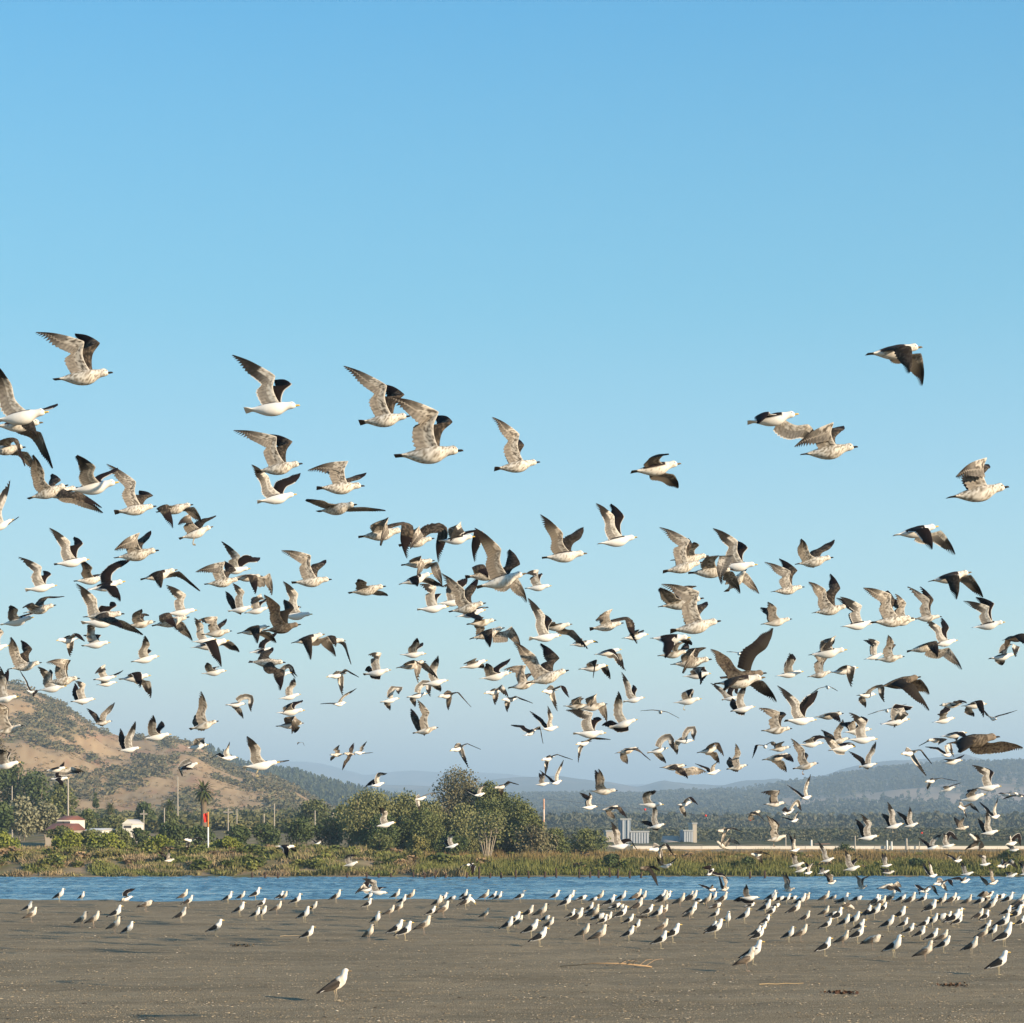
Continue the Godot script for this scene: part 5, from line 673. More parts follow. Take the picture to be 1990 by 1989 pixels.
func body_tone(plum: int, t: float, top: float, p: Vector3, seed_: float, mantle := 0.6) -> Color:
	# t runs from tail tip to forehead, top is 1 on the back and -1 on the belly
	var q := p + Vector3(seed_, 0, 0)
	var m := mottle(q, 950.0)
	if plum == 0:
		if t < 0.09 and seed_ < 0.3:
			return Color(0.10, 0.09, 0.08)
		if top > mantle and t > 0.26 and t < 0.68:
			return Color(0.016, 0.0155, 0.0155)
		return WHITE * (0.97 + 0.05 * m)
	if plum == 3:
		return Color(0.060, 0.049, 0.038).lerp(Color(0.18, 0.148, 0.113), clampf(0.2 + 2.6 * m, 0.0, 1.0)) if t < 0.74 else Color(0.19, 0.155, 0.12)
	if plum == 1:
		if t < 0.13:
			return Color(0.055, 0.045, 0.036)
		var pale := Color(0.68, 0.64, 0.57)
		var brown := Color(0.20, 0.165, 0.125)
		var k := clampf(0.24 - 2.1 * m - smoothstep(0.62, 0.8, t) * 0.35 + maxf(top, 0.0) * 0.55, 0.0, 1.0)
		if t > 0.72:
			pale = Color(0.68, 0.64, 0.57)
		return pale.lerp(brown, k)
	if t < 0.12:
		return Color(0.07, 0.06, 0.05)
	if top > mantle - 0.05 and t > 0.24 and t < 0.68:
		return Color(0.032, 0.027, 0.024)
	return Color(0.70, 0.67, 0.61).lerp(Color(0.34, 0.29, 0.23), clampf(-2.8 * m - 0.25, 0.0, 0.85))

func wing_tone(plum: int, under: bool, s: float, c: float, gap: bool, p: Vector3, seed_: float) -> Color:
	# s runs from shoulder to tip, c from leading to trailing edge; every other column is the line between two feathers
	var m := 0.6 * mottle(p + Vector3(0, seed_, 0), 520.0) + 0.7 * mottle(p + Vector3(seed_, 0, 3.0), 1150.0)
	var edge := 0.7 if gap and c > 0.6 and c < 0.97 else 1.0
	if plum == 3:
		return (Color(0.024, 0.0205, 0.0175) if not under else Color(0.10, 0.083, 0.066).lerp(Color(0.032, 0.027, 0.0225), clampf(0.4 - 3.0 * m, 0.0, 1.0))) * edge
	if not under:
		if plum == 0:
			if c > 0.93 and s < 0.62:
				return Color(0.72, 0.71, 0.68)
			if c < 0.06 and s < 0.5:
				return Color(0.6, 0.59, 0.56)
			return Color(0.012, 0.0115, 0.0115) * edge
		if plum == 1:
			return Color(0.030, 0.025, 0.020).lerp(Color(0.15, 0.12, 0.092), clampf(m * 2.6, 0.0, 0.8)) * edge if s < 0.58 else Color(0.013, 0.0115, 0.0105)
		return Color(0.020, 0.0175, 0.0155).lerp(Color(0.075, 0.062, 0.052), clampf(m * 2.4, 0.0, 0.7)) * edge
	if c < 0.06 and s < 0.6:
		return Color(0.54, 0.51, 0.46)
	if plum == 0:
		if c < 0.42 and s < 0.60:
			return Color(0.58, 0.55, 0.50).lerp(Color(0.25, 0.22, 0.18), clampf(0.22 - 3.0 * m, 0.0, 1.0))
		if c > 0.95 and s < 0.6:
			return Color(0.66, 0.64, 0.60)
		var gr := lerpf(0.20, 0.026, smoothstep(0.40, 0.70, s + c * 0.12))
		return Color(gr, gr * 0.93, gr * 0.84) * edge * (1.0 + 0.6 * m)
	if plum == 1:
		var cov := Color(0.50, 0.46, 0.40).lerp(Color(0.095, 0.08, 0.065), clampf(0.40 - 3.4 * m, 0.0, 1.0))
		if c > 0.5 and c < 0.6:
			return Color(0.28, 0.25, 0.21)
		var fl := Color(0.23, 0.205, 0.175).lerp(Color(0.028, 0.024, 0.021), smoothstep(0.48, 0.85, s))
		return cov if c < 0.5 and s < 0.60 else fl * edge * (1.0 + 0.8 * m)
	var cov2 := Color(0.36, 0.325, 0.275).lerp(Color(0.11, 0.092, 0.074), clampf(0.36 - 3.0 * m, 0.0, 1.0))
	return cov2 if c < 0.45 and s < 0.56 else Color(0.17, 0.148, 0.12).lerp(Color(0.022, 0.019, 0.0165), smoothstep(0.40, 0.75, s)) * edge

func add_wing(g: Build, sh: Vector3, arm: Vector3, hand: Vector3, a: Vector3, right: bool, plum: int, seed_: float, feathers: int, anchor: int) -> void:
	var ua := arm.normalized()
	var uh := hand.normalized()
	var back := -a - ua * (-a).dot(ua)
	if back.length() < 0.25:
		back = (-a + Vector3.DOWN * 0.5)
		back = back - ua * back.dot(ua)
	back = back.normalized()
	var na := back.cross(ua) if right else ua.cross(back)
	var nh := (na - uh * na.dot(uh))
	nh = nh.normalized() if nh.length() > 0.15 else na
	var hb := uh.cross(nh) if right else nh.cross(uh)
	hb = hb.normalized()
	var w := sh + arm
	var tip := w + hand
	var cols := feathers * 2
	var chords := [0.0, 0.06, 0.13, 0.21, 0.29, 0.37, 0.45, 0.53, 0.61, 0.7, 0.8, 0.91, 1.0] if feathers > 15 else [0.0, 0.07, 0.2, 0.36, 0.52, 0.64, 0.8, 0.92, 1.0]
	var rows := chords.size()
	var upper := []
	var lower := []
	for k in cols + 1:
		var s := float(k) / cols
		var le: Vector3
		var u: Vector3
		var bk: Vector3
		var nn: Vector3
		var wr := 0.40
		if s < wr:
			var t := s / wr
			le = sh.lerp(w, t) - back * 0.035 * sin(t * PI) * -1.0
			le = le - back * 0.025 * smoothstep(0.6, 1.0, t)
		else:
			var t2 := (s - wr) / (1.0 - wr)
			le = w.lerp(tip, t2) - back * 0.025 * (1.0 - smoothstep(0.0, 0.5, t2)) - hb * 0.03 * sin(t2 * PI)
		var bend := smoothstep(wr - 0.16, wr + 0.16, s)
		u = ua.lerp(uh, bend).normalized()
		bk = back.lerp(hb, bend).normalized()
		nn = na.lerp(nh, bend).normalized()
		var ch := ramp(s, [0.0, 0.2, 0.4, 0.55, 0.75, 0.9, 1.0], [0.19, 0.19, 0.185, 0.165, 0.125, 0.078, 0.022])
		var phi := ramp(s, [0.0, 0.35, 0.5, 0.75, 1.0], [-0.12, 0.0, 0.30, 0.72, 1.12])
		var gap := (k % 2 == 1)
		if gap:
			ch *= 0.965 - 0.04 * smoothstep(0.5, 0.8, s) - (0.2 + 0.36 * fmod(seed_ * 7.3, 1.0)) * smoothstep(0.62, 0.86, s)
		else:
			ch *= 1.0 + 0.07 * sin(k * 12.9 + seed_ * 40.0) + 0.14 * smoothstep(0.7, 0.9, s)
		var dir := bk * cos(phi) + u * sin(phi)
		var up_row := []
		var lo_row := []
		for q in rows:
			var c: float = chords[q]
			var camber := (sin(c * PI * 0.95) * 0.022 - c * 0.012) * (1.0 - 0.6 * s)
			var thick := 0.0015 + 0.011 * (1.0 - s * 0.75) * sqrt(maxf(0.0, 1.0 - c)) * (0.2 + minf(c * 6.0, 0.8))
			var p := le + dir * (ch * c) + nn * camber
			if q == 0 or q == rows - 1:
				thick = 0.0012
			up_row.append(g.add(p + nn * thick, wing_tone(plum, false, s, c, gap, p, seed_)))
			lo_row.append(g.add(p - nn * thick, wing_tone(plum, true, s, c, gap, p, seed_)))
		upper.append(up_row)
		lower.append(lo_row)
	for k in cols:
		for q in rows - 1:
			if right:
				g.quad(upper[k][q], upper[k + 1][q], upper[k + 1][q + 1], upper[k][q + 1])
				g.quad(lower[k][q], lower[k][q + 1], lower[k + 1][q + 1], lower[k + 1][q])
			else:
				g.quad(upper[k][q], upper[k][q + 1], upper[k + 1][q + 1], upper[k + 1][q])
				g.quad(lower[k][q], lower[k + 1][q], lower[k + 1][q + 1], lower[k][q + 1])
		g.quad(upper[k][0], lower[k][0], lower[k + 1][0], upper[k + 1][0])
		g.quad(upper[k][rows - 1], upper[k + 1][rows - 1], lower[k + 1][rows - 1], lower[k][rows - 1])
	g.tri(anchor, upper[0][2], lower[0][2])

var bill_mats := []
var eye_mat: StandardMaterial3D
var leg_mats := []
var feather: StandardMaterial3D

func make_bill(a: Vector3, up: Vector3) -> ArrayMesh:
	var g := Build.new()
	var path := [Vector3.ZERO, a * 0.02, a * 0.04, a * 0.052 - up * 0.003, a * 0.056 - up * 0.010]
	g.tube(path, [0.0125, 0.0115, 0.0105, 0.0075, 0.0015], 7, Color.WHITE)
	return g.mesh()

func girth(t: float) -> float:
	return 1.0 + 0.05 * smoothstep(0.12, 0.4, t) * (1.0 - smoothstep(0.7, 0.85, t))

func flying_gull(r: Array, index: int) -> void:
	var tail := Vector3(r[0], r[1], r[2])
	var a := Vector3(r[3], r[4], r[5]).normalized()
	var up := Vector3(r[6], r[7], r[8]).normalized()
	up = (up - a * up.dot(a)).normalized()
	var rt := a.cross(up)
	var plum: int = r[21]
	var big: bool = r[23] == 1
	var seed_ := fmod(index * 0.618, 1.0)
	# with the wings below the back the dark scapulars spread down the flanks
	var lift := (Vector3(r[9], r[10], r[11]) + Vector3(r[12], r[13], r[14]) * 0.5 + Vector3(r[15], r[16], r[17]) + Vector3(r[18], r[19], r[20]) * 0.5).dot(up)
	var mantle := 0.6 if lift > 0.06 else 0.12
	var length := 0.60
	var o := thing("flying_gull", tail + a * length * 0.5, r[24], "flying gull", "gulls in flight")
	var g := Build.new()
	var start := -a * length * 0.5
	#            t     half-height half-width lift
	var sec := [[0.0, 0.003, 0.050 + 0.03 * seed_, 0.006], [0.06, 0.006, 0.047 + 0.02 * seed_, 0.006], [0.13, 0.013, 0.036, 0.004], [0.20, 0.028, 0.036, 0.0], [0.28, 0.045, 0.047, -0.006], [0.38, 0.062, 0.060, -0.012], [0.48, 0.070, 0.067, -0.015], [0.57, 0.072, 0.068, -0.013], [0.65, 0.064, 0.061, -0.008], [0.715, 0.050, 0.049, 0.0], [0.77, 0.041, 0.040, 0.006], [0.82, 0.040, 0.036, 0.010], [0.865, 0.040, 0.035, 0.012], [0.90, 0.031, 0.026, 0.009], [0.925, 0.016, 0.014, 0.004]]
	if big:
		var dense := []
		for k in sec.size() - 1:
			for q in 3:
				var f := q / 3.0
				var row := []
				for w in 4:
					row.append(cubic_interpolate(sec[k][w], sec[k + 1][w], sec[maxi(k - 1, 0)][w], sec[mini(k + 2, sec.size() - 1)][w], f))
				dense.append(row)
		dense.append(sec[sec.size() - 1])
		sec = dense
	var sides := 24 if big else 10
	var rings := []
	for e in sec:
		var ring := []
		for q in sides:
			var an := TAU * q / sides
			var off: Vector3 = up * (sin(an) * e[1] * girth(e[0]) + e[3] * girth(e[0])) + rt * (cos(an) * e[2] * girth(e[0]))
			var p: Vector3 = start + a * (e[0] * length) + off
			ring.append(g.add(p, body_tone(plum, e[0], sin(an), p, seed_, mantle)))
		rings.append(ring)
	for k in rings.size() - 1:
		for q in sides:
			var w := (q + 1) % sides
			g.quad(rings[k][q], rings[k + 1][q], rings[k + 1][w], rings[k][w])
	var c0 := g.add(start, body_tone(plum, 0.0, 0.0, start, seed_))
	var nose := start + a * (0.932 * length) + up * 0.004
	var c1 := g.add(nose, body_tone(plum, 0.93, 0.0, nose, seed_))
	for q in sides:
		g.tri(c0, rings[0][q], rings[0][(q + 1) % sides])
		g.tri(c1, rings[rings.size() - 1][(q + 1) % sides], rings[rings.size() - 1][q])
	var sh := start + a * length * 0.66 + up * 0.022
	var fn := 24 if big else 12
	var root: int = rings.size() * 6 / 10
	add_wing(g, sh + rt * 0.030, Vector3(r[9], r[10], r[11]), Vector3(r[12], r[13], r[14]), a, true, plum, seed_, fn, rings[root][0])
	add_wing(g, sh - rt * 0.030, Vector3(r[15], r[16], r[17]), Vector3(r[18], r[19], r[20]), a, false, plum, seed_ + 0.3, fn, rings[root][sides / 2])
	put(o, "body", g.mesh(), feather)
	put(o, "bill", make_bill(a, up), bill_mats[plum], start + a * (0.912 * length) + up * 0.003)
	if big:
		var em := SphereMesh.new()
		em.radius = 0.006
		em.height = 0.012
		em.radial_segments = 8
		em.rings = 4
		for s in [-1, 1]:
			put(o, "eye", em, eye_mat, start + a * (0.872 * length) + up * 0.021 + rt * (0.0315 * s))
	if r[22] == 1:
		for s in [-1, 1]:
			var lg := Build.new()
			var h: Vector3 = start + a * length * 0.42 - up * 0.06 + rt * (0.025 * s)
			var knee: Vector3 = h - up * 0.06 - a * 0.05
			lg.tube([h, knee, knee - up * 0.05 - a * 0.02], [0.006, 0.005, 0.006], 5, Color.WHITE)
			lg.tube([knee - up * 0.05 - a * 0.02, knee - up * 0.062 + a * 0.02], [0.006, 0.012], 5, Color.WHITE)
			put(o, "leg", lg.mesh(), leg_mats[plum])

# posture: 0 upright, 1 hunched, 2 head turned back, 3 upright, 4 bending, 5 stretched
func stander_parts(plum: int, posture: int, seed_: float) -> Array:
	var g := Build.new()
	var spine: Array
	if posture == 1:
		spine = [[-0.30, 0.185, 0.004, 0.030], [-0.23, 0.195, 0.014, 0.036], [-0.15, 0.21, 0.042, 0.05], [-0.06, 0.225, 0.066, 0.066], [0.03, 0.238, 0.076, 0.072], [0.095, 0.262, 0.066, 0.062], [0.125, 0.29, 0.048, 0.044], [0.145, 0.305, 0.040, 0.036], [0.168, 0.305, 0.03, 0.026], [0.183, 0.302, 0.014, 0.013]]
	elif posture == 4:
		spine = [[-0.29, 0.235, 0.004, 0.030], [-0.22, 0.235, 0.014, 0.036], [-0.14, 0.23, 0.042, 0.05], [-0.05, 0.225, 0.064, 0.066], [0.04, 0.215, 0.070, 0.068], [0.11, 0.195, 0.055, 0.053], [0.16, 0.165, 0.040, 0.038], [0.195, 0.135, 0.038, 0.035], [0.215, 0.115, 0.029, 0.026], [0.227, 0.102, 0.014, 0.013]]
	else:
		var st := 0.075 if posture == 5 else 0.0
		var ln := (seed_ - 0.5) * 0.03
		spine = [[-0.27, 0.165, 0.004, 0.030], [-0.21, 0.185, 0.014, 0.036], [-0.135, 0.207, 0.042, 0.05], [-0.05, 0.232, 0.066, 0.066], [0.025, 0.255 + st * 0.2, 0.074, 0.071], [0.075, 0.295 + st * 0.4, 0.060, 0.058], [0.098 + ln, 0.34 + st * 0.7, 0.043, 0.042], [0.108 + ln, 0.378 + st, 0.035, 0.035], [0.116 + ln, 0.405 + st, 0.037, 0.034], [0.135 + ln, 0.42 + st, 0.033, 0.030], [0.152 + ln, 0.418 + st, 0.022, 0.019], [0.163 + ln, 0.415 + st, 0.010, 0.009]]
	var steep := 0.0 if posture == 1 or posture == 4 else 0.08
	for e in spine:
		if e[0] < 0.03:
			e[1] += (e[0] - 0.03) * steep
		e[0] *= 0.80 if e[0] < 0.03 else 0.92
		if e[0] > 0.04:
			e[2] *= 1.14
			e[3] *= 1.14
	var sides := 12
	var n := spine.size()
	var rings := []
	for k in n:
		var e: Array = spine[k]
		var p := Vector3(e[0], e[1], 0)
		var e0: Array = spine[maxi(k - 1, 0)]
		var e1: Array = spine[mini(k + 1, n - 1)]
		var t := Vector3(e1[0] - e0[0], e1[1] - e0[1], 0).normalized()
		var u := Vector3(-t.y, t.x, 0)
		var ring := []
		for q in sides:
			var an := TAU * q / sides
			var v: Vector3 = p + u * (sin(an) * e[2]) + Vector3(0, 0, cos(an) * e[3])
			var m := mottle(v + Vector3(seed_ * 3.0, 0, 0), 900.0)
			var col := WHITE * (0.97 + 0.05 * m)
			if plum == 1:
				var kk := clampf(0.45 - 1.4 * m - (0.45 if k > n - 8 else 0.0) + maxf(sin(an), 0.0) * 0.25, 0.0, 1.0)
				col = Color(0.68, 0.63, 0.54).lerp(Color(0.17, 0.13, 0.09), kk)
				if k < 2:
					col = Color(0.05, 0.042, 0.035)
			elif plum == 2:
				col = Color(0.72, 0.69, 0.63).lerp(Color(0.36, 0.30, 0.23), clampf(-2.2 * m - 0.1, 0.0, 0.7))
			if plum != 1 and sin(an) > 0.2 and k > 1 and k < 5:
				col = Color(0.022, 0.021, 0.021) if plum == 0 else Color(0.06, 0.05, 0.042)
			ring.append(g.add(v, col))
		rings.append(ring)
	for k in n - 1:
		for q in sides:
			var w := (q + 1) % sides
			g.quad(rings[k][q], rings[k + 1][q], rings[k + 1][w], rings[k][w])
	var e2: Array = spine[n - 1]
	var tipc := g.add(Vector3(e2[0] + 0.004, e2[1], 0), WHITE if plum == 0 else Color(0.5, 0.44, 0.36))
	var endc := g.add(Vector3(spine[0][0], spine[0][1], 0), Color(0.5, 0.48, 0.45))
	for q in sides:
		g.tri(tipc, rings[n - 1][(q + 1) % sides], rings[n - 1][q])
		g.tri(endc, rings[0][q], rings[0][(q + 1) % sides])
	# folded wings: pointed shields along the flanks, their tips crossing past the tail
	var hump: float = spine[4][1] - 0.255
	for s in [-1, 1]:
		var stations := [[0.078, 0.275, 0.020, 0.054], [0.03, 0.262, 0.048, 0.071], [-0.04, 0.243, 0.056, 0.070], [-0.11, 0.225, 0.050, 0.058], [-0.18, 0.207, 0.036, 0.040], [-0.25, 0.187, 0.022, 0.022], [-0.33, 0.165, 0.004, 0.006]]
		var rows := []
		for k in stations.size():
			var e3: Array = stations[k]
			var row := []
			for q in 7:
				var f := q / 6.0 * 2.0 - 1.0
				var lift: float = hump if posture != 4 else 0.03 * (1.0 - k / 6.0) * -1.0 + 0.03
				var jag := 0.006 * (1 if (k % 2 == 0 and q == 0) else 0)
				var p3 := Vector3(e3[0] * 0.78, e3[1] + minf(0.0, (e3[0] - 0.03) * steep) + lift + f * e3[2] - jag, s * (e3[3] * (1.0 - 0.45 * maxf(f, 0.0) * maxf(f, 0.0) - 0.18 * maxf(-f, 0.0)) + 0.006))
				var m2 := mottle(p3 + Vector3(0, seed_ * 5.0, 0), 1000.0)
				var col2 := Color(0.022, 0.020, 0.020)
				if plum == 1:
					col2 = Color(0.20, 0.16, 0.12).lerp(Color(0.05, 0.04, 0.032), clampf(0.4 - 1.6 * m2, 0.0, 1.0))
				elif plum == 2:
					col2 = Color(0.085, 0.070, 0.058).lerp(Color(0.030, 0.026, 0.023), clampf(0.4 - 1.6 * m2, 0.0, 1.0))
				if k >= 5:
					col2 = Color(0.026, 0.023, 0.021)
				if q == 0 and plum == 0 and k > 1 and k < 5:
					col2 = Color(0.66, 0.65, 0.62)
				row.append(g.add(p3, col2))
			rows.append(row)
		for k in rows.size() - 1:
			for q in 6:
				if s > 0:
					g.quad(rows[k][q], rows[k + 1][q], rows[k + 1][q + 1], rows[k][q + 1])
				else:
					g.quad(rows[k][q], rows[k][q + 1], rows[k + 1][q + 1], rows[k + 1][q])
		g.tri(rings[4][0 if s > 0 else 6], rows[1][3], rows[2][3])
	var legs := []
	for s in [-1, 1]:
		var lg := Build.new()
		var x: float = 0.02 * s * (seed_ - 0.5)
		lg.tube([Vector3(x - 0.01, 0.20, 0.028 * s), Vector3(x - 0.012, 0.14, 0.028 * s), Vector3(x, 0.085, 0.028 * s), Vector3(x - 0.006, 0.006, 0.028 * s)], [0.016, 0.006, 0.0035, 0.0035], 6, Color.WHITE)
		lg.tube([Vector3(x - 0.012, 0.006, 0.028 * s), Vector3(x + 0.02, 0.006, 0.028 * s), Vector3(x + 0.05, 0.003, 0.03 * s)], [0.0035, 0.006, 0.009], 6, Color.WHITE)
		legs.append(lg.mesh())
	return [g.mesh(), legs, Vector3(e2[0] - 0.006, e2[1], 0)]

func standing_gulls() -> void:
	var cache := {}
	var n := 0
	for r in STANDING:
		var plum: int = r[2]
		var post: int = r[3]
		var variant := n % 3
		var key := plum * 100 + post * 10 + variant
		if not cache.has(key):
			cache[key] = stander_parts(plum, post, 0.15 + 0.35 * variant)
		var p: Array = cache[key]
		var o := thing("standing_gull", Vector3(r[0], sand_y(r[0], r[1]) - 0.004, r[1]), r[6], "standing gull", "gulls standing on the sand")
		o.rotation_degrees.y = r[5]
		o.scale = Vector3.ONE * r[4]
		put(o, "body", p[0], feather, Vector3(0, -0.028, 0))
		var bd := Vector3.RIGHT if post != 2 else Vector3(-0.3, 0, 0.9).normalized()
		if post == 4:
			bd = Vector3(0.7, -0.7, 0)
		var at: Vector3 = p[2] - Vector3(0, 0.028, 0)
		if post == 2:
			at -= Vector3(0.02, 0, -0.02)
		put(o, "bill", make_bill(bd, Vector3.UP), bill_mats[plum], at)
		for l in p[1]:
			put(o, "leg", l, leg_mats[plum]).scale.y = 0.84
		n += 1

# ------------------------------------------------------------------ plants
func leaf(g: Build, p: Vector3, size: float, col: Color, upright := 0.0) -> void:
	var d := Vector3(rng.randf_range(-1, 1), rng.randf_range(-0.7, 1.0) + upright, rng.randf_range(-1, 1)).normalized()
	var s := d.cross(Vector3(rng.randf_range(-1, 1), rng.randf_range(-1, 1), rng.randf_range(-1, 1))).normalized()
	var w := size * rng.randf_range(0.28, 0.5)
	var l := size * rng.randf_range(0.7, 1.3)
	var a := g.add(p - d * l * 0.5, col)
	var b := g.add(p + s * w, col)
	var c := g.add(p + d * l * 0.5, col)
	var e := g.add(p - s * w, col)
	g.quad(a, b, c, e)

func crown_mesh(w: float, h: float, base: float, leaves: int, size: float, col: Color, col2: Color, style: String) -> ArrayMesh:
	var g := Build.new()
	var lobes := []
	var nl := 9 if style != "conifer" else 12
	if w > 3.0 or w > h * 1.6:
		nl = 16
	if style == "willow" or leaves > 9000:
		nl = 26
	for k in nl:
		var t := rng.randf() if k > 2 else 1.0 - 0.12 * k
		var an := rng.randf() * TAU
		var prof := sqrt(maxf(0.02, 1.0 - pow(absf(t * 2.0 - 0.9), 2.2))) if style != "conifer" else (1.05 - t)
		var rad := w * 0.5 * prof * rng.randf_range(0.25, 0.72)
		var lr := minf(w, h) * rng.randf_range(0.20, 0.34) * (1.0 if style != "conifer" else (1.15 - t))
		lobes.append([Vector3(cos(an) * rad, base + lr * 0.8 + t * (h - base - lr * 1.7), sin(an) * rad), lr, rng.randf()])
	for k in leaves:
		var lb: Array = lobes[rng.randi() % lobes.size()]
		var d := Vector3(rng.randfn(), rng.randfn(), rng.randfn()).normalized()
		var rr: float = lb[1] * pow(rng.randf(), 0.28) * rng.randf_range(0.85, 1.2)
		var p: Vector3 = lb[0] + d * rr
		if style == "willow":
			p += Vector3(0, -absf(rng.randfn()) * 0.2 * h * 0.3, 0)
		p.y = maxf(p.y, 0.05)
		var mix := clampf(lb[2] * 0.7 + rng.randf() * 0.5, 0.0, 1.0)
		leaf(g, p, size, col.lerp(col2, mix), 1.2 if style == "willow" else 0.0)
	return g.mesh()

func wood_mesh(h: float, w: float, stems: int, thick: float, col: Color) -> ArrayMesh:
	var g := Build.new()
	for k in stems:
		var an := TAU * k / stems + rng.randf() * 0.7
		var lean := w * 0.36 * rng.randf_range(0.5, 1.0) * (1.0 if stems > 1 else 0.12)
		var top := Vector3(cos(an) * lean, h * rng.randf_range(0.7, 0.9), sin(an) * lean)
		var b := Vector3(cos(an), 0, sin(an)) * thick * (1.2 if stems > 1 else 0.0)
		var mid := b.lerp(top, 0.5) + Vector3(rng.randf_range(-1, 1), 0, rng.randf_range(-1, 1)) * w * 0.04
		g.tube([b - Vector3(0, 0.4, 0), mid, top], [thick, thick * 0.65, thick * 0.2], 6, col * rng.randf_range(0.8, 1.15))
		for q in 4:
			var s := mid.lerp(top, rng.randf_range(0.0, 0.7))
			var e := s + Vector3(rng.randf_range(-1, 1) * w * 0.22, h * rng.randf_range(0.08, 0.22), rng.randf_range(-1, 1) * w * 0.22)
			g.tube([s, e], [thick * 0.4, thick * 0.1], 4, col)
	return g.mesh()

func plant(called: String, label: String, cat: String, group: String, x: float, d: float, top: float, w: float, col: Color, col2: Color, style := "bush", leaves := 1500, size := 0.2, stems := 4, bare := 0.12) -> void:
	var gy := land_y(x, -d)
	var h := maxf(0.5, top - gy)
	var o := thing(called, Vector3(x, gy, -d), label, cat, group)
	put(o, "crown", crown_mesh(w, h, h * bare, leaves, size, col, col2, style), leafy)
	put(o, "trunk", wood_mesh(h, w, stems, clampf(h * 0.014, 0.015, 0.13), Color(0.22, 0.18, 0.14) if style != "bare" else Color(0.32, 0.275, 0.215)), bark)

var leafy: StandardMaterial3D
var bark: StandardMaterial3D

func palm(x: float, d: float, top: float, r: float, label: String) -> void:
	var gy := land_y(x, -d)
	var o := thing("palm_tree", Vector3(x, gy, -d), label, "palm tree", "palms on the far side")
	var h := top - gy - r * 0.55
	var g := Build.new()
	g.tube([Vector3(0, -0.3, 0), Vector3(0.05, h * 0.5, 0), Vector3(0, h, 0)], [0.34 * r / 1.4, 0.26 * r / 1.4, 0.3 * r / 1.4], 8, Color(0.16, 0.125, 0.09))
	put(o, "trunk", g.mesh(), bark)
	var c := Build.new()
	for k in 64:
		var an := TAU * k * 0.618
		var el := lerpf(1.35, -0.95, k / 63.0)
		var dir := Vector3(cos(an) * cos(el), sin(el), sin(an) * cos(el))
		var p := Vector3(0, h, 0)
		var len := r * rng.randf_range(0.85, 1.1)
		var side := dir.cross(Vector3.UP).normalized()
		var prev := []
		var col := Color(0.055, 0.075, 0.022).lerp(Color(0.10, 0.085, 0.035), rng.randf() if k > 40 else rng.randf() * 0.4)
		for q in 6:
			var wd := r * 0.085 * sin(PI * clampf(q / 5.0 * 0.9 + 0.12, 0.0, 1.0))
			var row := [c.add(p - side * wd, col), c.add(p + Vector3(0, wd * 0.35, 0), col), c.add(p + side * wd, col)]
			if prev.size() > 0:
				c.quad(prev[0], prev[1], row[1], row[0])
				c.quad(prev[1], prev[2], row[2], row[1])
			prev = row
			dir = (dir + Vector3.DOWN * 0.24).normalized()
			p += dir * len / 5.0
	put(o, "crown", c.mesh(), leafy)

func clump_mesh(blades: int, spread: float, thick: float, lean: float) -> ArrayMesh:
	var g := Build.new()
	for k in blades:
		var b := Vector3(rng.randf_range(-1, 1) * spread, 0, rng.randf_range(-1, 1) * spread)
		var an := rng.randf() * TAU
		var side := Vector3(cos(an), 0, sin(an)) * thick
		var h := rng.randf_range(0.6, 1.0)
		var t := b + Vector3(rng.randf_range(-lean, lean), h, rng.randf_range(-lean, lean))
		var m := b.lerp(t, 0.55) + Vector3(0, 0.06, 0)
		var i0 := g.add(b - side, Color.WHITE)
		var i1 := g.add(b + side, Color.WHITE)
		var i2 := g.add(m + side * 0.9, Color.WHITE)
		var i3 := g.add(m - side * 0.9, Color.WHITE)
		var i4 := g.add(t, Color.WHITE)
		g.quad(i0, i1, i2, i3)
		g.tri(i3, i2, i4)
	return g.mesh()

func scatter(called: String, label: String, cat: String, mesh: Mesh, mat: Material, xf: Array, cols: Array) -> void:
	var mm := MultiMesh.new()
	mm.transform_format = MultiMesh.TRANSFORM_3D
	mm.use_colors = true
	mm.mesh = mesh
	mm.instance_count = xf.size()
	for k in xf.size():
		mm.set_instance_transform(k, xf[k])
		mm.set_instance_color(k, cols[k])
	var o := MultiMeshInstance3D.new()
	o.name = numbered(called)
	o.multimesh = mm
	o.material_override = mat
	add_child(o)
	tag(o, label, cat)
	o.set_meta("kind", "stuff")

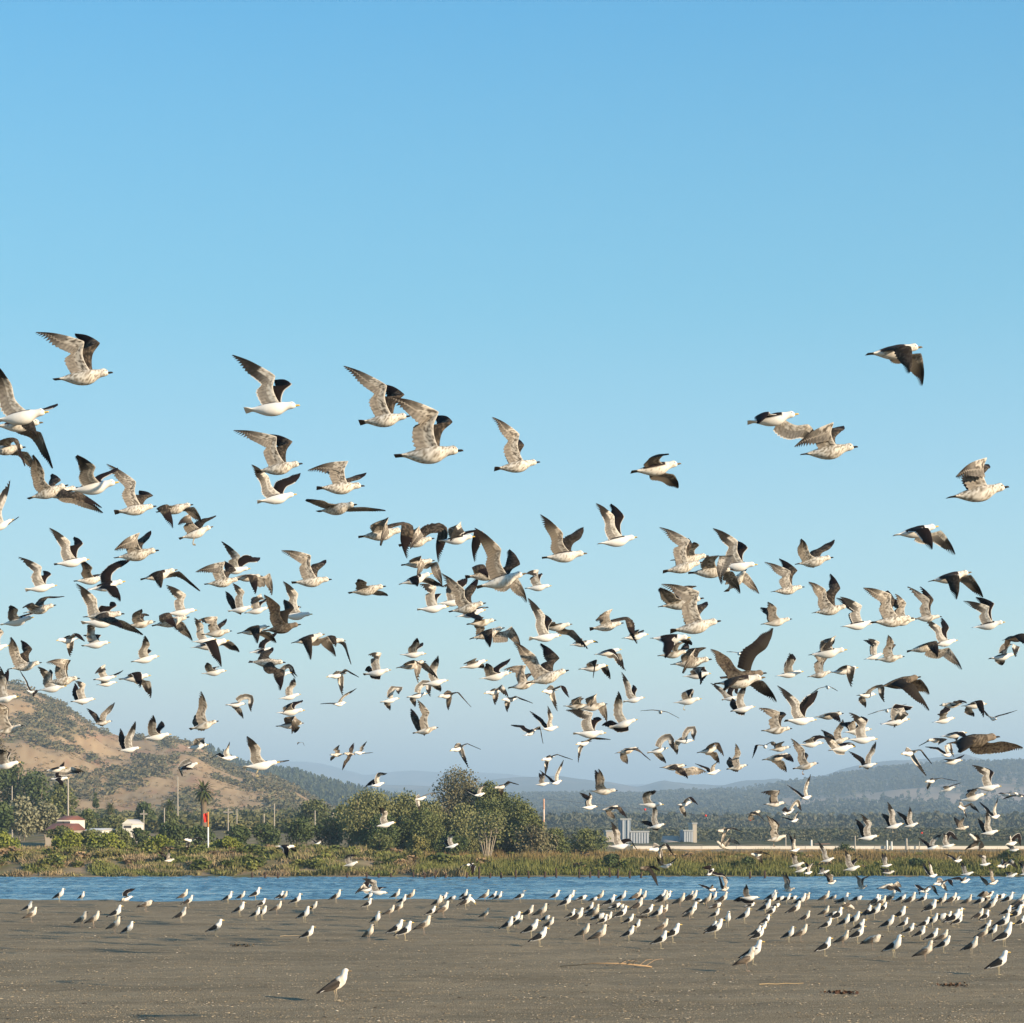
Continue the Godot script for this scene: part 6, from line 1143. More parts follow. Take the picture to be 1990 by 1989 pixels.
# ------------------------------------------------------------------ hills
# a ridge seen along the photograph: heights over x at the ridge line, falling off towards and away from the viewer
func hill(called: String, depth: float, reach: float, xs: Array, hs: Array, rough: float, tone: Callable, nx := 220, nz := 60, foot := 0.0) -> Callable:
	var x0: float = xs[0]
	var x1: float = xs[xs.size() - 1]
	var shape := func(x: float, z: float) -> float:
		var dd := (-z - depth) / reach
		var fall := 1.0 - smoothstep(0.0, 1.0, absf(dd)) if dd < 0.0 else 1.0 - 0.6 * smoothstep(0.0, 1.0, dd)
		var rid := ramp(x * depth / -z, xs, hs)
		var n1 := broad.get_noise_2d(x * 260.0 / depth * 3.0, z * 260.0 / depth * 3.0)
		var n2 := fine.get_noise_2d(x * 900.0 / depth, z * 900.0 / depth)
		return foot + rid * fall * (1.0 + 0.16 * n1 * smoothstep(0.0, 0.5, absf(dd))) + rough * (n1 * 0.7 + n2 * 0.5) * fall
	var g := Build.new()
	for k in nz + 1:
		var f := float(k) / nz
		var z := -(depth - reach + f * reach * 1.5)
		for q in nx + 1:
			var x := lerpf(x0, x1, float(q) / nx) * -z / depth
			var y: float = shape.call(x, z)
			g.add(Vector3(x, y, z), tone.call(x, y, z))
	for k in nz:
		for q in nx:
			var b := k * (nx + 1) + q
			g.quad(b, b + nx + 1, b + nx + 2, b + 1)
	var o := put(self, called, g.mesh(), soil)
	o.set_meta("kind", "structure")
	return shape

var soil: StandardMaterial3D

func pole(called: String, label: String, x: float, d: float, top: float, r: float, col: Color, arm := 0.0, group := "utility poles") -> void:
	var gy := land_y(x, -d) - 0.3
	var o := thing(called, Vector3(x, gy, -d), label, "pole", group)
	var g := Build.new()
	g.tube([Vector3.ZERO, Vector3(0, top - gy, 0)], [r, r * 0.7], 8, col)
	put(o, "shaft", g.mesh(), bark)
	if arm > 0.0:
		var c := Build.new()
		c.box(Vector3(-arm, top - gy - 0.45, -0.06), Vector3(arm, top - gy - 0.3, 0.06), col * 0.8)
		put(o, "crossarm", c.mesh(), bark)

func house(label: String, x: float, d: float, w: float, dep: float, y0: float, eave: float, ridge: float, wall: Color, roof: Color, along := true, windows := 2) -> void:
	var o := thing("house", Vector3(x, y0, -d), label, "house", "houses behind the far bank")
	var g := Build.new()
	g.box(Vector3(-w / 2, -1.0, -dep / 2), Vector3(w / 2, eave - y0, dep / 2), wall)
	put(o, "wall", g.mesh(), chalk)
	var r := Build.new()
	var e := eave - y0
	var t := ridge - y0
	var ov := 0.07
	if along:
		var p := [Vector3(-w / 2 - ov, e, dep / 2 + ov), Vector3(w / 2 + ov, e, dep / 2 + ov), Vector3(w / 2 + ov, t, 0), Vector3(-w / 2 - ov, t, 0), Vector3(w / 2 + ov, e, -dep / 2 - ov), Vector3(-w / 2 - ov, e, -dep / 2 - ov)]
		var id := []
		for q in p:
			id.append(r.add(q, roof))
		r.quad(id[0], id[3], id[2], id[1])
		r.quad(id[3], id[5], id[4], id[2])
		r.tri(id[0], id[5], id[3])
		r.tri(id[1], id[2], id[4])
	else:
		var p2 := [Vector3(-w / 2 - ov, e, dep / 2 + ov), Vector3(0, t, dep / 2 + ov), Vector3(w / 2 + ov, e, dep / 2 + ov), Vector3(-w / 2 - ov, e, -dep / 2 - ov), Vector3(0, t, -dep / 2 - ov), Vector3(w / 2 + ov, e, -dep / 2 - ov)]
		var id2 := []
		for q in p2:
			id2.append(r.add(q, roof))
		r.tri(r.add(p2[0], wall), r.add(p2[1], wall), r.add(p2[2], wall))
		r.quad(id2[0], id2[3], id2[4], id2[1])
		r.quad(id2[1], id2[4], id2[5], id2[2])
	put(o, "roof", r.mesh(), chalk)
	for k in windows:
		var wd := Build.new()
		var cx := lerpf(-w / 2, w / 2, (k + 0.5) / windows)
		wd.box(Vector3(cx - 0.3, e * 0.35, dep / 2 + 0.002), Vector3(cx + 0.3, e * 0.75, dep / 2 + 0.03), Color(0.06, 0.06, 0.07))
		put(o, "window", wd.mesh(), chalk)

var chalk: StandardMaterial3D

func noise_image(size: int, freq: float, oct: int, seed_: int) -> Image:
	var n := FastNoiseLite.new()
	n.seed = seed_
	n.frequency = freq
	n.fractal_octaves = oct
	return n.get_seamless_image(size, size)

# ------------------------------------------------------------------ scene
func _ready() -> void:
	rng.seed = 20240611
	fine.seed = 5
	fine.frequency = 0.04
	fine.fractal_octaves = 3
	broad.seed = 9
	broad.frequency = 0.02
	broad.fractal_octaves = 3

	# camera: a rising-front view, the horizon near the foot of the frame
	var cam := Camera3D.new()
	cam.name = "camera"
	cam.projection = Camera3D.PROJECTION_FRUSTUM
	cam.near = 0.2
	cam.far = 14000.0
	cam.size = 0.2 * 1989.0 / 4000.0
	cam.frustum_offset = Vector2(0.0, 0.2 * 605.5 / 4000.0)
	cam.position = Vector3(0, EYE, 0)
	add_child(cam)
	cam.current = true

	# sky, haze and exposure
	var to_sun := Vector3(0.80, 0.285, 0.53).normalized()
	var env := Environment.new()
	env.background_mode = Environment.BG_SKY
	var sky := Sky.new()
	var pano := PanoramaSkyMaterial.new()
	pano.panorama = sky_picture(to_sun)
	sky.sky_material = pano
	env.sky = sky
	env.background_energy_multiplier = 1.0
	env.tonemap_mode = Environment.TONE_MAPPER_LINEAR
	env.tonemap_exposure = 2.2
	env.fog_enabled = true
	env.fog_mode = Environment.FOG_MODE_EXPONENTIAL
	env.fog_density = 0.00036
	env.fog_light_color = Color(0.69, 0.81, 0.92)
	env.sdfgi_enabled = true
	env.ssao_enabled = true
	env.ssil_enabled = true
	var we := WorldEnvironment.new()
	we.name = "environment"
	we.environment = env
	add_child(we)

	var sun := DirectionalLight3D.new()
	sun.name = "sun"
	sun.light_energy = 1.6
	sun.light_color = Color(1.0, 0.905, 0.775)
	sun.light_angular_distance = 0.5
	sun.shadow_enabled = true
	add_child(sun)
	sun.look_at_from_position(to_sun * 100.0, Vector3.ZERO, Vector3.UP)

	# materials
	feather = painted(0.8, 0.2)
	bill_mats = [plain(Color(0.62, 0.44, 0.12), 0.4), plain(Color(0.03, 0.026, 0.024), 0.4), plain(Color(0.16, 0.12, 0.07), 0.4), plain(Color(0.02, 0.018, 0.016), 0.4)]
	leg_mats = [plain(Color(0.44, 0.38, 0.25), 0.6), plain(Color(0.30, 0.23, 0.18), 0.6), plain(Color(0.38, 0.32, 0.23), 0.6), plain(Color(0.2, 0.16, 0.13), 0.6)]
	eye_mat = plain(Color(0.01, 0.01, 0.01), 0.2)
	leafy = painted(0.7, 0.2)
	bark = painted(0.9, 0.2)
	soil = painted(0.95, 0.1)
	chalk = painted(0.8, 0.3)

	beach()
	water()
	far_land()
	hills()
	vegetation()
	buildings()
	poles()
	var n := 0
	for r in FLYING:
		flying_gull(r, n)
		n += 1
	standing_gulls()
	debris()

func sky_picture(to_sun: Vector3) -> ImageTexture:
	# clear air: paler towards the horizon, deepest a quarter turn from the sun
	var w := 512
	var h := 256
	var img := Image.create(w, h, false, Image.FORMAT_RGBF)
	for y in h:
		var el := (0.5 - (y + 0.5) / h) * PI
		for x in w:
			var az := ((x + 0.5) / w - 0.5) * TAU
			var dir := Vector3(sin(az) * cos(el), sin(el), -cos(az) * cos(el))
			var e := maxf(0.0, rad_to_deg(el))
			var c := Color(ramp(e, SKY_E, SKY_R), ramp(e, SKY_E, SKY_G), ramp(e, SKY_E, SKY_B))
			var cosg := dir.dot(to_sun)
			var phase := (1.0 + cosg * cosg) / 1.45
			c = c * lerpf(1.0, phase, 0.35 * smoothstep(0.0, 20.0, e))
			if el < 0.0:
				c = Color(0.20, 0.19, 0.17)
			img.set_pixel(x, y, c)
	return ImageTexture.create_from_image(img)

const SKY_E := [0.0, 3.0, 6.4, 10.0, 14.0, 22.0, 40.0, 90.0]
const SKY_R := [0.3784, 0.3849, 0.2434, 0.1681, 0.1067, 0.0507, 0.0260, 0.0150]
const SKY_G := [0.4955, 0.5009, 0.4020, 0.3377, 0.2870, 0.2093, 0.1202, 0.0655]
const SKY_B := [0.3961, 0.4109, 0.4384, 0.4306, 0.4001, 0.3713, 0.2618, 0.1564]

func beach() -> void:
	var xs := [-400.0, -200.0, -100.0, -60.0, -40.0]
	var x := -30.0
	while x <= 30.0:
		xs.append(x)
		x += 0.2
	xs.append_array([40.0, 60.0, 100.0, 200.0, 400.0])
	var zs := [60.0, 30.0, 10.0, -5.0, -15.0, -20.0]
	var z := -23.0
	while z >= -84.0:
		zs.append(z)
		z -= 0.16
	var g := Build.new()
	for zz in zs:
		for xx in xs:
			var y := sand_y(xx, zz)
			var n := broad.get_noise_2d(xx * 12.0, zz * 22.0)
			var n2 := fine.get_noise_2d(xx * 60.0, zz * 110.0)
			var c := Color(0.36, 0.292, 0.192) * (1.0 + 0.14 * n + 0.30 * n2 + 0.22 * broad.get_noise_2d(xx * 5.0 + 70.0, zz * 30.0))
			g.add(Vector3(xx, y, zz), c)
	var nx := xs.size()
	for k in zs.size() - 1:
		for q in nx - 1:
			var b := k * nx + q
			g.quad(b, b + nx, b + nx + 1, b + 1)
	var m := painted(0.95, 0.15)
	m.cull_mode = BaseMaterial3D.CULL_BACK
	var img := noise_image(1024, 0.09, 4, 3)
	var grain := Image.create(1024, 1024, true, Image.FORMAT_RGB8)
	for yy in 1024:
		for xx in 1024:
			var v := img.get_pixel(xx, yy).r
			var k := clampf(0.80 + (v - 0.5) * 1.7 + rng.randf_range(-0.2, 0.2), 0.3, 1.0)
			grain.set_pixel(xx, yy, Color(k, k, k))
	grain.generate_mipmaps()
	m.albedo_texture = ImageTexture.create_from_image(grain)
	m.albedo_color = Color(1, 1, 1)
	m.uv1_triplanar = true
	m.uv1_world_triplanar = true
	m.uv1_scale = Vector3(0.4, 0.4, 0.4)
	var o := put(self, "sand", g.mesh(), m)
	o.set_meta("kind", "structure")

func water() -> void:
	var g := Build.new()
	var m := StandardMaterial3D.new()
	m.albedo_color = Color(0.065, 0.145, 0.21).linear_to_srgb()
	m.roughness = 0.12
	m.metallic_specular = 0.5
	var xs := [-600.0, -200.0, -100.0]
	var x := -50.0
	while x <= 50.0:
		xs.append(x)
		x += 0.25
	xs.append_array([100.0, 200.0, 600.0])
	var zs := [-60.0, -70.0, -78.0]
	var z := -84.0
	while z > -131.0:
		zs.append(z)
		z -= 0.14
	for zz in zs:
		for xx in xs:
			var gust := 0.55 + 1.1 * clampf(0.5 + broad.get_noise_2d(xx * 3.0, zz * 12.0) * 1.4, 0.0, 1.0)
			var y := (fine.get_noise_2d(xx * 22.0, zz * 60.0) * 0.055 + broad.get_noise_2d(xx * 30.0, zz * 90.0) * 0.06) * gust
			g.add(Vector3(xx, y - 0.02, zz), Color.WHITE)
	var nx := xs.size()
	for k in zs.size() - 1:
		for q in nx - 1:
			var b := k * nx + q
			g.quad(b, b + nx, b + nx + 1, b + 1)
	var o := put(self, "water", g.mesh(), m)
	o.set_meta("kind", "structure")

func far_land() -> void:
	var g := Build.new()
	var xs := [-4000.0, -1500.0, -600.0, -250.0, -120.0, -80.0]
	var x := -60.0
	while x <= 60.0:
		xs.append(x)
		x += 0.8
	xs.append_array([80.0, 120.0, 250.0, 600.0, 1500.0, 4000.0])
	var ds := []
	var d := 123.0
	while d < 160.0:
		ds.append(d)
		d += 0.6
	while d < 9000.0:
		ds.append(d)
		d *= 1.06
	for dd in ds:
		for xx in xs:
			var n := broad.get_noise_2d(xx * 20.0, dd * 20.0)
			var n2 := fine.get_noise_2d(xx * 50.0, dd * 50.0)
			var c := Color(0.26, 0.20, 0.135).lerp(Color(0.12, 0.12, 0.05), clampf(0.35 + n * 1.2, 0.0, 1.0)) * (1.0 + 0.4 * n2)
			if dd > 300.0:
				c = Color(0.09, 0.09, 0.045) * (1.0 + 0.5 * n)
			g.add(Vector3(xx, land_y(xx, -dd) - (4.0 if dd > 1200.0 else 0.0), -dd), c)
	var nx := xs.size()
	for k in ds.size() - 1:
		for q in nx - 1:
			var b := k * nx + q
			g.quad(b, b + nx, b + nx + 1, b + 1)
	var o := put(self, "ground", g.mesh(), soil)
	o.set_meta("kind", "structure")

func clod_mesh(leaves: int, tall: float) -> ArrayMesh:
	# one shrub or tree head of unit size seen from afar
	var g := Build.new()
	for k in leaves:
		var d := Vector3(rng.randfn(), rng.randfn(), rng.randfn()).normalized() * pow(rng.randf(), 0.35) * 0.5
		var p := Vector3(d.x, d.y * tall + tall * 0.45, d.z)
		if tall > 1.2:
			var t := clampf(p.y / tall, 0.0, 1.0)
			p.x *= 1.25 - t
			p.z *= 1.25 - t
		var k2 := rng.randf_range(0.75, 1.15)
		leaf(g, p, 0.26, Color(k2, k2, k2))
	return g.mesh()

func bare_strip(x: float, y: float, n: float) -> float:
	# a cleared band climbing the right hill, and a smaller one below it
	var mid := 17.0 + (x - 240.0) * 0.055
	var band := 1.0 - smoothstep(7.0, 9.5, absf(y - mid + n * 7.0))
	var low := 1.0 - smoothstep(3.0, 4.5, absf(y - mid - 16.0 + n * 12.0))
	return maxf(band, low * 0.7) * smoothstep(180.0, 260.0, x)

func hills() -> void:
	# dry grassy hill rising on the left
	var dry := func(x: float, y: float, z: float) -> Color:
		var n := broad.get_noise_2d(x * 2.4, z * 0.5)
		var n2 := fine.get_noise_2d(x * 9.0, z * 2.5) * 2.0
		var c := Color(0.30, 0.205, 0.115).lerp(Color(0.375, 0.272, 0.158), clampf(0.5 + n2, 0.0, 1.0))
		if fine.get_noise_2d(x * 1.6 + 50.0, z * 0.5) > 0.30:
			c = Color(0.33, 0.205, 0.125)
		return c.lerp(Color(0.15, 0.14, 0.075), clampf(n * 2.6 - 0.3, 0.0, 0.6))
	var dep := 760.0
	var k := dep / 4000.0
	var xs := []
	var hs := []
	for p in [[-1500, 1400], [-900, 1330], [-500, 1310], [-200, 1325], [0, 1338], [40, 1346], [80, 1362], [120, 1378], [160, 1406], [200, 1428], [240, 1441], [290, 1441], [345, 1448], [380, 1458], [420, 1482], [460, 1500], [520, 1513], [570, 1537], [620, 1566], [680, 1582], [760, 1604], [900, 1622], [1200, 1640]]:
		xs.append((p[0] - 995.0) * k)
		hs.append(EYE + (1600.0 - p[1]) * k)
	var left := hill("hill", dep, 420.0, xs, hs, 1.2, dry, 300, 90)
	# wooded ridge just behind it
	var green := func(x: float, y: float, z: float) -> Color:
		var n := broad.get_noise_2d(x * 1.5, z * 1.5)
		return Color(0.045, 0.058, 0.028) * (1.0 + 0.4 * n)
	dep = 1250.0
	k = dep / 4000.0
	xs = []
	hs = []
	for p in [[-600, 1440], [200, 1450], [330, 1468], [400, 1478], [480, 1516], [560, 1524], [640, 1547], [700, 1562], [780, 1578], [900, 1600], [1100, 1625]]:
		xs.append((p[0] - 995.0) * k)
		hs.append(EYE + (1600.0 - p[1]) * k)
	var ridge := hill("hill", dep, 400.0, xs, hs, 1.0, green, 160, 40)
	# broad wooded hill on the right with bare strips
	var wood := func(x: float, y: float, z: float) -> Color:
		var n := broad.get_noise_2d(x * 0.6, z * 0.6)
		var c := Color(0.075, 0.08, 0.05) * (1.0 + 0.3 * n)
		return c.lerp(Color(0.36, 0.27, 0.19), bare_strip(x, y, n))
	dep = 2300.0
	k = dep / 4000.0
	xs = []
	hs = []
	for p in [[600, 1590], [900, 1568], [1050, 1560], [1150, 1557], [1250, 1560], [1350, 1556], [1450, 1548], [1550, 1535], [1650, 1520], [1750, 1508], [1850, 1500], [1990, 1497], [2300, 1480], [2900, 1500]]:
		xs.append((p[0] - 995.0) * k)
		hs.append(EYE + (1600.0 - p[1]) * k)
	var right := hill("hill", dep, 1100.0, xs, hs, 3.0, wood, 260, 70)
	var far := func(x: float, y: float, z: float) -> Color:
		var n := broad.get_noise_2d(x * 0.35, z * 0.35)
		return Color(0.075, 0.078, 0.05).lerp(Color(0.22, 0.17, 0.13), clampf(n * 2.0, 0.0, 0.7))
	dep = 4200.0
	k = dep / 4000.0
	xs = []
	hs = []
	for p in [[300, 1540], [560, 1535], [700, 1528], [850, 1532], [960, 1520], [1040, 1512], [1080, 1510], [1130, 1515], [1190, 1522], [1240, 1530], [1290, 1520], [1340, 1528], [1400, 1530], [1450, 1522], [1510, 1516], [1560, 1524], [1600, 1510], [1640, 1497], [1690, 1486], [1740, 1480], [1800, 1478], [1870, 1469], [1900, 1477], [1950, 1489], [2100, 1500], [2600, 1490]]:
		xs.append((p[0] - 995.0) * k)
		hs.append(EYE + (1600.0 - p[1]) * k)
	hill("hill", dep, 1500.0, xs, hs, 6.0, far, 260, 50)
	dep = 7000.0
	k = dep / 4000.0
	xs = []
	hs = []
	for p in [[-400, 1520], [200, 1500], [480, 1486], [560, 1481], [620, 1484], [660, 1494], [710, 1508], [760, 1503], [800, 1500], [860, 1503], [920, 1504], [1000, 1508], [1200, 1525], [1600, 1530], [2600, 1520]]:
		xs.append((p[0] - 995.0) * k)
		hs.append(EYE + (1600.0 - p[1]) * k)
	hill("hill", dep, 2000.0, xs, hs, 8.0, far, 220, 40)

	# scrub and woods on the slopes
	var xf := []
	var cols := []
	var tries := 0
	while xf.size() < 3300 and tries < 60000:
		tries += 1
		var z := -rng.randf_range(380.0, 790.0)
		var x := rng.randf_range(-1150, -250) * -z / 4000.0
		var n := broad.get_noise_2d(x * 2.4, z * 0.5)
		var y: float = left.call(x, z)
		if n < 0.12 + rng.randf_range(-0.16, 0.16) - smoothstep(700.0, 760.0, -z) * 0.12 or y < 2.0:
			continue
		var s := rng.randf_range(1.0, 3.4)
		xf.append(Transform3D(Basis(Vector3.UP, rng.randf() * TAU).scaled(Vector3(s * 1.2, s, s * 1.2)), Vector3(x, y - s * 0.2, z)))
		cols.append(Color(0.11, 0.115, 0.06).lerp(Color(0.19, 0.16, 0.09), rng.randf()))
	var tint := painted(0.8, 0.15)
	for k2 in 3500:
		var z := -rng.randf_range(380.0, 770.0)
		var x := rng.randf_range(-1100, -250) * -z / 4000.0
		var y: float = left.call(x, z)
		if y < 2.0:
			continue
		var s := rng.randf_range(0.35, 1.1)
		xf.append(Transform3D(Basis(Vector3.UP, rng.randf() * TAU).scaled(Vector3(s * 1.5, s, s * 1.5)), Vector3(x, y - s * 0.25, z)))
		cols.append(Color(0.34, 0.25, 0.145).lerp(Color(0.17, 0.145, 0.08), rng.randf()))
	scatter("hillside_scrub", "olive scrub in patches over the dry hill on the left", "scrub", clod_mesh(34, 0.85), tint, xf, cols)
	xf = []
	cols = []
	for k2 in 2600:
		var z := -rng.randf_range(225.0, 420.0)
		var x := rng.randf_range(-1080, -60) * -z / 4000.0
		if broad.get_noise_2d(x * 6.0, z * 4.0) < rng.randf_range(-0.25, 0.2):
			continue
		var s := rng.randf_range(0.7, 2.2) * (0.7 - z / 500.0)
		xf.append(Transform3D(Basis(Vector3.UP, rng.randf() * TAU).scaled(Vector3(s * 1.3, s, s * 1.3)), Vector3(x, land_y(x, z) - s * 0.15, z)))
		cols.append(Color(0.06, 0.075, 0.03).lerp(Color(0.17, 0.16, 0.08), rng.randf()))
	scatter("valley_scrub", "low green scrub on the flat before the dry hill", "scrub", clod_mesh(70, 0.8), tint, xf, cols)
	xf = []
	cols = []
	while xf.size() < 1500:
		var z := -rng.randf_range(980.0, 1290.0)
		var x := rng.randf_range(-700, -200) * -z / 4000.0
		var y: float = ridge.call(x, z)
		if y < 2.0:
			continue
		var s := rng.randf_range(5.0, 8.5)
		xf.append(Transform3D(Basis(Vector3.UP, rng.randf() * TAU).scaled(Vector3(s * 0.7, s, s * 0.7)), Vector3(x, y - 0.5, z)))
		cols.append(Color(0.038, 0.055, 0.028).lerp(Color(0.07, 0.08, 0.04), rng.randf()))
	scatter("ridge_wood", "dark pointed trees along the ridge behind the dry hill", "wood", clod_mesh(60, 1.5), tint, xf, cols)
	xf = []
	cols = []
	tries = 0
	while xf.size() < 9000 and tries < 60000:
		tries += 1
		var z := -rng.randf_range(1250.0, 2400.0)
		var x := rng.randf_range(-60, 1080) * -z / 4000.0
		var y: float = right.call(x, z)
		var n := broad.get_noise_2d(x * 0.6, z * 0.6)
		if bare_strip(x, y, n) > 0.3 and rng.randf() < 0.95:
			continue
		var s := rng.randf_range(5.0, 10.0)
		xf.append(Transform3D(Basis(Vector3.UP, rng.randf() * TAU).scaled(Vector3(s * 0.8, s, s * 0.8)), Vector3(x, y - 0.5, z)))
		cols.append(Color(0.050, 0.062, 0.038).lerp(Color(0.095, 0.098, 0.06), rng.randf()))
	# lower trees down to the flat behind the causeway
	for k2 in 4200:
		var z := -rng.randf_range(640.0, 1300.0)
		var x := rng.randf_range(20, 1080) * -z / 4000.0
		var s := rng.randf_range(3.0, 6.0)
		xf.append(Transform3D(Basis(Vector3.UP, rng.randf() * TAU).scaled(Vector3(s * 0.8, s, s * 0.8)), Vector3(x, land_y(x, z) - 0.5, z)))
		cols.append(Color(0.075, 0.088, 0.055).lerp(Color(0.125, 0.125, 0.08), rng.randf()))
	for k2 in 4000:
		var z := -rng.randf_range(350.0, 640.0)
		var x := rng.randf_range(10, 1080) * -z / 4000.0
		var s := rng.randf_range(0.9, 2.0)
		xf.append(Transform3D(Basis(Vector3.UP, rng.randf() * TAU).scaled(Vector3(s, s, s)), Vector3(x, land_y(x, z) - 0.3, z)))
		cols.append(Color(0.085, 0.10, 0.06).lerp(Color(0.14, 0.14, 0.085), rng.randf()))
	scatter("hill_wood", "dense dark wood covering the broad hill on the right", "wood", clod_mesh(44, 1.35), tint, xf, cols)

func vegetation() -> void:
	plant("shrub","yellow-green shrub cut by the left edge of the frame","shrub","low shrubs on the left bank",-34.49,139.0,2.67,2.95,Color(0.13,0.165,0.03),Color(0.21,0.225,0.05),"bush",2600,0.15,4,0.05)
	plant("shrub","yellow-green shrub left of the pair below white building","shrub","low shrubs on the left bank",-30.01,139.6,2.71,2.79,Color(0.13,0.165,0.03),Color(0.21,0.225,0.05),"bush",2600,0.15,4,0.05)
	plant("shrub","wide yellow-green shrub below the long white building","shrub","low shrubs on the left bank",-27.72,140.2,2.67,3.79,Color(0.13,0.165,0.03),Color(0.21,0.225,0.05),"bush",2600,0.15,4,0.05)
	plant("shrub","yellow-green shrub left of the flagpole beneath dark shrubs","shrub","low shrubs on the left bank",-24.16,140.8,2.46,2.57,Color(0.13,0.165,0.03),Color(0.21,0.225,0.05),"bush",2600,0.15,4,0.05)
	plant("shrub","yellow-green shrub just right of the flagpole foot","shrub","low shrubs on the left bank",-19.62,141.4,2.38,2.83,Color(0.13,0.165,0.03),Color(0.21,0.225,0.05),"bush",2600,0.15,4,0.05)
	plant("shrub","olive low shrub near water at the left edge","shrub","low shrubs on the left bank",-31.88,132.5,1.51,2.82,Color(0.12,0.13,0.04),Color(0.20,0.18,0.07),"bush",1400,0.14,4,0.05)
	plant("shrub","olive low shrub near water below wide yellow-green shrubs","shrub","low shrubs on the left bank",-28.54,132.8,1.64,2.99,Color(0.12,0.13,0.04),Color(0.20,0.18,0.07),"bush",1400,0.14,4,0.05)
	plant("shrub","third olive low shrub from left above the water","shrub","low shrubs on the left bank",-26.10,133.0,1.40,2.66,Color(0.12,0.13,0.04),Color(0.20,0.18,0.07),"bush",1400,0.14,4,0.05)
	plant("shrub","small olive shrub standing at the waterline left of flagpole","shrub","low shrubs on the left bank",-21.99,133.2,0.90,1.67,Color(0.12,0.13,0.04),Color(0.20,0.18,0.07),"bush",1400,0.14,4,0.05)
	plant("shrub","olive low shrub on the tan bank right of flagpole","shrub","low shrubs on the left bank",-15.35,133.5,1.50,2.34,Color(0.12,0.13,0.04),Color(0.20,0.18,0.07),"bush",1400,0.14,4,0.05)
	plant("shrub","olive low shrub on tan bank left of bank slump","shrub","low shrubs on the left bank",-12.37,133.8,1.56,2.34,Color(0.12,0.13,0.04),Color(0.20,0.18,0.07),"bush",1400,0.14,4,0.05)
	plant("shrub","olive shrub on tan bank below the willow","shrub","low shrubs on the left bank",-9.04,134.0,1.46,2.35,Color(0.12,0.13,0.04),Color(0.20,0.18,0.07),"bush",1400,0.14,4,0.05)
	plant("shrub","olive shrub at the right end of tan bank","shrub","low shrubs on the left bank",-6.21,134.2,1.62,2.69,Color(0.12,0.13,0.04),Color(0.20,0.18,0.07),"bush",1400,0.14,4,0.05)
	plant("shrub","dark shrub below the white gable house","shrub","dark shrubs behind the left bank",-28.68,158.0,2.90,2.45,Color(0.05,0.075,0.03),Color(0.095,0.12,0.05),"bush",2200,0.20,4,0.05)
	plant("shrub","dark shrub left of the flagpole","shrub","dark shrubs behind the left bank",-26.44,159.5,3.38,3.19,Color(0.05,0.075,0.03),Color(0.095,0.12,0.05),"bush",2200,0.20,4,0.05)
	plant("shrub","dark shrub right behind the flagpole","shrub","dark shrubs behind the left bank",-24.45,161.0,3.06,3.02,Color(0.05,0.075,0.03),Color(0.095,0.12,0.05),"bush",2200,0.20,4,0.05)
	plant("shrub","dark green shrub two shrubs right of flagpole","shrub","dark shrubs behind the left bank",-21.63,162.5,3.06,3.05,Color(0.05,0.075,0.03),Color(0.095,0.12,0.05),"bush",2200,0.20,4,0.05)
	plant("shrub","dark green shrub three shrubs right of flagpole","shrub","dark shrubs behind the left bank",-19.48,164.0,3.30,3.28,Color(0.05,0.075,0.03),Color(0.095,0.12,0.05),"bush",2200,0.20,4,0.05)
	plant("shrub","taller dark shrub left of the willow grove","shrub","dark shrubs behind the left bank",-16.96,165.5,3.71,3.31,Color(0.05,0.075,0.03),Color(0.095,0.12,0.05),"bush",2200,0.20,4,0.05)
	plant("shrub","dark shrub touching the willow grove on its left","shrub","dark shrubs behind the left bank",-14.61,167.0,4.05,3.76,Color(0.05,0.075,0.03),Color(0.095,0.12,0.05),"bush",2200,0.20,4,0.05)
	plant("shrub","small brown-green shrub behind the flagpole gap","shrub","dark shrubs behind the left bank",-22.33,168.5,3.13,2.11,Color(0.12,0.13,0.04),Color(0.20,0.18,0.07),"bush",2200,0.20,4,0.05)
	plant("shrub","leafy green shrub hiding the red-roofed house wall","shrub","dark shrubs behind the left bank",-33.29,152.0,3.07,2.81,Color(0.075,0.10,0.037),Color(0.15,0.16,0.065),"bush",2600,0.17,4,0.05)
	plant("shrub","leafy green shrub before the long white building","shrub","dark shrubs behind the left bank",-31.33,153.0,2.84,2.75,Color(0.075,0.10,0.037),Color(0.15,0.16,0.065),"bush",2600,0.17,4,0.05)
	plant("shrub","leafy green shrub before the small white shed","shrub","dark shrubs behind the left bank",-29.38,154.0,2.88,2.31,Color(0.075,0.10,0.037),Color(0.15,0.16,0.065),"bush",2600,0.17,4,0.05)
	plant("tree","tall grey-brown tree at the left edge of the frame","tree","trees on the far left",-59.35,236.0,13.92,5.78,Color(0.10,0.085,0.055),Color(0.19,0.16,0.10),"bush",2600,0.30,2,0.12)
	plant("tree","dark tree in front of the tall edge tree","tree","trees on the far left",-55.86,228.0,10.43,5.13,Color(0.05,0.075,0.03),Color(0.095,0.12,0.05),"bush",2600,0.30,2,0.12)
	plant("tree","dark leafy tree left of the tall pole","tree","trees on the far left",-52.26,226.0,8.95,4.52,Color(0.05,0.075,0.03),Color(0.095,0.12,0.05),"bush",2600,0.30,2,0.12)
	plant("tree","olive tree behind the red-roofed house","tree","trees on the far left",-48.70,222.0,7.74,3.61,Color(0.075,0.10,0.037),Color(0.15,0.16,0.065),"bush",2600,0.30,2,0.12)
	plant("tree","pale grey-green tree left of red-roofed house","tree","trees on the far left",-44.77,188.0,5.74,3.06,Color(0.15,0.155,0.09),Color(0.24,0.235,0.15),"bush",2600,0.30,2,0.12)
	plant("tree","second pale grey-green tree beside red-roofed house","tree","trees on the far left",-42.99,190.0,5.20,2.85,Color(0.15,0.155,0.09),Color(0.24,0.235,0.15),"bush",2600,0.30,2,0.12)
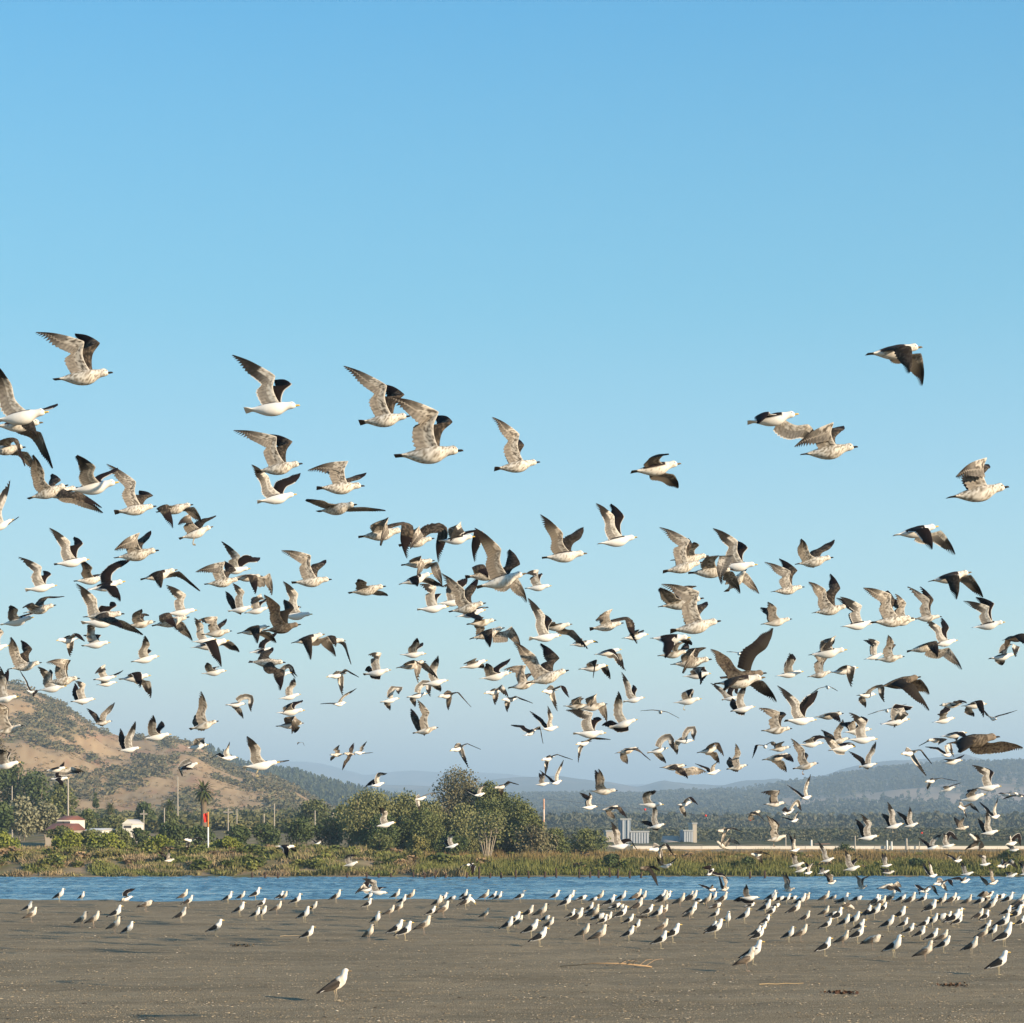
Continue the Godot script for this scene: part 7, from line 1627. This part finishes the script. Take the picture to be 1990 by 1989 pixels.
	plant("tree","dark low tree at left edge above the shrubs","tree","trees on the far left",-44.55,180.0,5.10,2.25,Color(0.05,0.075,0.03),Color(0.095,0.12,0.05),"bush",2600,0.30,2,0.12)
	plant("tree","small green tree right of the red-roofed house","tree","trees on the far left",-42.28,205.0,4.58,2.05,Color(0.075,0.10,0.037),Color(0.15,0.16,0.065),"bush",2600,0.30,2,0.12)
	plant("tree","round dark tree above the white gable house","tree","trees on the far left",-42.99,240.0,5.70,2.82,Color(0.05,0.075,0.03),Color(0.095,0.12,0.05),"bush",2600,0.30,2,0.12)
	plant("tree","leafy tree behind the long white building","tree","trees on the far left",-43.73,225.0,4.14,3.66,Color(0.075,0.10,0.037),Color(0.15,0.16,0.065),"bush",2600,0.30,2,0.12)
	plant("tree","leafy tree left of the tall palm","tree","trees on the far left",-37.69,225.0,4.42,2.81,Color(0.075,0.10,0.037),Color(0.15,0.16,0.065),"bush",2600,0.30,2,0.12)
	plant("tree","round tree on the rise left of willows","tree","trees on the far left",-23.10,240.0,6.06,4.20,Color(0.075,0.10,0.037),Color(0.15,0.16,0.065),"bush",2600,0.30,2,0.12)
	plant("tree","tree between round tree and the willows","tree","trees on the far left",-17.74,215.0,5.13,2.69,Color(0.075,0.10,0.037),Color(0.15,0.16,0.065),"bush",2600,0.30,2,0.12)
	plant("conifer_tree","dark conical tree on the slope left of round tree","tree","trees on the far left",-49.61,245.0,6.79,2.08,Color(0.05,0.075,0.03),Color(0.095,0.12,0.05),"conifer",1600,0.30,1,0.05)
	plant("willow_tree","feathery green willow at the left end of grove","tree","willow grove beyond the water",-10.64,152.0,5.85,4.18,Color(0.12,0.135,0.055),Color(0.20,0.20,0.09),"willow",17000,0.16,3,0.00)
	plant("willow_tree","second feathery willow from the left in grove","tree","willow grove beyond the water",-7.80,154.0,5.69,4.43,Color(0.12,0.135,0.055),Color(0.20,0.20,0.09),"willow",17000,0.16,3,0.00)
	plant("willow_tree","lower willow in the middle of the grove","tree","willow grove beyond the water",-5.81,150.0,5.10,3.00,Color(0.12,0.135,0.055),Color(0.20,0.20,0.09),"willow",17000,0.16,3,0.00)
	plant("grove_tree","tallest olive-brown tree behind the willow grove","tree","willow grove beyond the water",-4.10,160.0,7.54,5.80,Color(0.11,0.11,0.06),Color(0.19,0.17,0.10),"bush",17000,0.16,3,0.00)
	plant("grove_tree","green tree right of the tallest grove tree","tree","willow grove beyond the water",-1.78,158.0,6.38,3.95,Color(0.075,0.10,0.037),Color(0.15,0.16,0.065),"bush",17000,0.16,3,0.00)
	plant("grove_tree","sloping green tree at right end of the grove","tree","willow grove beyond the water",0.13,152.0,5.35,4.07,Color(0.075,0.10,0.037),Color(0.15,0.16,0.065),"bush",17000,0.16,3,0.00)
	plant("willow_tree","pale willow left of the bare-stemmed bush","tree","willow grove beyond the water",-3.56,150.0,4.80,3.00,Color(0.12,0.135,0.055),Color(0.20,0.20,0.09),"willow",17000,0.16,3,0.00)
	plant("grove_tree","dark low tree under the left willows","tree","willow grove beyond the water",-9.37,147.0,3.85,3.67,Color(0.05,0.075,0.03),Color(0.095,0.12,0.05),"bush",17000,0.16,3,0.00)
	plant("grove_tree","rounded green tree under the second willow","tree","willow grove beyond the water",-6.47,148.0,4.34,3.70,Color(0.075,0.10,0.037),Color(0.15,0.16,0.065),"bush",17000,0.16,3,0.00)
	plant("grove_tree","rounded green tree behind the bare-stemmed bush","tree","willow grove beyond the water",-1.60,151.0,4.96,3.59,Color(0.075,0.10,0.037),Color(0.15,0.16,0.065),"bush",17000,0.16,3,0.00)
	plant("grove_tree","low green tree left of the banded mast","tree","willow grove beyond the water",1.16,150.0,3.97,2.70,Color(0.075,0.10,0.037),Color(0.15,0.16,0.065),"bush",17000,0.16,3,0.00)
	plant("bare_stemmed_bush","sparse bush with pale fanning stems before the grove","bush","",-1.72,143.0,4.12,3.22,Color(0.12,0.135,0.055),Color(0.20,0.20,0.09),"bare",1300,0.16,9,0.42)
	plant("bush","green bush below the left willow","bush","bushes in front of the grove",-9.12,143.0,2.51,2.50,Color(0.075,0.10,0.037),Color(0.15,0.16,0.065),"bush",2600,0.17,4,0.05)
	plant("bush","olive bush below the second willow","bush","bushes in front of the grove",-6.52,143.0,2.37,2.68,Color(0.12,0.13,0.04),Color(0.20,0.18,0.07),"bush",2600,0.17,4,0.05)
	plant("bush","dark bush left of the bare-stemmed bush","bush","bushes in front of the grove",-4.11,143.0,2.66,2.50,Color(0.05,0.075,0.03),Color(0.095,0.12,0.05),"bush",2600,0.17,4,0.05)
	plant("bush","olive-brown bush right of the bare-stemmed bush","bush","bushes in front of the grove",1.49,145.0,3.15,3.33,Color(0.11,0.11,0.06),Color(0.19,0.17,0.10),"bush",2600,0.17,4,0.05)
	plant("bush","rounded green bush right of the banded mast","bush","bushes in front of the grove",3.26,156.0,2.87,2.85,Color(0.075,0.10,0.037),Color(0.15,0.16,0.065),"bush",2600,0.17,4,0.05)
	plant("bush","wide rounded green bush left of the grey sheds","bush","bushes in front of the grove",5.67,158.0,2.87,4.23,Color(0.075,0.10,0.037),Color(0.15,0.16,0.065),"bush",2600,0.17,4,0.05)
	plant("bush","dark low bush in the reeds below the grey sheds","bush","dark bushes among the reeds",6.35,130.2,1.35,1.43,Color(0.05,0.075,0.03),Color(0.095,0.12,0.05),"bush",1300,0.15,4,0.05)
	plant("bush","small dark bush in the reeds right of centre","bush","dark bushes among the reeds",14.95,130.0,1.15,0.97,Color(0.05,0.075,0.03),Color(0.095,0.12,0.05),"bush",1300,0.15,4,0.05)
	plant("bush","small bush in the reeds toward the right","bush","dark bushes among the reeds",25.51,130.0,1.09,1.30,Color(0.05,0.075,0.03),Color(0.095,0.12,0.05),"bush",1300,0.15,4,0.05)
	plant("bush","bright green bush at the right edge of the frame","bush","dark bushes among the reeds",32.58,134.0,1.62,2.85,Color(0.075,0.10,0.037),Color(0.15,0.16,0.065),"bush",1300,0.15,4,0.05)
	plant("bush","dark bush before the causeway at right","bush","dark bushes among the reeds",27.41,170.0,1.60,2.12,Color(0.05,0.075,0.03),Color(0.095,0.12,0.05),"bush",1300,0.15,4,0.05)
	palm(-30.75,205.0,7.30,1.54,"tall date palm with drooping fronds behind the red flag")
	palm(-45.88,235.0,5.53,0.94,"small palm right of the dark conical tree")
	palm(-39.07,235.0,5.88,1.06,"small palm left of the tall date palm")
	# dry grass and low herbs on the left bank
	var xf := []
	var cols := []
	var grass := painted(0.8, 0.15)
	for k in 16000:
		var x := rng.randf_range(-46.0, -3.0)
		var d := 127.0 + pow(rng.randf(), 1.5) * 26.0
		var n := broad.get_noise_2d(x * 16.0, d * 10.0)
		if n < -0.08 and d < 131.5:
			continue
		var s := rng.randf_range(0.14, 0.40) * (1.0 + 1.6 * maxf(n, -0.5))
		xf.append(Transform3D(Basis(Vector3.UP, rng.randf() * TAU).scaled(Vector3(0.6, s, 0.6)), Vector3(x, land_y(x, -d) - 0.05, -d)))
		var g2 := clampf(0.50 + broad.get_noise_2d(x * 11.0 + 90.0, d * 22.0) * 1.7 + rng.randf_range(-0.2, 0.2), 0.0, 1.0)
		cols.append(Color(0.30, 0.23, 0.14).lerp(Color(0.155, 0.175, 0.055), g2) * rng.randf_range(0.7, 1.15))
	scatter("bank_grass", "dry tan and olive grass along the left far bank", "grass", clump_mesh(12, 0.55, 0.05, 0.5), grass, xf, cols)
	xf = []
	cols = []
	for k in 1150:
		var x := rng.randf_range(-46.0, 50.0)
		var d := 128.5 + pow(rng.randf(), 1.3) * 22.0
		var s := rng.randf_range(0.3, 0.95) * (1.0 if x < 0.0 else 0.8)
		if broad.get_noise_2d(x * 14.0 + 30.0, d * 9.0) < rng.randf_range(-0.3, 0.25):
			continue
		xf.append(Transform3D(Basis(Vector3.UP, rng.randf() * TAU).scaled(Vector3(s * 1.5, s, s * 1.5)), Vector3(x, land_y(x, -d) - 0.05, -d)))
		var pick := rng.randf()
		cols.append((Color(0.09, 0.11, 0.035) if pick < 0.4 else Color(0.17, 0.18, 0.055) if pick < 0.75 else Color(0.24, 0.17, 0.10)) * rng.randf_range(0.75, 1.2))
	scatter("bank_scrub", "knee-high tufts of scrub scattered along the far bank", "scrub", clod_mesh(110, 0.9), grass, xf, cols)
	xf = []
	cols = []
	for k in 26000:
		var x := rng.randf_range(-6.0, 60.0)
		var d := 127.4 + pow(rng.randf(), 1.3) * 46.0
		if x < -4.0 and rng.randf() < 0.5:
			continue
		var n := broad.get_noise_2d(x * 12.0, d * 8.0)
		var s := rng.randf_range(0.25, 0.72) * (1.0 + 0.9 * n)
		xf.append(Transform3D(Basis(Vector3.UP, rng.randf() * TAU).scaled(Vector3(0.5, s, 0.5)), Vector3(x, land_y(x, -d) - 0.05, -d)))
		var back := smoothstep(129.0, 140.0, d + n * 6.0)
		cols.append(Color(0.135, 0.155, 0.045).lerp(Color(0.20, 0.135, 0.065), clampf(back * 0.95 + rng.randf_range(-0.25, 0.2), 0.0, 1.0)).lerp(Color(0.26, 0.23, 0.10), rng.randf() * 0.35))
	scatter("reed_bed", "green and russet reeds along the right far bank", "reeds", clump_mesh(14, 0.55, 0.045, 0.42), grass, xf, cols)

func buildings() -> void:
	house("house with red tiled roof on the far left",-36.44,168.0,1.97,6.0,2.21,2.71,3.26,Color(.36,.31,.25),Color(.27,.11,.075),true,2)
	house("white house with red roof behind the lower red roof",-36.85,172.0,1.03,6.0,3.04,3.56,3.90,Color(.62,.60,.55),Color(.27,.11,.075),true,2)
	house("long low white building left of the gable house",-33.34,167.0,1.38,6.0,2.34,2.72,2.88,Color(.62,.60,.55),Color(.70,.68,.62),true,2)
	house("white gable house among trees on the left",-31.30,170.0,0.81,5.0,2.71,3.21,3.60,Color(.62,.60,.55),Color(.55,.52,.48),false,1)
	house("small white shed beside the long white building",-32.00,168.0,0.42,3.0,2.29,2.71,2.80,Color(.62,.60,.55),Color(.66,.64,.6),true,1)
	house("low house with orange roof behind the causeway",45.23,300.0,2.10,6.0,-0.60,-0.08,0.30,Color(.55,.42,.30),Color(.42,.20,.10),true,2)
	industry()

func poles() -> void:
	pole("utility_pole","grey pole standing among trees at the far left",-48.60,200.0,6.90,0.07,Color(.34,.31,.27),0.00)
	pole("utility_pole","short pole at the left edge of the frame",-45.83,185.0,5.24,0.07,Color(.34,.31,.27),0.00)
	pole("utility_pole","tall pole beside the red-roofed house",-42.29,196.0,7.61,0.10,Color(.34,.31,.27),0.00)
	pole("utility_pole","pole high on the slope left of the tall palm",-40.62,250.0,8.93,0.10,Color(.34,.31,.27),0.00)
	pole("utility_pole","short pole beside the white gable house",-36.40,200.0,3.60,0.07,Color(.34,.31,.27),0.00)
	pole("utility_pole","lamp post right of the white gable house",-35.80,200.0,4.55,0.07,Color(.34,.31,.27),0.35)
	pole("utility_pole","pole left of the tall date palm",-35.49,210.0,4.82,0.07,Color(.34,.31,.27),0.00)
	pole("utility_pole","utility pole with crossarm right of the tall palm",-29.67,215.0,4.80,0.07,Color(.34,.31,.27),0.50)
	pole("utility_pole","second utility pole right of the tall palm",-30.09,225.0,4.82,0.07,Color(.34,.31,.27),0.00)
	pole("utility_pole","pole on the slope midway to the willows",-25.99,225.0,5.44,0.07,Color(.34,.31,.27),0.00)
	pole("utility_pole","short pole left of the midway slope pole",-25.91,215.0,4.27,0.07,Color(.34,.31,.27),0.00)
	pole("utility_pole","left pole of two before the willows",-19.63,205.0,4.53,0.07,Color(.34,.31,.27),0.00)
	pole("utility_pole","right pole of two before the willows",-16.96,195.0,4.27,0.08,Color(.34,.31,.27),0.35)
	pole("utility_pole","pole on the causeway near the centre right",33.25,250.0,1.92,0.10,Color(.34,.31,.27),0.00)
	pole("utility_pole","pole rising from reeds on the right",39.35,236.0,1.82,0.10,Color(.34,.31,.27),0.00)
	pole("utility_pole","stout pole on the causeway at right",45.25,236.0,1.53,0.16,Color(.34,.31,.27),0.00)
	pole("utility_pole","thin pole right of the stout causeway pole",47.12,238.0,1.16,0.07,Color(.34,.31,.27),0.00)
	pole("utility_pole","short white post left of the orange-roofed house",36.38,250.0,1.24,0.16,Color(.6,.6,.58),0.00)
	pole("utility_pole","left of two white posts on the causeway",43.38,238.0,1.28,0.14,Color(.6,.6,.58),0.00)
	pole("utility_pole","right of two white posts on the causeway",43.91,238.0,1.16,0.14,Color(.6,.6,.58),0.00)
	flagpole(-20.68,140.0,4.04)
	mast(2.94,190.0,5.53)
	post(-15.60,0.25,"first weathered post from left along the far waterline")
	post(-14.80,0.30,"second weathered post from left along the far waterline")
	post(-14.06,0.22,"third weathered post from left along the far waterline")
	post(-9.92,0.20,"fourth weathered post from left along the far waterline")
	post(-8.71,0.25,"fifth weathered post from left along the far waterline")
	post(-8.03,0.20,"sixth weathered post from left along the far waterline")
	post(-7.26,0.20,"seventh weathered post from left along the far waterline")
	post(-5.93,0.25,"eighth weathered post from left along the far waterline")
	post(-5.25,0.22,"ninth weathered post from left along the far waterline")
	post(-4.63,0.35,"tenth weathered post from left along the far waterline")
	post(-4.02,0.20,"eleventh weathered post from left along the far waterline")
	post(-2.75,0.25,"twelfth weathered post from left along the far waterline")
	post(-1.98,0.60,"thirteenth weathered post from left along the far waterline")
	post(-1.33,0.22,"fourteenth weathered post from left along the far waterline")
	post(-0.65,0.22,"fifteenth weathered post from left along the far waterline")
	post(0.22,0.40,"sixteenth weathered post from left along the far waterline")
	post(1.02,0.35,"seventeenth weathered post from left along the far waterline")
	post(1.95,0.30,"eighteenth weathered post from left along the far waterline")
	post(2.69,0.50,"nineteenth weathered post from left along the far waterline")
	post(4.05,0.45,"twentieth weathered post from left along the far waterline")
	post(4.70,0.30,"twenty-first weathered post from left along the far waterline")
	post(5.22,0.40,"twenty-second weathered post from left along the far waterline")
	post(5.90,0.50,"twenty-third weathered post from left along the far waterline")
	post(6.37,0.45,"twenty-fourth weathered post from left along the far waterline")
	post(7.05,0.35,"twenty-fifth weathered post from left along the far waterline")
	post(7.76,0.25,"twenty-sixth weathered post from left along the far waterline")
	post(14.31,0.30,"twenty-seventh weathered post from left along the far waterline")
	post(15.26,0.35,"twenty-eighth weathered post from left along the far waterline")

func debris() -> void:
	# driftwood and weed
	var b := Build.new()
	var path := []
	var rad := []
	for k in 15:
		var t := k / 14.0
		var x := lerpf(0.95, 2.75, t)
		var z := -40.6 + sin(t * 3.0) * 0.5
		path.append(Vector3(x, sand_y(x, z) + 0.012 + 0.10 * sin(t * PI), z))
		rad.append(lerpf(0.011, 0.018, t))
	b.tube(path, rad, 6, Color(0.33, 0.235, 0.145))
	var o := thing("driftwood_branch", Vector3.ZERO, "long thin arched driftwood branch lying on the sand", "driftwood")
	put(o, "stem", b.mesh(), bark)
	for k in 7:
		var tw := Build.new()
		var s: Vector3 = path[9 + k % 5]
		var e := s + Vector3(rng.randf_range(0.05, 0.5), rng.randf_range(0.02, 0.16), rng.randf_range(-0.3, 0.3))
		e.y = maxf(e.y, sand_y(e.x, e.z) + 0.01)
		tw.tube([s, s.lerp(e, 0.5) + Vector3(0, 0.04, 0), e], [0.009, 0.007, 0.003], 5, Color(0.30, 0.215, 0.14))
		put(o, "twig", tw.mesh(), bark)
	for q in [[4.25, 5.05, -35.4, "short pale driftwood stick near the lower right", Color(0.34, 0.255, 0.15)], [-5.9, -5.35, -52.3, "small pale stick behind the shadows at left", Color(0.34, 0.27, 0.18)]]:
		var st := Build.new()
		var p := []
		var r := []
		for k in 6:
			var x: float = lerpf(q[0], q[1], k / 5.0)
			var z: float = q[2] - 0.05 * k
			p.append(Vector3(x, sand_y(x, z) + 0.02 + 0.01 * (k % 2), z))
			r.append(0.010 - 0.0008 * k)
		st.tube(p, r, 7, q[4])
		var so := put(self, "driftwood_stick", st.mesh(), bark)
		tag(so, q[3], "driftwood", "driftwood sticks")
	for q in [[5.4, -33.6, "dark brown weed heap at the lower right", Color(0.075, 0.04, 0.025)], [7.55, -35.2, "reddish weed heap nearest the right corner", Color(0.13, 0.075, 0.045)], [-6.4, -48.6, "dark weed heap on the left sand", Color(0.07, 0.06, 0.045)], [4.0, -62.5, "dark tangle of weed among the standing gulls", Color(0.07, 0.055, 0.045)]]:
		var wd := Build.new()
		for k in 70:
			var x: float = q[0] + rng.randfn() * 0.13
			var z: float = q[1] + rng.randfn() * 0.12
			leaf(wd, Vector3(x, sand_y(x, z) + absf(rng.randfn()) * 0.012 + 0.006, z), 0.06, q[3] * rng.randf_range(0.6, 1.5))
		var wo := put(self, "seaweed_heap", wd.mesh(), leafy)
		tag(wo, q[2], "seaweed", "seaweed heaps on the sand")
		wo.set_meta("kind", "stuff")
	# shell bits and pebbles
	var g := Build.new()
	g.tube([Vector3(0, -0.3, 0), Vector3(0, 0.0, 0), Vector3(0, 0.35, 0)], [0.6, 1.0, 0.45], 6, Color.WHITE)
	var chip := g.mesh()
	var xf := []
	var cols := []
	for k in 60000:
		var d := 26.0 + pow(rng.randf(), 1.7) * 46.0
		var x := rng.randf_range(-1.15, 1.15) * 995.0 * d / 4000.0
		var spot := fine.get_noise_2d(x * 14.0, d * 30.0)
		if spot < rng.randf_range(-0.5, 0.3):
			continue
		var s := rng.randf_range(0.005, 0.014) * (1.9 if rng.randf() < 0.05 else 1.0)
		xf.append(Transform3D(Basis(Vector3.UP, rng.randf() * TAU).scaled(Vector3(s * rng.randf_range(0.9, 1.8), s * 0.7, s)), Vector3(x, sand_y(x, -d) + s * 0.3, -d)))
		var t := rng.randf()
		cols.append(Color(0.50, 0.44, 0.35) * rng.randf_range(0.7, 1.3) if t < 0.05 + maxf(spot, 0.0) * 0.3 else Color(0.31, 0.255, 0.175) * rng.randf_range(0.5, 1.4) if t < 0.85 else Color(0.06, 0.055, 0.05))
	scatter("shell_bits", "pale shell bits and pebbles strewn over the sand", "shells", chip, painted(0.7, 0.2), xf, cols)

func industry() -> void:
	# sheds and silos beyond the reeds
	var d := 330.0
	var k := d / 4000.0
	for q in [[1176, 1190, 1617, "tan block at the left end of the grey sheds", Color(0.42, 0.38, 0.32), 0], [1204, 1223, 1594, "tall blue-grey tower between tan block and ribbed shed", Color(0.20, 0.25, 0.30), 2], [1222, 1258, 1618, "long ribbed pale shed right of blue-grey tower", Color(0.24, 0.28, 0.33), 7], [1325, 1343, 1616, "ribbed pale silo block left of tan stack", Color(0.26, 0.30, 0.34), 4], [1342, 1350, 1602, "slim tan stack at right end of industrial yard", Color(0.45, 0.40, 0.33), 0]]:
		var x0: float = (q[0] - 995.0) * k
		var x1: float = (q[1] - 995.0) * k
		var top: float = EYE + (1600.0 - q[2]) * k
		var o := thing("industrial_block", Vector3((x0 + x1) / 2.0, 0, -d), q[3], "building", "industrial buildings beyond the reeds")
		var w := x1 - x0
		var g := Build.new()
		g.box(Vector3(-w / 2, -1.5, -4), Vector3(w / 2, top, 4), q[4])
		put(o, "wall", g.mesh(), chalk)
		var cap := Build.new()
		cap.box(Vector3(-w / 2 - 0.1, top + 0.003, -4.1), Vector3(w / 2 + 0.1, top + 0.22, 4.1), Color(0.36, 0.37, 0.37))
		put(o, "roof", cap.mesh(), chalk)
		for r in q[5]:
			var rib := Build.new()
			var cx := lerpf(-w / 2, w / 2, (r + 0.5) / q[5])
			rib.box(Vector3(cx - 0.13, -1.0, 4.003), Vector3(cx + 0.13, top - 0.05, 4.16), Color(0.40, 0.43, 0.46))
			put(o, "rib", rib.mesh(), chalk)
	house("tan warehouse with sloping roof right of the sheds", (1303.0 - 995.0) * k, d, 30.0 * k, 8.0, -0.5, EYE + (1600.0 - 1638.0) * k, EYE + (1600.0 - 1625.0) * k, Color(0.40, 0.35, 0.29), Color(0.36, 0.31, 0.26), true, 2)
	# causeway with a pale parapet
	var o2 := thing("causeway_wall", Vector3(38.0, 0, -240.0), "long pale causeway wall running behind the right reeds", "wall")
	var b := Build.new()
	b.box(Vector3(-24.0, -1.0, -3.0), Vector3(40.0, 0.28, 2.0), Color(0.34, 0.25, 0.16))
	put(o2, "base", b.mesh(), chalk)
	for s in 16:
		var p := Build.new()
		var x := -24.0 + s * 4.0
		p.box(Vector3(x + 0.02, 0.283, 1.2), Vector3(x + 3.98, 0.62, 1.7), Color(0.62, 0.58, 0.50) * rng.randf_range(0.9, 1.08))
		put(o2, "parapet_panel", p.mesh(), chalk)

func flagpole(x: float, d: float, top: float) -> void:
	var gy := land_y(x, -d) - 0.2
	var o := thing("flagpole", Vector3(x, gy, -d), "white pole with orange top and red flag on left bank", "flagpole")
	var h := top - gy
	var g := Build.new()
	g.tube([Vector3.ZERO, Vector3(0, h * 0.68, 0)], [0.065, 0.055], 8, Color(0.72, 0.70, 0.66))
	put(o, "shaft", g.mesh(), bark)
	var t := Build.new()
	t.tube([Vector3(0, h * 0.682, 0), Vector3(0, h, 0)], [0.055, 0.045], 8, Color(0.62, 0.24, 0.08))
	put(o, "shaft_tip", t.mesh(), bark)
	var f := Build.new()
	for k in 7:
		for q in 7:
			var u := k / 6.0
			var v := q / 6.0
			f.add(Vector3(-0.06 - u * 0.24, h - 0.06 - v * 0.58 - u * 0.06 + 0.03 * sin(v * 5.0), 0.05 * sin(u * 7.0 + v * 3.0)), Color(0.68, 0.035, 0.02))
	for k in 6:
		for q in 6:
			var i := k * 7 + q
			f.quad(i, i + 1, i + 8, i + 7)
	put(o, "flag", f.mesh(), leafy)

func mast(x: float, d: float, top: float) -> void:
	var gy := -0.3
	var o := thing("banded_mast", Vector3(x, gy, -d), "slim pale mast with faded orange bands right of the willow grove", "mast")
	var h := top - gy
	for k in 6:
		var g := Build.new()
		g.tube([Vector3(0, h * k / 6.0 + 0.002, 0), Vector3(0, h * (k + 1) / 6.0, 0)], [0.075, 0.07], 8, Color(0.56, 0.33, 0.23) if k == 5 or k == 3 else Color(0.66, 0.54, 0.46) if k == 4 else Color(0.70, 0.64, 0.58))
		put(o, "band", g.mesh(), bark)
	# aerial line with marker balls running off to the right
	var far_end := Vector3(62.0, EYE + (1600.0 - 1634.0) * 230.0 / 4000.0, -232.0)
	var w := thing("aerial_line", Vector3.ZERO, "thin aerial line with red marker balls over right hills", "cable")
	var from := Vector3(x, top, -d)
	var c := Build.new()
	var path := []
	var rad := []
	for k in 25:
		var t := k / 24.0
		path.append(from.lerp(far_end, t) - Vector3(0, 0.5 * sin(t * PI), 0))
		rad.append(0.012)
	c.tube(path, rad, 4, Color(0.08, 0.08, 0.08))
	put(w, "wire", c.mesh(), bark)
	for px in [1253, 1372, 1457, 1793]:
		var best := 0.0
		var err := 1e9
		for k in 200:
			var t := k / 199.0
			var p := from.lerp(far_end, t)
			var e := absf(p.x / -p.z * 4000.0 + 995.0 - px)
			if e < err:
				err = e
				best = t
		var at := from.lerp(far_end, best) - Vector3(0, 0.5 * sin(best * PI), 0)
		var s := SphereMesh.new()
		s.radius = 0.11
		s.height = 0.22
		s.radial_segments = 16
		s.rings = 8
		put(w, "marker_ball", s, plain(Color(0.70, 0.06, 0.035), 0.5), at)
	pole("utility_pole", "pole carrying the aerial line beyond the right edge", 62.0, 232.0, far_end.y, 0.12, Color(0.3, 0.27, 0.23), 0.0)

func post(x: float, h: float, label: String) -> void:
	var o := Build.new()
	var lean := rng.randf_range(-0.05, 0.05)
	o.tube([Vector3(0, -0.6, 0), Vector3(lean * 0.5, h * 0.5, 0), Vector3(lean, h + 0.08, 0.01)], [0.07, 0.065, 0.055], 7, Color(0.06, 0.042, 0.032))
	var p := put(self, "wooden_post", o.mesh(), bark, Vector3(x, 0, -123.6 + rng.randf_range(-0.5, 0.4)))
	tag(p, label, "post", "posts along the far waterline")
